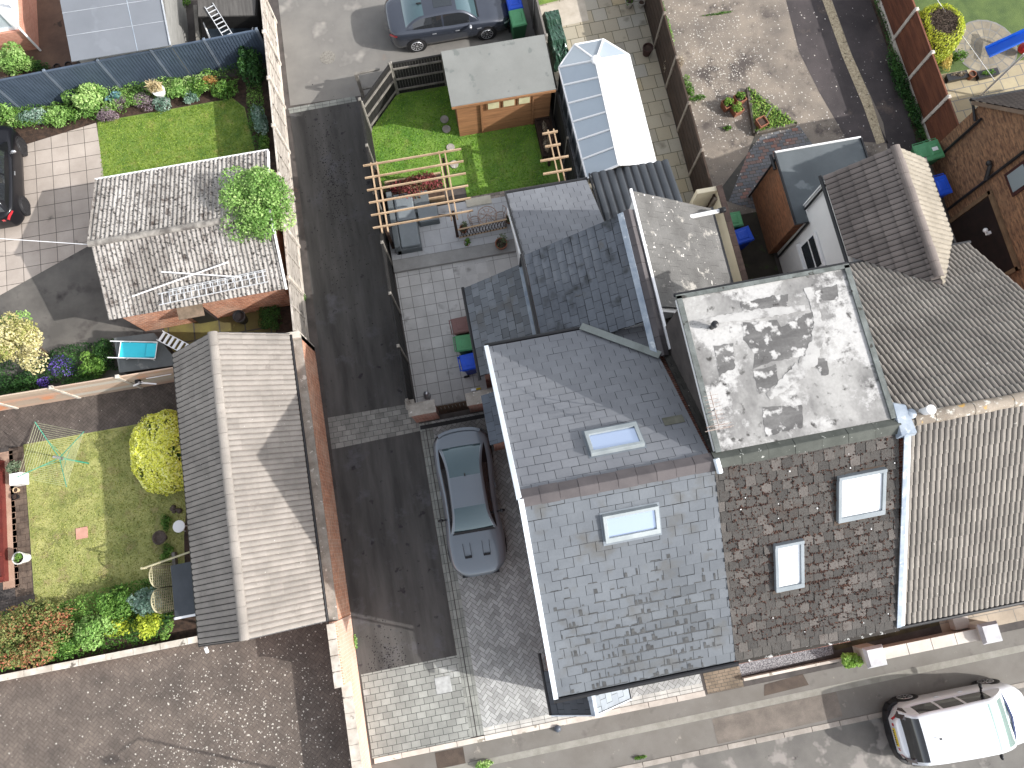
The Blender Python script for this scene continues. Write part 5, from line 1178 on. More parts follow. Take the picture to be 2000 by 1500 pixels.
# alley boundary wall
W1 = thing('boundary_wall', 'long orange brick wall along the left side of the alley beside the tiled garage', 'wall', (-5.75, 3, 0))
MB().box(-5.85, -1.3, 0, -5.62, 7.9, 1.72).build('wall', M_wall_or, W1)
cp = MB(); cp.box(-5.88, -1.3, 1.72, -5.6, 7.9, 1.76); cp.build('coping', M_cgrey, W1)
MB().box(-6.2, 7.72, 0, -5.62, 7.95, 1.9).build('pier', M_concw, W1)
W2 = thing('boundary_wall', 'brick wall with stepped pale coping slabs between the brown drive and the street end of the alley', 'wall', (-5.75, -4, 0))
M_wpk = brick('brick_pink', A('e0a080', .95), A('cf9274', .9), A('dccabb', .95), third=A('c8a890', .9))
MB().box(-5.86, -3.15, 0, -5.62, -1.32, 1.9).box(-5.86, -9, 0, -5.62, -3.15, 1.2).build('wall', M_wpk, W2)
cp = MB()
for i in range(4): cp.box(-5.92, -3.18+i*.46, 1.9, -5.68, -2.74+i*.46, 1.97, random.random())
for i in range(13): cp.box(-5.9, -9+i*.45, 1.2, -5.6, -8.56+i*.45, 1.25, random.random())
cp.build('coping', M_concw, W2)
# yard wall with gate
W3 = thing('yard_wall', 'low brick wall with grey coping and a brown gate between the yard and the block driveway', 'wall', (-1.1, 4.75, 0))
MB().box(-2.5, 4.55, 0, -1.68, 4.85, 1.5).build('wall', M_wall_red, W3); MB().box(-.6, 4.55, 0, .5, 4.85, 1.5).build('wall', M_wall_red, W3)
cp = MB(); cp.box(-2.55, 4.5, 1.5, -1.65, 4.92, 1.56); cp.box(-.63, 4.5, 1.5, .5, 4.92, 1.56); cp.box(-2.6, 4.75, 1.5, -2.3, 5.05, 1.57); cp.build('coping', M_cgrey, W3)
gt = MB()
for i in range(8): gt.box(-1.62+i*.125, 4.66, .1, -1.51+i*.125, 4.69, 1.5, random.random())
gt.box(-1.64, 4.69, .3, -.64, 4.73, .4); gt.box(-1.64, 4.69, 1.2, -.64, 4.73, 1.3); gt.build('gate', mat('gate_brown', A('5b3f22', .5), A('46301a', .45), 2, tint=.3), W3)
struct('drain_channel', MB().box(-2.4, 4.28, .006, .1, 4.42, .016), M_dark)
# low walls
W4 = thing('low_wall', 'low pale kerb wall below the flower bed on the left', 'wall', (-13, -1.12, 0))
cp = MB()
for i in range(11): cp.box(-18.5+i*.86, -1.22, .3, -17.66+i*.86, -1.02, .4, random.random())
cp.build('coping', M_concw, W4); MB().box(-18.5, -1.2, 0, -9.1, -1.04, .3).build('wall', M_wall_or, W4)
W5 = thing('front_garden_wall', 'pale front garden wall with two square capped piers by the pavement', 'wall', (12.3, -5.6, 0))
M_wcr = mat('wall_cream', A('ddd5ca', .85), A('ccc4b8', .8), 1.5, fine=.12)
MB().box(10.9, -5.72, 0, 14.0, -5.48, .6).build('wall', M_wcr, W5)
cp = MB()
for i in range(4): cp.box(10.85+i*.79, -5.76, .6, 11.62+i*.79, -5.42, .66, random.random())
cp.build('coping', M_wcr, W5)
for x, a in ((10.45, 0), (14.2, .0)):
    MB().box(x-.25, -5.8, 0, x+.25, -5.32, .85).build('pier', M_wcr, W5); MB().hexa([(x-.32, -5.87, .85), (x+.32, -5.87, .85), (x+.32, -5.25, .85), (x-.32, -5.25, .85)], [(x-.25, -5.8, .98), (x+.25, -5.8, .98), (x+.25, -5.32, .98), (x-.25, -5.32, .98)]).build('pier_cap', mat('cap_white', A('d5d5d8', .85), A('bfbfc3', .8), 2, fine=.1), W5)
MB().box(13.5, -5.42, 0, 14.0, -4.9, .3).build('step', M_wcr, W5)
W6 = thing('low_wall', 'thin pale kerb in front of the grey gravel bed', 'kerb', (8, -5.6, 0))
MB().box(6.45, -5.66, 0, 9.9, -5.58, .18).build('wall', M_kerbp, W6)

# ================================================================ cars
gC = glass('car_glass', (.07, .12, .135), rough=.03, metal=.3); gD = glass('car_glass_dark', (.02, .022, .025))
p_grey = mat('car_grey', (.17, .2, .23), rough=.28, metal=.3, coat=1, fine=0, c2=(.165, .195, .225)); p_dark = mat('car_gunmetal', (.045, .052, .07), rough=.25, metal=.3, coat=1, fine=0, c2=(.043, .05, .067))
p_white = mat('car_white', (.74, .76, .79), (.73, .75, .78), rough=.3, metal=.2, coat=1, fine=0); p_blk = mat('car_black', (.006, .006, .008), (.006, .006, .008), rough=.3, coat=.25, spec=.3, fine=0)
gKs = glass('car_glass_tinted', (.012, .014, .016))
K1 = dict(sill_m=gKs, w=[(0,.9),(.12,.98),(.25,1.0),(.45,.93),(.6,.93),(.76,.99),(.88,.95),(1,.78)], zb=[(0,.92),(.12,.96),(.3,.93),(.5,.88),(.62,.88),(.8,.86),(.92,.76),(1,.66)], zc=[(0,1.0),(.1,1.03),(.2,1.02),(.5,1.0),(.64,1.0),(.8,.95),(.93,.82),(1,.7)],
    zr=[(0,1.3),(.36,1.34),(.46,1.36),(.55,1.34),(1,1.3)], rw=[(0,.56),(.3,.58),(.5,.6),(.6,.6),(1,.6)], g=(.12,.70,.335,.535), side=(.26,.62), round=.09, taper=.42, gw=.86, handles=[.42], mirror=.60, pillars=[], pillar_m=bpy.data.materials['car_black'], side_glass=bpy.data.materials['car_glass_dark'])
def k1x(root, X, prof, rz):
    q = MB()
    for s in (-1, 1): q.box(X(.86), s*.3-.11, .955-.05, X(.862)+.06, s*.3+.11, .94)
    q.build('bonnet_vent', M_dark, root)
    q = MB()
    for s in (-1, 1): q.bar((X(.775), s*.43, .975), (X(.865), s*.41, .945), .012, .015); q.bar((X(.775), s*.2, 1.0), (X(.865), s*.19, .962), .012, .012)
    q.build('bonnet_crease', M_dark, root)
    q = MB(); q.bar((X(.30)+.18, 0, 1.37), (X(.30)+.1, 0, 1.42), .04, .03); q.build('antenna', M_dark, root)
    q = MB(); o_ = [(X(.035), -.7, 1.0), (X(.018), -.5, 1.02), (X(.01), -.25, 1.03), (X(.008), 0, 1.03)]; o_ += [(x, -y, z) for x, y, z in o_[:-1]][::-1]
    for p_, q_ in zip(o_, o_[1:]): q.bar(p_, q_, .1, .025)
    q.build('spoiler', p_grey, root)
    q = MB(); o_ = [(X(0)+.3, -.88, .5), (X(0)+.1, -.76, .5), (X(0)+.01, -.5, .5), (X(0)-.03, 0, .5)]; o_ += [(x, -y, z) for x, y, z in o_[:-1]][::-1]
    for p_, q_ in zip(o_, o_[1:]): q.bar(p_, q_, .07, .2)
    q.build('rear_bumper', p_blk, root)
    q = MB(); q.bar((X(1)-.05, -.6, .5), (X(1)-.05, .6, .5), .08, .22); q.build('grille', M_dark, root)
    q = MB()
    for s in (-1, 1): q.bar((X(.71), s*.1, .985), (X(.70), s*.6, 1.0), .02, .015)
    q.build('wiper', M_dark, root)
    q = MB(); q.add([(X(.712), -.7, .985), (X(.712), .7, .985), (X(.695), .62, 1.02), (X(.695), -.62, 1.02)], [(0, 1, 2, 3)]); q.build('scuttle', M_dark, root)
car('parked_car', 'silver grey sports coupe with two bonnet vents on the block driveway', (-1.12, 1.52, 0), math.radians(-91.2), 4.79, 1.92, 1.38, p_grey, gC, K1, wheel_m=M_dark, extras=k1x, mirror_m=p_blk)
K2 = dict(sill_m=gD, w=[(0,.9),(.1,.97),(.25,1.0),(.5,1.0),(.75,1.0),(.9,.97),(1,.88)], zb=[(0,.98),(.1,1.0),(.3,.98),(.5,.94),(.7,.92),(.85,.85),(.95,.74),(1,.66)], zc=[(0,1.06),(.08,1.1),(.2,1.08),(.5,1.0),(.72,1.0),(.85,.93),(.95,.8),(1,.7)],
    zr=[(0,1.36),(.36,1.4),(.48,1.42),(.58,1.4),(1,1.36)], rw=[(0,.6),(.3,.62),(.5,.64),(.6,.64),(1,.6)], g=(.14,.73,.31,.56), side=(.205,.655), round=.07, taper=.3, gw=.89, handles=[.36,.55], mirror=.655, pillars=[.44], handle_m=M_silver)
def k2x(root, X, prof, rz):
    q = MB()
    for s in (-1, 1):
        pts = [(X(u), s*(prof('w', u)*.93*.5*1.85*.93), prof('zb', u)+.012) for u in (.22,.3,.4,.5,.6,.66)]
        q.path(pts, .014)
    q.build('chrome_trim', M_silver, root)
    q = MB()
    for s in (-1, 1): q.bar((X(.71), s*.94, .72), (X(.745), s*.94, .74), .02, .03)
    q.build('side_vent', M_silver, root)
    q = MB().sphere((X(.28), 0, 1.42), .035); q.bar((X(.26), 0, 1.44), (X(.30), 0, 1.42), .04, .05); q.build('antenna', M_dark, root)
    q = MB(); q.bar((X(.735), -.62, 1.0), (X(.735), .62, 1.0), .05, .02); q.build('scuttle', M_dark, root)
car('parked_car', 'dark gunmetal saloon car with a sunroof parked by the shed', (1.28, 19.97, 0), math.radians(.5), 4.7, 1.86, 1.42, p_dark, gC, dict(K2, side_glass=gD), extras=k2x, roof_glass=True, mirror_m=M_silver, wb=(.205, .79))
K3 = dict(sill_m=gD, w=[(0,.86),(.06,.95),(.2,1.0),(.5,1.0),(.75,1.0),(.9,.95),(1,.84)], zb=[(0,.98),(.1,1.04),(.3,1.03),(.5,1.0),(.7,.98),(.85,.92),(.95,.82),(1,.72)], zc=[(0,1.06),(.05,1.08),(.5,1.05),(.72,1.12),(.85,1.04),(.95,.92),(1,.8)],
    zr=[(0,1.5),(.14,1.58),(.4,1.64),(.6,1.62),(1,1.55)], rw=[(0,.72),(.2,.80),(.5,.84),(.6,.84),(1,.78)], g=(.035,.80,.11,.60), side=(.14,.66), round=.13, taper=.38, gw=.93, handles=[.35,.53], mirror=.665, pillars=[.30,.46], handle_m=M_silver)
def k3x(root, X, prof, rz):
    q = MB().bar((X(.0)-.02, -.26, .82), (X(.0)-.02, .26, .82), .03, .11).build('number_plate', mat('plate_yellow', (.75, .55, .06), (.72, .52, .05), rough=.3), root)
    g_ = MB()
    for i in range(7): g_.box(X(0)-.045, -.22+i*.066, .785, X(0)-.035, -.185+i*.066, .855)
    g_.build('plate_lettering', M_dark, q)
    q = MB(); o_ = [(X(0)+.42, -.885, .46), (X(0)+.2, -.84, .46), (X(0)+.06, -.68, .46), (X(0)-.01, -.4, .46), (X(0)-.035, 0, .46)]; o_ += [(x, -y, z) for x, y, z in o_[:-1]][::-1]
    for p_, q_ in zip(o_, o_[1:]): q.bar(p_, q_, .09, .3)
    q.build('rear_bumper', M_dark, root)
    q = MB().bar((X(.2), 0, 1.66), (X(.215), 0, 1.7), .04, .04).build('antenna', M_dark, root)
    q = MB()
    a = [(X(.806), y, 1.085 - .03*(y/.75)**2) for y in (-.74, -.4, 0, .4, .74)]; a[0] = (X(.785), -.74, 1.07); a[-1] = (X(.785), .74, 1.07); a[2] = (X(.815), 0, 1.11)
    for p_, q_ in zip(a, a[1:]): q.bar(p_, q_, .07, .03)
    q.build('scuttle', mat('scuttle_blue', (.02, .04, .12), rough=.3), root)
    q = MB()
    for s in (-1, 1): q.hexa([(X(.01), s*.60, .95), (X(.05), s*.84, .95), (X(.09), s*.80, .98), (X(.04), s*.56, .98)], [(X(.03), s*.58, 1.25), (X(.065), s*.76, 1.25), (X(.09), s*.74, 1.25), (X(.05), s*.54, 1.25)])
    q.build('tail_lamp_cluster', mat('lamp_dark', (.05, .03, .035), rough=.1, fine=0, coat=1), root)
car('parked_car', 'white people carrier with a black rear window parked on the street', (12.62, -7.98, -.1), math.radians(-.5), 4.3, 1.82, 1.64, p_white, glass('car_glass_pale', (.2, .3, .28), metal=.3), dict(K3, side_glass=gD, rear_glass=gD), extras=k3x, mirror_m=M_dark, wb=(.19, .81))
K4 = dict(w=[(0,.88),(.08,.97),(.3,1),(.7,1),(.92,.96),(1,.86)], zb=[(0,.98),(.1,1.0),(.6,.95),(.8,.9),(1,.72)], zc=[(0,1.05),(.1,1.06),(.5,1.0),(.78,1.04),(.92,.95),(1,.76)],
    zr=[(0,1.38),(.15,1.44),(.5,1.46),(.62,1.44),(1,1.4)], rw=[(0,.62),(.3,.68),(.6,.7),(1,.64)], g=(.05,.76,.16,.58), side=(.14,.63), round=.09, taper=.3, gw=.9, handles=[.45], mirror=.64, pillars=[.4], handle_m=M_silver)
def k4x(root, X, prof, rz):
    q = MB(); q.bar((X(.2), .66, 1.5), (X(.66), .62, 1.42), .05, .05); q.build('roof_bar', M_silver, root, bevel=.01)
    q = MB(); q.bar((X(.28), .86, .34), (X(.7), .86, .34), .05, .06); q.build('side_step', mat('step_tan', A('8d7f5c', .5), rough=.4), root)
car('parked_car', 'black hatchback with grey roof bar at the left edge on cream slabs', (-16.1, 16.35, 0), math.radians(90), 3.95, 1.68, 1.47, p_blk, gD, K4, extras=k4x, wheel_m=M_dark, wb=(.19, .81), wr=.32, mirror_m=M_silver)

# ================================================================ wheelie bins
gB = mat('bin_green', (.04, .16, .07), (.035, .14, .06), 2, rough=.5, fine=.08); gL = mat('lid_green', (.09, .30, .14), (.08, .27, .12), 2, rough=.5, fine=.08)
bB = mat('bin_blue', (.012, .05, .38), (.01, .04, .32), 2, rough=.45, fine=.06); bL = mat('lid_blue', (.015, .09, .62), (.012, .07, .5), 2, rough=.45, fine=.06)
rB = mat('bin_brown', (.14, .075, .065), (.12, .065, .055), 2, rough=.55, fine=.08); rL = mat('lid_brown', (.2, .105, .095), (.18, .1, .09), 2, rough=.55, fine=.08)
GB = 'wheelie bins'
bin_((-.32, 7.42), PI/2*1.0+.03, rB, rL, 'brown wheelie bin in the paved yard, above the green one', GB)
bin_((-.3, 6.78), PI/2-.03, gB, gL, 'green wheelie bin between the brown and blue bins in the paved yard', GB)
bin_((-.25, 6.1), PI/2+.05, bB, bL, 'bright blue wheelie bin in the paved yard, lowest of the row', GB)
bin_((3.85, 19.0), .04, gB, gL, 'green wheelie bin in front of the dark saloon car', GB)
bin_((3.85, 19.75), .02, bB, bL, 'blue wheelie bin at the top edge behind the green bin', GB)
bin_((9.72, 9.45), PI/2, gB, gL, 'green wheelie bin in the dark side passage beside the cream wall', GB)
bin_((9.92, 8.8), PI/2+.15, bB, bL, 'blue wheelie bin in the dark side passage beside the cream wall', GB)
b1 = bin_((17.62, 10.75), .1, gB, gL, 'green wheelie bin with a white sticker below the red brown fence', GB)
MB().box(-.12, -.08, 1.089, .1, .06, 1.092).build('sticker', M_white, b1)
bin_((17.2, 10.7), .1, gB, gL, 'second green wheelie bin tucked left of the stickered one', GB)
bin_((17.45, 9.35), .08, bB, bL, 'blue wheelie bin against the tan brick house wall', GB)

# ================================================================ garden things, middle garden
M_timber = mat('timber_new', A('d0b08a', .74), A('bd9c76', .7), 2, fine=.12, tint=.2, stretch=(1, 1, 1)); M_tdark = mat('timber_dark', A('5a4030', .5), A('463025', .45), 3, fine=.2)
Pg = thing('pergola', 'pale timber pergola with six long rafters over the grey sofa', 'pergola', (-1, 12, 0))
for x in (-2.28, .08):
    for y in (11.05, 13.05): MB().bar((x, y, 0), (x, y, 2.12), .1, .1, up=(0, 1, 0)).build('post', M_tdark, Pg)
    MB().bar((x-.1, 10.75, 2.13), (x-.1, 13.35, 2.13), .045, .12).build('beam', M_timber, Pg); MB().bar((x+.1, 10.75, 2.13), (x+.1, 13.35, 2.13), .045, .12).build('beam', M_timber, Pg)
for i in range(6):
    y = 10.92 + i*.465; MB().bar((-2.65, y, 2.23), (.75, y, 2.23), .036, .09, tint=random.random()).build('rafter', M_timber, Pg)
MB().bar((-2.28, 11.1, 1.75), (-1.8, 11.0, 2.15), .06, .06).build('brace', M_tdark, Pg); MB().bar((.08, 11.1, 1.75), (-.4, 11.0, 2.15), .06, .06).build('brace', M_tdark, Pg)
Pg2 = thing('pergola', 'small pale timber pergola beside the conservatory', 'pergola', (4, 12.3, 0))
for y in (11.5, 13.3): MB().bar((3.95, y, 0), (3.95, y, 2.0), .09, .09, up=(0, 1, 0)).build('post', M_tdark, Pg2)
for dx in (-.1, .1): MB().bar((3.95+dx, 11.2, 2.03), (3.95+dx, 13.5, 2.03), .04, .1).build('beam', M_timber, Pg2)
for i in range(5): y = 11.35 + i*.5; l = .55 if i < 3 else .3; MB().bar((3.95-l*1.1, y, 2.12), (3.95+l*.7, y, 2.12), .05, .09).build('rafter', M_timber, Pg2)
M_rat = mat('sofa_grey', A('7e868a', .58), A('717a7e', .55), 2, fine=.15, rough=.7); M_cush = mat('cushion_grey', A('98a2a8', .62), A('8c969c', .6), 1.5, fine=.08)
So = thing('garden_sofa', 'grey L shaped garden sofa under the pergola', 'sofa', (-1.8, 11.6, .16))
MB().box(-2.15, 10.72, .16, -1.25, 12.9, .5).box(-1.25, 12.1, .16, -.7, 12.9, .5).build('base', M_rat, So, bevel=.02)
for a in ((-1.95, 10.78, -1.28, 11.75), (-1.95, 11.8, -1.28, 12.85)): MB().box(a[0], a[1], .5, a[2], a[3], .64).build('seat_cushion', M_cush, So, bevel=.03)
MB().box(-2.18, 10.72, .16, -1.97, 12.9, .85).build('backrest', M_rat, So, bevel=.03)
Ft = thing('footstool', 'square grey footstool beside the garden sofa under the pergola', 'footstool', (-.9, 12.0, .16)); MB().box(-1.2, 11.65, .16, -.45, 12.35, .45).build('base', M_rat, Ft, bevel=.02); MB().box(-1.18, 11.67, .45, -.47, 12.33, .55).build('cushion', M_cush, Ft, bevel=.03)
# raised planter under the pergola
Rp = thing('raised_planter', 'long wooden planter of red leaved shrubs under the pergola', 'planter', (-1, 12.9, .16))
for a in ((-2.2, 12.55, -.1, 12.6), (-2.2, 13.5, -.1, 13.55)): MB().box(a[0], a[1], .1, a[2], a[3], .45).build('plank', M_timber, Rp)
MB().box(-2.2, 12.6, .1, -.1, 13.5, .38).build('soil', M_soil, Rp)
M_redleaf = leafmat('leaf_red', (.03, .04, .02), (.10, .10, .035), (.22, .05, .05), (.42, .10, .11))
rl = leaves((-1.15, 13.05, .55), (1.1, .5, .35), 2600, .06, 16, .4, seed=3); rl.build('foliage', M_redleaf, Rp)
# bistro set
M_iron = mat('iron_pink', A('c2a89c', .72), A('a08878', .65), 9, rough=.6, fine=.2)
bc = at(952, 420, .87)
Bt = thing('bistro_table', 'round pink grey filigree iron table on the terrace', 'table', (bc.x, bc.y, .16)); z = .87
v = MB().ring((bc.x, bc.y, z), .34, .018, 30); 
for k in range(4): a = k*PI/4+.4; v.tube((bc.x-.33*math.cos(a), bc.y-.33*math.sin(a), z), (bc.x+.33*math.cos(a), bc.y+.33*math.sin(a), z), .01)
for k in range(8): a = k*PI/4+.8; v.ring((bc.x+.2*math.cos(a), bc.y+.2*math.sin(a), z), .07, .008, 12)
v.build('table_top', M_iron, Bt)
for k in range(3): a = k*2*PI/3; MB().tube((bc.x+.05*math.cos(a), bc.y+.05*math.sin(a), z-.02), (bc.x+.28*math.cos(a), bc.y+.28*math.sin(a), .16), .013).build('leg', M_iron, Bt)
for s, lb in ((-1, 'left of the round iron table'), (1, 'right of the round iron table')):
    cx, cy = bc.x + s*.47, bc.y - .02; Ch = thing('bistro_chair', 'pink grey filigree iron chair ' + lb, 'chair', (cx, cy, .16), 'iron chairs on the terrace')
    v = MB().ring((cx, cy, .61), .2, .014, 20); 
    for k in range(5): v.tube((cx-.18, cy-.16+k*.08, .61), (cx+.18, cy-.16+k*.08, .61), .008)
    v.build('seat', M_iron, Ch)
    v = MB().ring((cx-s*0, cy, 1.02), .24, .015, 16, a0=(0 if s > 0 else PI)-1.1, a1=(0 if s > 0 else PI)+1.1)
    for k in range(5): a = (0 if s > 0 else PI) - 1 + k*.5; v.tube((cx+.2*math.cos(a), cy+.2*math.sin(a), .61), (cx+.24*math.cos(a), cy+.24*math.sin(a), 1.02), .008)
    v.build('backrest', M_iron, Ch)
    for k in range(4): a = k*PI/2+PI/4; MB().tube((cx+.17*math.cos(a), cy+.17*math.sin(a), .61), (cx+.2*math.cos(a), cy+.2*math.sin(a), .16), .012).build('leg', M_iron, Ch)
Ts = thing('trellis_screen', 'low brown wooden screen in front of the iron table', 'screen', (1.1, 10.6, .16))
v = MB(); p0, p1 = at(897, 466, .16), at(990, 446, .16); v.bar(p0 + Vector((0, 0, .75)), p1 + Vector((0, 0, .75)), .05, .04); v.bar(p0 + Vector((0, 0, .08)), p1 + Vector((0, 0, .08)), .04, .04)
v.build('rail', M_timber, Ts); v = MB()
for i in range(16): q = p0.lerp(p1, (i+.5)/16); q2 = p0.lerp(p1, min(1, (i+1.5)/16)); v.bar(q + Vector((0, 0, .08)), q2 + Vector((0, 0, .75)), .012, .02); v.bar(q2 + Vector((0, -.01, .08)), q + Vector((0, -.01, .75)), .012, .02)
v.build('lattice', M_tdark, Ts)
M_terra = mat('terracotta', A('b5714f', .75), A('9c6044', .7), 4, fine=.2)
M_olive = leafmat('leaf_olive', (.05, .07, .04), (.12, .16, .08), (.24, .28, .16)); M_green = leafmat('leaf_green', (.02, .06, .01), (.06, .15, .02), (.14, .28, .05), (.26, .42, .09))
for px, py, r, lb, pl in ((979, 478, .22, 'large terracotta pot with a thin olive tree at the terrace step', M_olive), (912, 474, .11, 'small terracotta pot with a green plant at the end of the wooden screen', M_green), (906, 450, .15, 'terracotta pot with a sparse olive plant left of the iron table', M_olive), (994, 432, .14, 'terracotta pot against the kitchen wall right of the iron table', M_olive)):
    p = at(px, py, .2); pot((p.x, p.y, .0 if py > 470 else .16), r, r*1.6, M_terra, lb, plant=pl, n=150, pr=r*1.1, ph=r*1.8, size=.045, group='terracotta pots on the terrace')
# planter on the right of the lawn
Pl = thing('planter_trough', 'narrow wooden trough of dry stems between the lawn and the conservatory', 'planter', (4.2, 14, 0))
MB().box(3.75, 13.5, 0, 3.8, 15.1, .35).box(4.3, 13.5, 0, 4.35, 15.1, .35).box(3.8, 13.5, 0, 4.3, 13.55, .35).box(3.8, 15.05, 0, 4.3, 15.1, .35).build('plank', M_tdark, Pl)
MB().box(3.8, 13.55, 0, 4.3, 15.05, .25).build('soil', M_soil, Pl); leaves((4.05, 14.3, .35), (.22, .65, .2), 500, .06, 8, .4, seed=6).build('dry_plant', leafmat('leaf_dry', (.12, .09, .06), (.3, .24, .17), (.5, .44, .35)), Pl)
# covered barbecue or furniture under green sheets
Gt = thing('covered_furniture', 'garden furniture under a crumpled dark green cover by the conservatory', 'furniture cover', (5.0, 17.9, 0))
v = MB(); rnd = random.Random(8)
c0 = at(1085, 25, .9); c1 = at(1105, 112, .5)
nx, ny = 14, 22; gx = []
for j in range(ny+1):
    for i in range(nx+1):
        f, g_ = i/nx, j/ny; x = 4.85 + .75*f + .12*(g_-.5); y = 19.3 - 2.15*g_; e = min(f, 1-f, g_*1.6, (1-g_)*1.6)
        h = (.95 if g_ < .28 else .8 if g_ < .68 else .62)*min(1, e/.12)**.6 + rnd.uniform(-.02, .02)*(1 if g_ < .68 else 3.4)
        gx.append((x, y, max(.0, h)))
v.add(gx, [(j*(nx+1)+i, (j+1)*(nx+1)+i, (j+1)*(nx+1)+i+1, j*(nx+1)+i+1) for j in range(ny) for i in range(nx)])
v.build('cover', mat('cover_green', A('3f6b54', .55), A('2f5743', .5), 2, rough=.25, fine=.1, spec=.7), Gt)
pp = at(1266, 92, .4); pot((pp.x, pp.y), .2, .4, mat('pot_brown', A('5c3a34', .5), A('4c302c', .48), 3), 'dark brown round pot beside the dark brown fence')
pp = at(1230, 2, .3); pot((pp.x, pp.y), .18, .35, M_cgrey, 'grey plant pot on the sandstone patio at the top edge', plant=M_green)
pp = at(1254, 2, .3); pot((pp.x, pp.y), .13, .25, M_cgrey, 'smaller grey pot beside the dark brown fence at the top edge')

# ================================================================ left gardens
Ra = thing('rotary_airer', 'green rotary clothes airer with pale lines on the dry lawn', 'clothes airer', (-13.74, 5.27, 0))
bx, by = -13.74, 5.27; M_airg = mat('airer_green', (.05, .3, .2), (.04, .25, .17), rough=.4, fine=.05); M_line = mat('line_pale', A('c9cfa0', .8))
v = MB().tube((bx, by, 0), (bx, by, 1.62), .026, n=12); v.build('pole', M_airg, Ra); MB().lathe((bx, by, 1.45), [(.05, 0), (.06, .1), (.05, .3), (.035, .45)], 14).build('hub', M_silver, Ra)
tips = []
for px, py in ((68, 824), (164, 843), (130, 951), (33, 932)):
    tips.append(at(px, py, 1.95))
hub = Vector((bx, by, 1.6))
for tp in tips: v = MB().tube(hub, tp, .013); v.tube(hub + Vector((0, 0, -.35)), hub.lerp(tp, .5), .008); v.build('arm', M_airg, Ra)
v = MB()
for k in range(4):
    for j in range(11): f = .28 + .7*j/10; v.tube(hub.lerp(tips[k], f), hub.lerp(tips[(k+1) % 4], f), .0045, n=4, cap=False)
v.build('washing_line', M_line, Ra)
# white round table
p = at(349, 1028, .65); Wt = thing('garden_table', 'small white round table in the dark bed beside the garage', 'table', (p.x, p.y, 0)); MB().lathe((p.x, p.y, .6), [(.19, 0), (.2, .02), (.2, .04), (.19, .05)], 28).build('table_top', M_white, Wt)
for k in range(3): a = k*2*PI/3; MB().tube((p.x+.08*math.cos(a), p.y+.08*math.sin(a), .6), (p.x+.16*math.cos(a), p.y+.16*math.sin(a), 0), .014).build('leg', M_white, Wt)
# bird bath / stone
p = at(312, 1050, .3); Bb = thing('bird_bath', 'rough brown stone bird bath at the edge of the dry lawn', 'bird bath', (p.x, p.y, 0)); MB().lathe((p.x, p.y, 0), [(.12, 0), (.08, .15), (.2, .3), (.24, .34), (.2, .36), (.12, .3)], 12).build('bowl', mat('stone_brown', A('75655a', .6), A('5c4d46', .55), 6, fine=.4, bump=1), Bb)
p = at(342, 998, .15); St = thing('rockery_stone', 'dark rockery stones above the white round table', 'stone', (p.x, p.y, 0)); v = MB(); rnd = random.Random(3)
for k in range(5): v.sphere((p.x+rnd.uniform(-.15, .15), p.y+rnd.uniform(-.15, .15), .06), rnd.uniform(.06, .12), 7, 5, sz=.7)
v.build('stone', MATS['stone_brown'], St)
p = at(160, 1042, .02); Sn = tag(MB().box(p.x-.19, p.y-.17, .0, p.x+.19, p.y+.2, .035).build('paving_stone', mat('stone_pink', A('e0a58e', .8), A('d0967f', .78), 3, fine=.1)), 'pink square paving stone set in the dry lawn', 'paving stone')
# lattice trellis and dark lean-to
Lt = thing('lattice_screen', 'pair of cream scallop topped lattice panels beside the dark lean-to', 'trellis', (-11, .6, 0)); M_cream = mat('cream_paint2', A('c9c199', .78), A('b5ad86', .74), 4, fine=.15)
for k, yc in enumerate((1.05, .28)):
    v = MB(); X0 = -11.15
    yl, yr = yc-.38, yc+.38
    def top(y): return 1.15 + .55*math.sqrt(max(0, 1-((y-yc)/.38)**2))
    for j in range(10):
        y = yl + .76*j/9; v.bar((X0, y, .1), (X0, y, top(y)), .018, .03, up=(1, 0, 0))
    for j in range(12):
        z = .15 + j*.125
        hw = .38 if z < 1.15 else .38*math.sqrt(max(0, 1-((z-1.15)/.55)**2))
        if hw > .05: v.bar((X0, yc-hw, z), (X0, yc+hw, z), .018, .03)
    v.build('lattice', M_cream, Lt)
    v = MB(); v.path([(X0, yl + .76*j/12, top(yl+.76*j/12)) for j in range(13)], .022); v.bar((X0, yl, .05), (X0, yl, 1.15), .03, .03, up=(1, 0, 0)); v.bar((X0, yr, .05), (X0, yr, 1.15), .03, .03, up=(1, 0, 0)); v.build('frame', M_cream, Lt)
Br_ = thing('timber_arch_beam', 'thin weathered pole reaching from the lattice to the garage', 'pole', (-10.5, 1.4, 0)); MB().tube((-11.35, 1.32, 1.75), (-9.3, 1.62, 1.8), .03).build('rail', M_cream, Br_); MB().tube((-11.3, 1.33, 0), (-11.3, 1.33, 1.85), .035).build('post', M_cream, Br_)
Dl = thing('lean_to_shed', 'small dark felt roofed lean-to with a white gutter against the tiled garage', 'shed', (-9.9, .4, 0))
MB().hexa([(-10.5, -.3, 1.62), (-9.3, -.3, 1.9), (-9.3, 1.25, 1.9), (-10.5, 1.25, 1.62)], [(-10.5, -.3, 1.67), (-9.3, -.3, 1.95), (-9.3, 1.25, 1.95), (-10.5, 1.25, 1.67)]).build('roof', mat('felt_slate', A('5f666e', .48), A('535a62', .45), 1.5, fine=.15, tint=.1), Dl)
MB().box(-10.42, -.22, 0, -9.25, 1.2, 1.6).build('wall', M_board, Dl); MB().bar((-10.52, -.34, 1.64), (-9.3, -.34, 1.9), .07, .07).build('gutter', M_white, Dl)
p = at(338, 1115, .3); Ps = thing('timber_sleeper', 'short weathered timber edging between the bed and the lawn', 'edging', (p.x, p.y, 0)); MB().bar((p.x, p.y-.1, .1), (p.x, p.y+.6, .1), .1, .2).build('plank', M_postg, Ps)
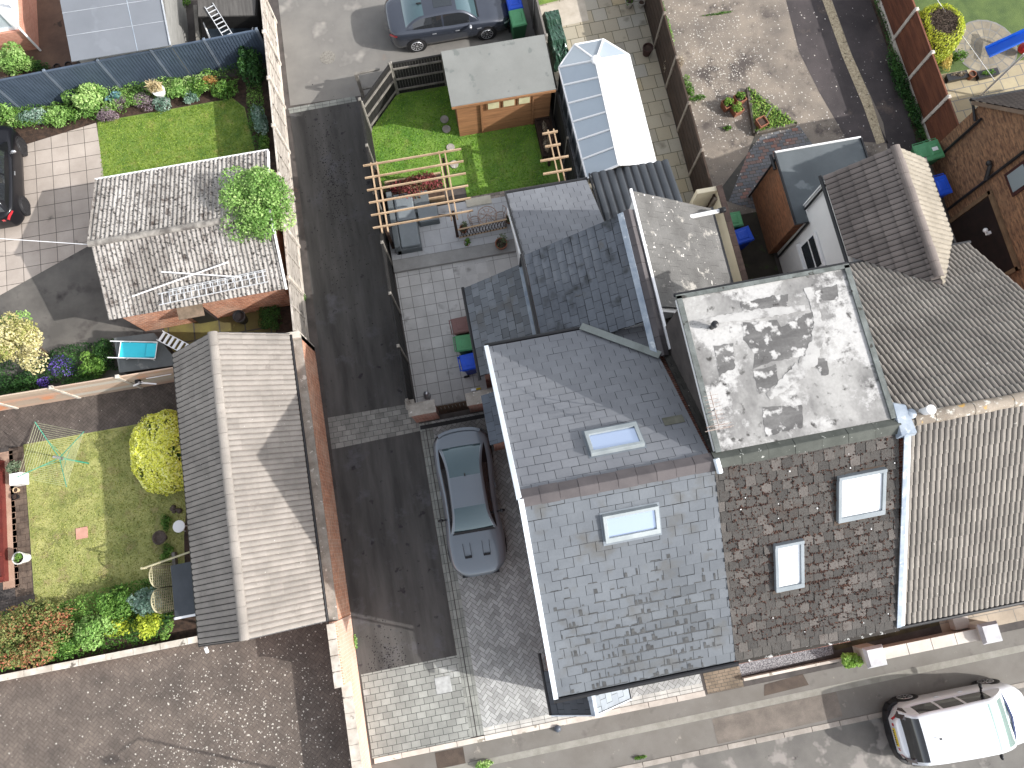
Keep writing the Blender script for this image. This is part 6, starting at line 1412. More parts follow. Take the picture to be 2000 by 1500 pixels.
p = at(37, 1090, .4); pot((p.x, p.y), .2, .45, mat('pot_white', (.75, .74, .7)), 'white round pot with a green plant on the brown path at the left', plant=M_green, n=120, pr=.15, ph=.12)
p = at(30, 935, .4); Pw = thing('planter_box', 'square white planter with a grey green bush near the maroon sunroom', 'plant pot', (p.x, p.y, 0)); MB().box(p.x-.2, p.y-.2, 0, p.x+.2, p.y+.2, .42).build('pot', M_white, Pw, bevel=.02); leaves((p.x-.05, p.y+.45, .45), (.3, .3, .25), 400, .05, 6, .5, seed=2).build('plant', leafmat('leaf_greygreen', (.06, .09, .05), (.16, .22, .13), (.34, .4, .28)), Pw)
p = at(30, 957, .15); pot((p.x, p.y), .09, .16, mat('pot_cream', A('e6c79c', .85)), 'small cream pot above the black pot on the path')
p = at(29, 970, .15); pot((p.x, p.y), .1, .16, M_black, 'small black pot on the path beside the dry lawn')
# table with sun lounger, step ladder
Dk = thing('garden_bench_table', 'large flat grey topped store beside the brick garage wall', 'store', (-11, 8.6, 0))
tp = [at(222, 660, .9), at(300, 650, .9), at(352, 712, .9), at(233, 728, .9)]
MB().hexa([(p.x, p.y, .84) for p in ccw(tp)], [(p.x, p.y, .9) for p in ccw(tp)]).build('top', mat('top_grey', A('868b8b', .55), A('757a7b', .52), 1.5, fine=.15, spots=A('9a9d9a', .6), sscale=2), Dk)
cx = sum(p.x for p in tp)/4; cy = sum(p.y for p in tp)/4
MB().hexa([(cx+(p.x-cx)*.92, cy+(p.y-cy)*.92, 0) for p in ccw(tp)], [(cx+(p.x-cx)*.92, cy+(p.y-cy)*.92, .84) for p in ccw(tp)]).build('side', M_board, Dk)
Lo = thing('sun_lounger', 'turquoise sun lounger with a white frame lying on the grey store', 'sun lounger', (-11.4, 8.6, .9))
M_turq = mat('turquoise', (.04, .55, .68), (.035, .5, .62), 2, rough=.5, fine=.05)
a, b_, c_, d_ = at(235, 668, 1.1), at(300, 668, 1.2), at(298, 698, 1.2), at(235, 697, 1.1)
sx0, sx1, sy0, sy1 = a.x, b_.x, (c_.y+d_.y)/2, (a.y+b_.y)/2
ang = math.atan2((b_-a).y, (b_-a).x); cc_ = (a+c_)/2; l2, w2 = (b_-a).length/2, (a-d_).length/2
v = MB()
for i in range(4): x0 = -l2 + i*2*l2/4; v.hexa([(x0, -w2, 1.05+.02*math.sin(i)), (x0+l2/2, -w2, 1.05+.02*math.sin(i+1)), (x0+l2/2, w2, 1.05+.02*math.sin(i+1)), (x0, w2, 1.05+.02*math.sin(i))], [(x0, -w2, 1.07+.02*math.sin(i)), (x0+l2/2, -w2, 1.07+.02*math.sin(i+1)), (x0+l2/2, w2, 1.07+.02*math.sin(i+1)), (x0, w2, 1.07+.02*math.sin(i))])
v.rot(ang).move((cc_.x, cc_.y, 0)).build('seat', M_turq, Lo)
v = MB().box(l2*.55, -w2*.92, 1.1, l2*1.1, w2*.92, 1.16).rot(ang).move((cc_.x, cc_.y, 0)); v.build('headrest', M_turq, Lo, bevel=.02)
v = MB()
for s in (-1, 1): v.tube((-l2*1.6, s*w2*1.1, 1.12), (l2*1.1, s*w2*1.1, 1.12), .018); v.tube((-l2*.4, s*w2*1.1, 1.1), (-l2*.7, s*w2*1.1, .92), .016); v.tube((l2*.8, s*w2*1.1, 1.1), (l2*.9, s*w2*1.1, .92), .016)
v.tube((l2*1.1, -w2*1.1, 1.12), (l2*1.1, w2*1.1, 1.12), .018); v.tube((-l2, -w2*1.05, 1.1), (-l2, w2*1.05, 1.1), .015)
v.rot(ang).move((cc_.x, cc_.y, 0)).build('frame', M_white, Lo)
def ladder(name, label, p, q, w, n, m, r=.018, flat=False, cat='ladder', rw=.03):
    T_ = thing(name, label, cat, p); p, q = Vector(p), Vector(q); d = (q-p).normalized(); s = d.cross(Vector((0, 0, 1))).normalized()
    for k in (-1, 1): MB().bar(p + s*k*w/2, q + s*k*w/2, r*1.3, r*2.4).build('rail', m, T_)
    for i in range(n): c = p.lerp(q, (i+.5)/n); MB().bar(c - s*w/2, c + s*w/2, (rw if not flat else .09), .02).build('rung', m, T_)
    return T_
M_alu = mat('aluminium', (.7, .71, .72), (.62, .63, .64), 6, rough=.4, metal=.3, fine=.1)
ladder('step_ladder', 'white flat treaded step ladder leaning between the grey store and the tiled garage', at(312, 655, 1.1), at(375, 688, 1.5), .35, 7, M_white, flat=True)
ladder('ladder', 'long white ladder lying low on the corrugated roof', at(310, 585, 2.3), at(522, 540, 2.3), .38, 15, M_alu)
ladder('ladder', 'narrow white ladder lying above the other on the corrugated roof', at(330, 572, 2.42), at(520, 532, 2.45), .2, 13, M_alu, r=.012)
for a, b_, lb in (((315, 531), (470, 541), 'white pole lying across the corrugated roof above the ladders'), ((258, 579), (445, 512), 'thin grey pole lying slantwise on the corrugated roof')):
    P_ = MB().tube(at(*a, 2.6), at(*b_, 2.62), .022); tag(P_.build('pole', M_white), lb, 'pole')
Cb = tag(MB().path([at(0, 466, 2.6), at(60, 470, 2.6), at(120, 474, 2.65), at(178, 478, 2.85)], .012).build('cable', M_white), 'thin white cable running from the corrugated roof over the cream slabs', 'cable')
ladder('ladder', 'aluminium ladder leaning over the dark tarpaulin behind the blue fence', at(408, 10, 1.6), at(447, 72, 1.6), .33, 8, M_alu)
# dark pond cover and deck behind the fence
Pd = thing('covered_pond', 'dark blue tarpaulin covered box behind the blue fence', 'cover', (-7, 20.6, 0))
pq = ccw([at(398, 45, .9), at(436, 24, .9), at(498, 34, .9), at(492, 62, .9), at(410, 76, .9)]); cx = sum(p.x for p in pq)/5; cy = sum(p.y for p in pq)/5
MB().hexa([(p.x, p.y, 0) for p in pq], [(p.x, p.y, .88) for p in pq]).build('cover', mat('tarp_navy', A('3c4a56', .4), A('2c3844', .36), 2, rough=.4, fine=.15), Pd)
MB().path([p + Vector((0, 0, .0)) for p in pq] + [pq[0]], .03).build('edge', M_white, Pd)
Dc = thing('timber_deck_store', 'grey weathered timber shed roof beside the ladder at the top', 'shed', (-7.5, 22.5, 0))
ps = ccw([at(384, -40, 1.6), at(500, -40, 1.6), at(497, 28, 1.6), at(386, 30, 1.6)]); 
MB().hexa([(p.x, p.y, 1.5) for p in ps], [(p.x, p.y, 1.56) for p in ps]).build('roof', mat('board_grey', A('77736e', .55), A('625e5a', .5), 2, stretch=(6, .5, 1), fine=.2), Dc); MB().hexa([(p.x, p.y, 0) for p in ps], [(p.x*.99, p.y, 1.5) for p in ps]).build('wall', M_board, Dc)
Sl = thing('sleeper_edging', 'upright weathered timber sleeper beside the dark tarpaulin', 'edging', at(388, 50, 0)); MB().bar(at(384, 15, .5), at(390, 85, .5), .14, .3).build('plank', M_postg, Sl)
# urn with grass
p = at(312, 180, .5); Ur = thing('urn', 'white stone urn with straw coloured grass in the flower border', 'urn', (p.x, p.y, 0)); MB().lathe((p.x, p.y, 0), [(.16, 0), (.16, .08), (.07, .14), (.07, .3), (.2, .45), (.24, .62), (.2, .64)], 20).build('urn', M_white, Ur, smooth=True, auto=40)
leaves((p.x-.05, p.y+.05, .75), (.22, .22, .16), 350, .09, 4, .6, seed=4, aspect=3.5).build('plant', leafmat('leaf_straw', (.3, .22, .1), (.6, .5, .3), (.8, .72, .5)), Ur)
# black tub
p = at(466, 617, .5); tb = pot((p.x, p.y), .22, .5, M_black, 'tall black tub beside the brick garage wall', soil=False)
p = at(155, 120, .2)
for i, (px, py, lb) in enumerate(((112, 131, 'first'), (134, 127, 'second'))):
    p = at(px, py, .2); pot((p.x, p.y), .13, .25, M_black, 'dark pot behind the blue fence, %s from the left' % lb, group='dark pots behind the blue fence')
# pipes by the tiled garage
p = at(270, 748, .9); Hr_ = thing('hose_reel', 'black and white hose reel bracket with white rails under the garage eave', 'hose reel', (p.x, p.y, .6))
v = MB().tube((p.x, p.y-.05, .9), (p.x, p.y+.12, .9), .1); v.build('reel', M_black, Hr_); v = MB().bar((p.x+.05, p.y-.02, 1.0), (p.x+.65, p.y-.18, 1.0), .05, .03); v.bar((p.x+.35, p.y+.05, 1.05), (p.x+1.2, p.y+.05, 1.05), .03, .03); v.bar((p.x-.12, p.y-.1, 1.0), (p.x+.2, p.y-.02, 1.0), .05, .03); v.build('rail', M_white, Hr_)
# yellow handled brush
p = at(930, 760, .05); Bu = thing('brush', 'small brush with a yellow handle on the yard paving', 'brush', (p.x, p.y, 0)); MB().box(p.x, p.y-.03, .01, p.x+.16, p.y+.03, .05).build('handle', mat('yellow_plastic', (.8, .6, .03)), Bu); MB().box(p.x-.18, p.y-.04, .01, p.x, p.y+.04, .05).build('head', M_silver, Bu)
p = at(833, 770, .3); Wf = thing('garden_ornament', 'small silvery ornament by the yard wall', 'ornament', (p.x, p.y, 0)); MB().lathe((p.x, p.y, 0), [(.12, 0), (.13, .03), (.04, .08), (.04, .28), (.09, .32), (.1, .38), (.02, .42)], 14).build('base', M_silver, Wf, smooth=True)
# right yard things
tri = poly_px((1460, 178), (1545, 240), (1535, 252), (1478, 262)); Rb = thing('rockery_bed', 'triangular raised bed of bright green weeds edged with stone in the bare yard', 'raised bed', at(1500, 225, 0))
ctr = at(1496, 232, 0)
v = MB(); T3_ = ccw([at(1458, 176, 0), at(1553, 246, 0), at(1472, 264, 0)])
for i in range(3): a, b_ = T3_[i], T3_[(i+1) % 3]; v.bar(a + Vector((0, 0, .09)), b_ + Vector((0, 0, .09)), .12, .18)
v.build('stone_edging', mat('edging_stone', A('8c8274', .6), A('6e6558', .55), 5, fine=.4, bump=.6), Rb)
MB().hexa([(p.x, p.y, 0) for p in T3_], [(p.x, p.y, .12) for p in T3_]).build('soil', M_soil, Rb)
M_weed = leafmat('leaf_weed', (.05, .11, .02), (.13, .26, .04), (.25, .42, .07), (.4, .5, .12))
mb_ = MB(); rnd = random.Random(2)
for i in range(2200):
    x = rnd.uniform(min(p.x for p in T3_), max(p.x for p in T3_)); y = rnd.uniform(min(p.y for p in T3_), max(p.y for p in T3_))
    if not inpoly(x, y, T3_): continue
    n_ = Vector((rnd.gauss(0, .6), rnd.gauss(0, .6), 1)).normalized(); a = n_.orthogonal().normalized(); a.rotate(Matrix.Rotation(rnd.uniform(0, 6), 3, n_)); b_ = n_.cross(a); s = rnd.uniform(.03, .07); p = Vector((x, y, .14+rnd.uniform(0, .14)))
    mb_.add([p-a*s, p+b_*s*.4, p+a*s, p-b_*s*.4], [(0, 1, 2, 3)], rnd.random())
mb_.build('weeds', M_weed, Rb)
for px, py, lb, full in ((1445, 192, 'square terracotta pot tipped at the tip of the triangular bed', 1), (1421, 203, 'square terracotta pot of pale green plants left of the triangular bed', 1), (1440, 213, 'square terracotta pot of dark green plants just left of the triangular bed', 1), (1486, 242, 'empty square terracotta pot with a stick inside the triangular bed', 0)):
    p = at(px, py, .25); pot((p.x, p.y, .12 if not full else 0), .19, .32, M_terra, lb, plant=M_weed if full else None, n=260, pr=.2, ph=.14, size=.055, square=True, seed=px, group='square terracotta pots in the bare yard')
MBs = MB().tube(at(1478, 262, .2), at(1508, 208, .5), .02); tag(MBs.build('stick', M_postg), 'grey stick leaning across the triangular bed', 'stick')
# washing post in right garden
pb, pt = at(1914, 188, 0), Vector((0, 0, 2.45)); Wp = thing('washing_post', 'tall white metal washing post on the cream slabs', 'post', pb); MB().tube(pb, pb + pt, .04).build('post', M_alu, Wp); v = MB().tube(pb + pt*.99 + Vector((-.05, 0, 0)), pb + pt*.99 + Vector((.12, .03, 0)), .03); v.build('hook', M_alu, Wp)
tag(MB().path([pb + Vector((.0, .0, .9)), at(1880, 70, 1.1), at(1832, 2, 1.6), at(1822, -20, 1.8)], .01).build('washing_line', M_white), 'thin white line from the washing post over the golden shrub', 'line')
for px, py, lb, mt in ((1870, 148, 'black trough of dead flowers left on the cream patio', MATS['leaf_dry']), (1930, 143, 'black trough of green plants right on the cream patio', M_green)):
    p = at(px, py, .2); Tt = thing('planter_trough', lb, 'planter', (p.x, p.y, 0), 'black troughs on the cream patio'); MB().hexa([(p.x-.38, p.y-.14, 0), (p.x+.38, p.y-.1, 0), (p.x+.38, p.y+.14, 0), (p.x-.38, p.y+.1, 0)], [(p.x-.42, p.y-.17, .22), (p.x+.42, p.y-.13, .22), (p.x+.42, p.y+.17, .22), (p.x-.42, p.y+.13, .22)]).build('trough', M_black, Tt)
    leaves((p.x, p.y, .24), (.36, .11, .08), 160, .05, 6, .5, seed=px).build('plant', mt, Tt)
p = at(1898, 146, .2); pot((p.x, p.y), .14, .28, M_terra, 'terracotta pot between the two black troughs')
Sd_ = thing('garden_slide', 'blue plastic slide with red supports at the top right', 'slide', at(1940, 98, 0))
a, b_ = at(1928, 103, .18), at(2040, 52, 1.1); v = MB(); v.bar(a, b_, .36, .04); d = (b_-a).normalized(); s = d.cross(Vector((0, 0, 1))).normalized(); u = s.cross(d)
v.bar(a + s*.2 + u*.06, b_ + s*.2 + u*.06, .05, .14); v.bar(a - s*.2 + u*.06, b_ - s*.2 + u*.06, .05, .14); v.build('chute', mat('slide_blue', (.015, .13, .7), (.012, .11, .6), rough=.3), Sd_)
v = MB(); q = at(2000, 88, .35); v.sphere((q.x, q.y-.1, .3), .22, 10, 6, sz=.9); v.bar((q.x+.2, q.y-.2, 0), b_, .08, .08); v.build('support', mat('slide_red', (.6, .03, .03), (.5, .02, .02), rough=.35), Sd_)
# front path blocks
Bk = thing('bollard_light', 'small dark grey dome on the pavement by the kerb step', 'bollard', at(1089, 1423, 0)); p = at(1089, 1423, .05); MB().lathe((p.x, p.y, 0), [(.1, 0), (.11, .06), (.09, .12), (.03, .15)], 16).build('dome', mat('dome_slate', A('6c7686', .5), rough=.4), Bk, smooth=True)
# street lamp and tree just outside the frame (their shadows fall on the brown drive)
Lp = thing('street_lamp', 'grey street lamp column on the pavement', 'street lamp', (-4.2, -6.45, 0)); MB().tube((-4.6, -7.05, 0), (-4.6, -7.05, 5.6), .055, .04).build('column', M_silver, Lp)
v = MB().tube((-4.6, -7.05, 5.6), (-5.1, -7.45, 5.75), .03); v.sphere((-5.3, -7.6, 5.75), .16, sx=1.9, sy=.9, sz=.5); v.build('lamp_head', M_silver, Lp)

# ================================================================ plants
L_lime = leafmat('leaf_lime', (.07, .16, .03), (.17, .33, .07), (.32, .50, .15), (.48, .62, .25))
L_yel = leafmat('leaf_yellow', (.30, .36, .04), (.78, .80, .10), (.92, .92, .20), (.95, .95, .50))
L_cream = leafmat('leaf_cream', (.12, .18, .04), (.38, .38, .12), (.62, .56, .28), (.74, .68, .42))
L_dark = leafmat('leaf_dark', (.008, .03, .006), (.02, .07, .015), (.05, .13, .03), (.10, .22, .05))
L_mid = M_green
L_blue = leafmat('leaf_blue', (.06, .12, .08), (.14, .25, .18), (.30, .42, .34), (.45, .55, .48))
L_lav = leafmat('leaf_lavender', (.08, .08, .06), (.20, .15, .17), (.36, .26, .32), (.30, .30, .22))
L_pur = leafmat('flower_purple', (.03, .03, .08), (.10, .06, .34), (.20, .12, .55), (.34, .26, .7))
L_bush = leafmat('leaf_redbush', (.05, .09, .02), (.15, .22, .06), (.24, .22, .08), (.50, .13, .09))
L_gold = leafmat('leaf_gold', (.07, .13, .01), (.22, .30, .03), (.44, .52, .05), (.68, .72, .10))
def S_(name, label, cat, px, py, z, r, n, size, m, **k):
    p = at(px, py, z); return bush(name, label, cat, (p.x, p.y, z*.8), r, n, size, m, **k)
t = at(527, 392, 3.0)
Tr = thing('tree', 'small light green tree leaning over the corrugated garage roof beside the alley fence', 'tree', (-6.1, 12.0, 0))
tm = MB(); b0 = Vector((-6.12, 12.1, 0)); top = Vector((-6.05, 12.1, 2.0)); tm.tube(b0, top, .09, .07, 10)
for k in range(9):
    a = k*.7; e = top + Vector((.75*math.cos(a), .8*math.sin(a), .7+.3*math.sin(k*2.1))); m_ = top.lerp(e, .5) + Vector((0, 0, .12)); tm.tube(top, m_, .04, .025, 7); tm.tube(m_, e, .025, .008, 6)
tm.build('trunk', M_bark, Tr)
leaves((-6.2, 12.2, 2.8), (1.35, 1.45, .9), 13000, .062, 34, .34, seed=41, t0=.1, t1=1).build('crown', L_lime, Tr)
tw = MB(); rnd = random.Random(3)
for k in range(26): a = rnd.uniform(-1.1, 1.1); c = Vector((-6.15, 12.15, 2.7)); tw.tube(c + Vector((math.cos(a)*.7, math.sin(a)*.9, 0)), c + Vector((math.cos(a)*1.35, math.sin(a)*1.3, rnd.uniform(-.1, .4))), .008, .003, 5)
tw.build('twig', mat('twig_red', A('8a5a44', .6)), Tr)
p = at(306, 877, 1.15)
Yb = thing('shrub', 'rounded bright yellow variegated shrub against the tiled garage', 'shrub', (p.x, p.y, 0))
def mound(c, r, h, n, size, seed, gap=.12, pw=2.6, spread=.06):
    rnd = random.Random(seed); mb = MB()
    holes = [(rnd.uniform(0, 2*PI), rnd.uniform(.1, .95), rnd.uniform(.05, gap)) for _ in range(26)]
    for i in range(n):
        a = rnd.uniform(0, 2*PI); q = rnd.uniform(0, 1)**.6; el = math.acos(q) if rnd.random() < .6 else rnd.uniform(0, PI/2)
        ce, se = math.cos(el), math.sin(el); k = (abs(ce*math.cos(a))**pw + abs(ce*math.sin(a))**pw + abs(se)**pw)**(-1/pw)
        d = Vector((ce*math.cos(a)*k, ce*math.sin(a)*k, se*k)); bump_ = 1 + .035*math.sin(a*9+seed)*math.cos(el*7) - rnd.random()**2*spread*2
        if any(math.hypot((a-ha+PI) % (2*PI)-PI, (se-he)*1.3) < hr for ha, he, hr in holes) and rnd.random() < .85: continue
        pt = Vector((c[0]+d.x*r[0]*bump_, c[1]+d.y*r[1]*bump_, c[2]+d.z*h*bump_)); nn = (d + Vector((rnd.gauss(0, .45), rnd.gauss(0, .45), rnd.gauss(0, .45)))).normalized(); s = size*rnd.uniform(.6, 1.25)
        u = nn.orthogonal().normalized(); u.rotate(Matrix.Rotation(rnd.uniform(0, 2*PI), 3, nn)); w_ = nn.cross(u)
        mb.add([pt-u*s*.8, pt+w_*s*.42+nn*s*.12, pt+u*s*.8, pt-w_*s*.42+nn*s*.12], [(0, 1, 2, 3)], min(1, max(0, rnd.gauss(.62, .22))))
    return mb
mound((p.x, p.y, .15), (1.08, 1.4), 1.3, 17000, .066, 5, gap=.19, spread=.1).build('foliage', L_yel, Yb)
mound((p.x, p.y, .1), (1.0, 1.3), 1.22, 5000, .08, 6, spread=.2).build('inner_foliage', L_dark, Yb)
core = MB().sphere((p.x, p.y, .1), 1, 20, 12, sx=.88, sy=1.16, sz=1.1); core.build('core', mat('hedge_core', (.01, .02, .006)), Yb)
p = at(38, 672, 1.6); Ct = bush('tree', 'cream leaved small tree at the left edge above the purple flowers', 'tree', (p.x, p.y, 1.5), (.95, 1.15, .85), 5200, .065, L_cream, seed=60, clump=24, lump=.33)
leaves((p.x-.3, p.y+.6, 1.2), (.7, .7, .6), 1800, .06, 9, .4, seed=61).build('lower_foliage', L_lime, Ct)
for a in ((120, 716, .35, (.5, .42, .3), 900, .04, L_pur, 'violet blue flowering clump below the cream tree', 'flowering plant'), (86, 745, .25, (.3, .22, .2), 500, .035, L_pur, 'deep purple flower cushion by the slab fence', 'flowering plant'),
          (178, 712, .4, (.5, .55, .35), 1500, .055, L_mid, 'round green shrub between the purple flowers and the grey store', 'shrub'), (207, 684, .4, (.45, .5, .35), 1300, .04, L_dark, 'dark green shrub touching the grey store', 'shrub'), (150, 745, .3, (.7, .3, .3), 1200, .05, L_dark, 'dark low foliage along the slab fence', 'shrub'), (30, 755, .3, (1.0, .4, .4), 1500, .055, L_dark, 'dark foliage in the corner below the cream tree', 'shrub')):
    S_('shrub' if a[8] == 'shrub' else 'flower_clump', a[7], a[8], a[0], a[1], a[2], a[3], a[4], a[5], a[6], seed=int(a[0]), clump=12)
for a in ((45, 1235, .8, (1.55, 1.0, .75), 6500, .06, L_bush, 'large red and green flowering bush in the bottom left bed'), (10, 1275, .6, (1.0, .6, .5), 2400, .055, L_bush, 'second red flowering bush at the left edge above the low wall'), (120, 1262, .5, (.6, .4, .45), 1400, .05, L_mid, 'green foliage right of the red bush'),
          (185, 1235, .6, (.75, .6, .5), 2600, .06, L_lime, 'bright green leafy bush above the low kerb wall'), (228, 1178, .7, (.75, .6, .55), 2800, .05, L_mid, 'feathery mid green bush at the bottom of the dry lawn'), (285, 1175, .8, (.55, .55, .6), 1900, .07, L_blue, 'blue grey leaved bush left of the dark lean-to'),
          (292, 1215, .7, (.55, .5, .5), 2000, .06, L_gold, 'yellow green bush between the low wall and the blue grey bush'), (235, 1225, .4, (.6, .4, .35), 1200, .05, L_gold, 'small yellow tinged bush in the bottom bed'), (315, 1195, .4, (.35, .6, .3), 700, .06, L_dark, 'dark foliage beside the lean-to wall'), (95, 1200, .5, (.9, .4, .4), 1600, .055, L_bush, 'reddish foliage at the top of the bottom left bed')):
    S_('shrub', a[7], 'shrub', *a[:7], seed=int(a[0])+7, clump=16, lump=.4)
for a in ((168, 183, .6, (.85, .55, .6), 2600, .065, L_lime, 'tall feathery green shrub in front of the blue fence', 'shrub'), (110, 226, .3, (.55, .4, .3), 1200, .06, L_lime, 'lime green perennial beside the cream slabs', 'plant'), (63, 226, .3, (.65, .42, .28), 1500, .045, L_blue, 'silvery green lavender mound near the black car', 'plant'), (15, 205, .4, (.6, .6, .4), 1400, .06, L_lime, 'green and cream plant at the left edge of the border', 'plant'),
          (208, 222, .3, (.45, .35, .28), 1200, .035, L_lav, 'purple grey heather mound at the lawn corner', 'heather'), (275, 198, .35, (.5, .42, .32), 1500, .035, L_lav, 'dusky pink heather mound in the middle of the border', 'heather'), (236, 197, .3, (.3, .3, .25), 700, .035, L_lav, 'small brown purple heather left of the pink heather', 'heather'), (222, 188, .3, (.35, .25, .25), 500, .05, leafmat('leaf_bluebell', (.05, .14, .1), (.15, .35, .4), (.35, .55, .65)), 'pale blue flowers between the heathers', 'flowers'),
          (314, 200, .3, (.4, .35, .28), 1000, .04, L_blue, 'pale sage mound below the white urn', 'plant'), (345, 172, .35, (.5, .4, .32), 1300, .06, L_lime, 'light green leafy plant right of the urn', 'plant'), (385, 168, .35, (.45, .4, .32), 1200, .055, L_mid, 'mid green plant towards the right of the border', 'plant'), (410, 162, .35, (.35, .3, .3), 700, .05, leafmat('leaf_orange', (.1, .12, .03), (.4, .2, .06), (.5, .3, .1)), 'orange tinted plant near the right end of the border', 'plant'), (370, 188, .3, (.35, .25, .22), 700, .045, L_blue, 'small blue flowered plant at the lawn edge', 'plant'),
          (435, 172, .35, (.5, .4, .3), 1300, .055, L_mid, 'green plant at the right end of the border', 'plant'), (140, 222, .25, (.35, .3, .25), 700, .05, L_mid, 'darker green plant left of the heather', 'plant'), (30, 118, .6, (.8, .7, .6), 3000, .07, L_lime, 'fresh green bush behind the blue fence on the left', 'shrub'), (80, 130, .3, (.4, .25, .25), 500, .05, L_dark, 'dark plant among the pots behind the blue fence', 'plant'),
          (484, 125, .9, (.45, .9, .8), 2600, .07, L_dark, 'dark green climbing shrub at the right end of the blue fence', 'shrub'), (507, 235, .4, (.28, .8, .35), 1500, .055, L_blue, 'blue green planting along the alley fence', 'shrub'), (515, 275, .3, (.25, .4, .25), 800, .05, L_mid, 'green plants by the corner of the corrugated garage', 'plant'), (350, 0, .2, (.5, .5, .2), 900, .05, L_mid, 'green strip of plants beside the large grey building', 'plant'),
          (526, 615, .25, (.5, .65, .22), 2400, .04, L_dark, 'dark green ground plants behind the tiled garage', 'plant'), (543, 490, .5, (.2, .8, .5), 900, .05, L_dark, 'dark ivy in the gap between the corrugated garage and the alley fence', 'ivy')):
    S_('border_plant' if a[8] != 'shrub' else 'shrub', a[7], a[8], *a[:7], seed=int(a[0])+int(a[1]), clump=12)
# golden conifer with its brown clipped top
p = at(1835, 52, 1.2); gp = Vector((p.x, p.y, 0))
Gs = thing('shrub', 'round golden conifer with a bare brown top beside the red brown fence', 'shrub', gp); mbg = MB(); rnd = random.Random(9)
for i in range(8000):
    a = rnd.uniform(0, 2*PI); z = rnd.uniform(0, 1)**.8*1.55; rr = (.98 - .22*(z/1.55)**4)*rnd.uniform(.86, 1.03)
    if z > 1.42: rr *= rnd.uniform(.72, 1)
    n_ = (Vector((math.cos(a), math.sin(a), .35)) + Vector((rnd.gauss(0, .5), rnd.gauss(0, .5), rnd.gauss(0, .5)))).normalized(); q = gp + Vector((rr*math.cos(a), rr*math.sin(a), z)); s = rnd.uniform(.025, .055); u = n_.orthogonal().normalized(); w_ = n_.cross(u)
    mbg.add([q-u*s, q+w_*s*.5, q+u*s, q-w_*s*.5], [(0, 1, 2, 3)], min(1, max(0, .3+z*.35+rnd.gauss(0, .18))))
mbg.build('foliage', L_gold, Gs)
mt_ = MB()
for i in range(1500):
    a = rnd.uniform(0, 2*PI); r = math.sqrt(rnd.random())*.62; q = gp + Vector((r*math.cos(a), r*math.sin(a), 1.42+rnd.uniform(0, .1))); d = Vector((rnd.gauss(0, 1), rnd.gauss(0, 1), rnd.gauss(0, .5))).normalized()*.06; mt_.tube(q-d, q+d, .006, n=3, cap=False, tint=rnd.random())
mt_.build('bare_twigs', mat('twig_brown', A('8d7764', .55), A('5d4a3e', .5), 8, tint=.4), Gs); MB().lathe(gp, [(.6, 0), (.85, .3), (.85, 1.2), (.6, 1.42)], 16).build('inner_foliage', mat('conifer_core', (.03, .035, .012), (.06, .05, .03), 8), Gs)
for a in ((1848, 112, .3, (.3, .5, .25), 900, .045, leafmat('leaf_amber', (.3, .25, .06), (.6, .48, .12), (.8, .65, .25)), 'amber yellow plant between the golden conifer and the cream patio', 'plant'), (1875, 108, .25, (.3, .3, .2), 500, .045, L_mid, 'green plant beside the amber plant', 'plant'), (1750, 30, .3, (.25, .9, .3), 900, .05, L_dark, 'dark ivy growing at the top of the red brown fence', 'ivy'), (1760, 160, .25, (.35, 1.5, .25), 1500, .06, L_dark, 'dark ivy along the foot of the red brown fence', 'ivy'), (1790, 225, .2, (.3, 1.0, .2), 900, .055, L_dark, 'sparse ivy near the green bin', 'ivy'), (1808, 262, .1, (.2, .5, .08), 400, .05, L_mid, 'mossy weeds beside the paving slab near the green bin', 'weeds'),
          (1300, 40, .5, (.14, 1.2, .45), 800, .05, L_mid, 'green ivy on the yard side of the dark brown fence at the top', 'ivy'), (1318, 120, .9, (.3, .5, .6), 1100, .05, MATS['leaf_dry'], 'dry pale climber sprawling over the dark brown fence', 'climber'), (1345, 165, .2, (.22, .6, .15), 500, .05, L_mid, 'weeds at the foot of the dark brown fence', 'weeds'), (1360, 190, .15, (.4, .15, .12), 350, .045, L_mid, 'low weeds left of the terracotta pots', 'weeds'), (1420, 250, .1, (.22, .1, .1), 200, .045, L_mid, 'tuft of grass below the terracotta pots', 'weeds'), (1400, 26, .06, (.8, .06, .06), 260, .035, L_mid, 'line of grass in a crack of the bare yard', 'weeds'),
          (1663, 1290, .5, (.34, .3, .35), 1500, .055, leafmat('leaf_fresh', (.14, .28, .04), (.32, .52, .1), (.52, .7, .24)), 'bright lime green bush beside the left wall pier', 'shrub'), (945, 1494, .1, (.3, .14, .12), 350, .05, L_lime, 'small grassy weed at the street end of the brick wall', 'weeds'), (593, 580, .15, (.1, .12, .2), 160, .05, L_mid, 'tiny green weed at the foot of the alley fence', 'weeds'), (695, 1255, .08, (.06, .3, .1), 130, .04, L_lime, 'weeds at the foot of the stepped brick wall', 'weeds'),
          (322, 1020, .2, (.2, .3, .15), 500, .04, L_mid, 'small green cushion plant left of the white round table', 'plant'), (322, 1078, .2, (.25, .25, .15), 500, .04, L_mid, 'small green cushion plant below the stone bird bath', 'plant'), (1250, 1480, .03, (.25, .06, .03), 120, .04, L_mid, 'grass growing in the gutter by the road kerb', 'weeds')):
    S_('border_plant' if a[8] not in ('shrub',) else 'shrub', a[7], a[8], *a[:7], seed=int(a[0])+int(a[1]), clump=10, stems=a[8] not in ('weeds', 'ivy'))
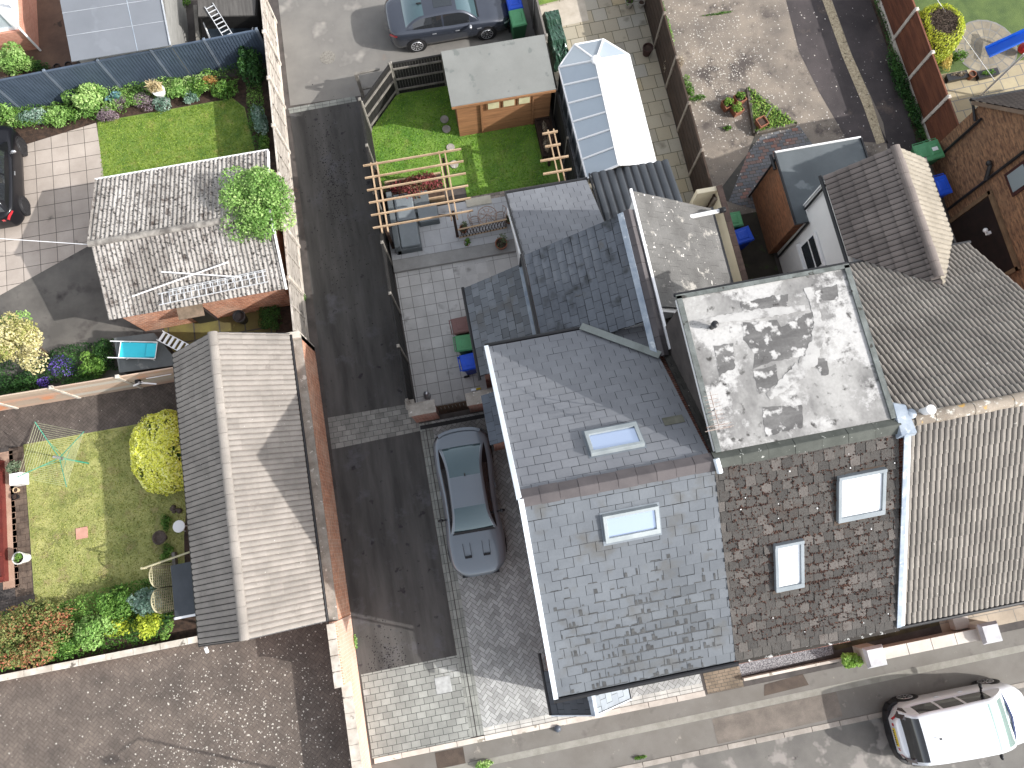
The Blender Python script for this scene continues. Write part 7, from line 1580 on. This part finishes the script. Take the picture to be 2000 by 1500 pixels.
def cover(name, label, poly, n, size, m, seed, h=.2, cat='ground cover'):
    rnd = random.Random(seed); mb = MB(); poly = [(q[0], q[1]) for q in poly]; x0, x1 = min(q[0] for q in poly), max(q[0] for q in poly); y0, y1 = min(q[1] for q in poly), max(q[1] for q in poly); k = 0
    hs = [(rnd.uniform(x0, x1), rnd.uniform(y0, y1), rnd.uniform(.15, .4), rnd.random()) for _ in range(int((x1-x0)*(y1-y0)*3)+4)]
    for i in range(n*4):
        if k >= n: break
        x, y = rnd.uniform(x0, x1), rnd.uniform(y0, y1)
        if not inpoly(x, y, poly): continue
        z = 0; t = .4
        for hx, hy, hr, ht in hs:
            d = math.hypot(x-hx, y-hy)
            if d < hr*1.6: zz = h*math.sqrt(max(0, 1-(d/(hr*1.6))**2)); 
            else: zz = 0
            if zz > z: z = zz; t = ht
        if z <= .02 and rnd.random() < .6: continue
        nn = Vector((rnd.gauss(0, .55), rnd.gauss(0, .55), 1)).normalized(); u = nn.orthogonal().normalized(); u.rotate(Matrix.Rotation(rnd.uniform(0, 2*PI), 3, nn)); w_ = nn.cross(u); s = size*rnd.uniform(.6, 1.3); p = Vector((x, y, .03+z*rnd.uniform(.75, 1.1)))
        mb.add([p-u*s, p+w_*s*.5, p+u*s, p-w_*s*.5], [(0, 1, 2, 3)], min(1, max(0, t*.6+rnd.random()*.45))); k += 1
    return tag(mb.build(name, m), label, cat, kind='stuff')
cover('ground_cover', 'mixed low green planting filling the upper flower border', poly_px((0, 200), (130, 170), (300, 150), (470, 128), (470, 172), (300, 205), (190, 238), (30, 260), (0, 262)), 9000, .035, L_mid, 31, .32)
cover('ground_cover', 'scattered lime and cream plants in the upper flower border', poly_px((0, 215), (130, 190), (300, 165), (450, 145), (455, 180), (300, 205), (190, 238), (30, 258)), 3500, .035, L_lime, 32, .4)
cover('ground_cover', 'low dark planting under the cream tree and along the slab fence', poly_px((0, 700), (100, 690), (225, 660), (232, 722), (120, 750), (0, 775)), 6000, .035, L_dark, 33, .35)
cover('ground_cover', 'low green planting filling the bottom left bed', poly_px((0, 1195), (120, 1180), (200, 1150), (330, 1120), (350, 1215), (340, 1245), (200, 1275), (0, 1310)), 9000, .04, L_mid, 34, .4)
cover('ground_cover', 'planting along the left foot of the alley fence', poly_px((488, 170), (515, 165), (530, 300), (500, 300), (485, 240)), 1500, .035, L_mid, 35, .3)
cover('ground_cover', 'weeds along the foot of the red brown fence', poly_px((1700, 0), (1716, 0), (1745, 80), (1790, 200), (1800, 290), (1790, 290), (1765, 200)), 2200, .03, L_dark, 36, .15)
# grass tufts: short blades over the lawns so that they have a nap
def turf(name, label, poly, n, m, seed, h=.035):
    rnd = random.Random(seed); mb = MB(); x0, x1 = min(p[0] for p in poly), max(p[0] for p in poly); y0, y1 = min(p[1] for p in poly), max(p[1] for p in poly)
    for i in range(n):
        x, y = rnd.uniform(x0, x1), rnd.uniform(y0, y1)
        if not inpoly(x, y, poly): continue
        a = rnd.uniform(0, PI); s = rnd.uniform(.012, .028); dx, dy = math.cos(a)*s, math.sin(a)*s; l = rnd.uniform(-.03, .03); k = rnd.uniform(-.03, .03); hh = h*rnd.uniform(.5, 1.3)
        mb.add([(x-dx, y-dy, .004), (x+dx, y+dy, .004), (x+l, y+k, hh)], [(0, 1, 2)], rnd.random())
    return tag(mb.build(name, m), label, 'grass', kind='stuff')
turf('grass', 'short bright grass of the middle lawn', [(-2.35, 13.65), (.7, 13.65), (.7, 12.4), (3.75, 12.4), (4.3, 15), (4.3, 17.3), (-1.2, 17.3), (-2.35, 16.1)], 26000, leafmat('blade_green', (.07, .19, .01), (.17, .35, .025), (.29, .48, .05)), 1)
turf('grass', 'dry yellowish grass of the lower left lawn', [(-18.5, .8), (-15.7, .9), (-15.85, 6.3), (-9.4, 6.25), (-9.4, 4.1), (-10.4, 4.1), (-10.8, 2.2), (-10.9, 0), (-18.5, -.1)], 30000, leafmat('blade_dry', (.15, .2, .04), (.36, .38, .1), (.52, .5, .2)), 2)
turf('grass', 'fresh grass of the upper left lawn', [p[:2] for p in ccw([at(192, 240), at(455, 195), at(476, 212), at(498, 300), at(498, 335), at(202, 375)])], 18000, leafmat('blade_fresh', (.09, .18, .01), (.2, .32, .03), (.34, .42, .08)), 3)
# loose slates, stones and petals: flecks on the yard
fl = MB(); rnd = random.Random(21)
for i in range(2600):
    x = rnd.gauss(11.6, 1.6) if i % 2 else rnd.uniform(9.2, 17.8); y = rnd.gauss(15, 3.0) if i % 2 else rnd.uniform(10, 22)
    if not (9.2 < x < 17.9 and 10 < y < 25): continue
    if i % 2 == 0 and rnd.random() < .6: continue
    if i % 2: x = 11.2 + (x-11.6)*.75; y = 15.6 + (y-15)*.6
    r = rnd.choice([.012, .016, .022, .035]); k = rnd.randint(4, 6); fl.face([(x+r*rnd.uniform(.6, 1)*math.cos(a*2*PI/k), y+r*rnd.uniform(.6, 1)*math.sin(a*2*PI/k), .013) for a in range(k)])
tag(fl.build('lichen', M_moss_fleck), 'scattered white lichen flecks on the bare concrete yard', 'lichen', kind='stuff')
# tree outside the lower edge (only its shadow reaches the brown drive)
bush('tree', 'round leafy street tree just below the frame by the brown drive', 'tree', (-9.2, -8.6, 1.9), (.9, .9, 1.0), 1500, .12, L_mid, seed=77)
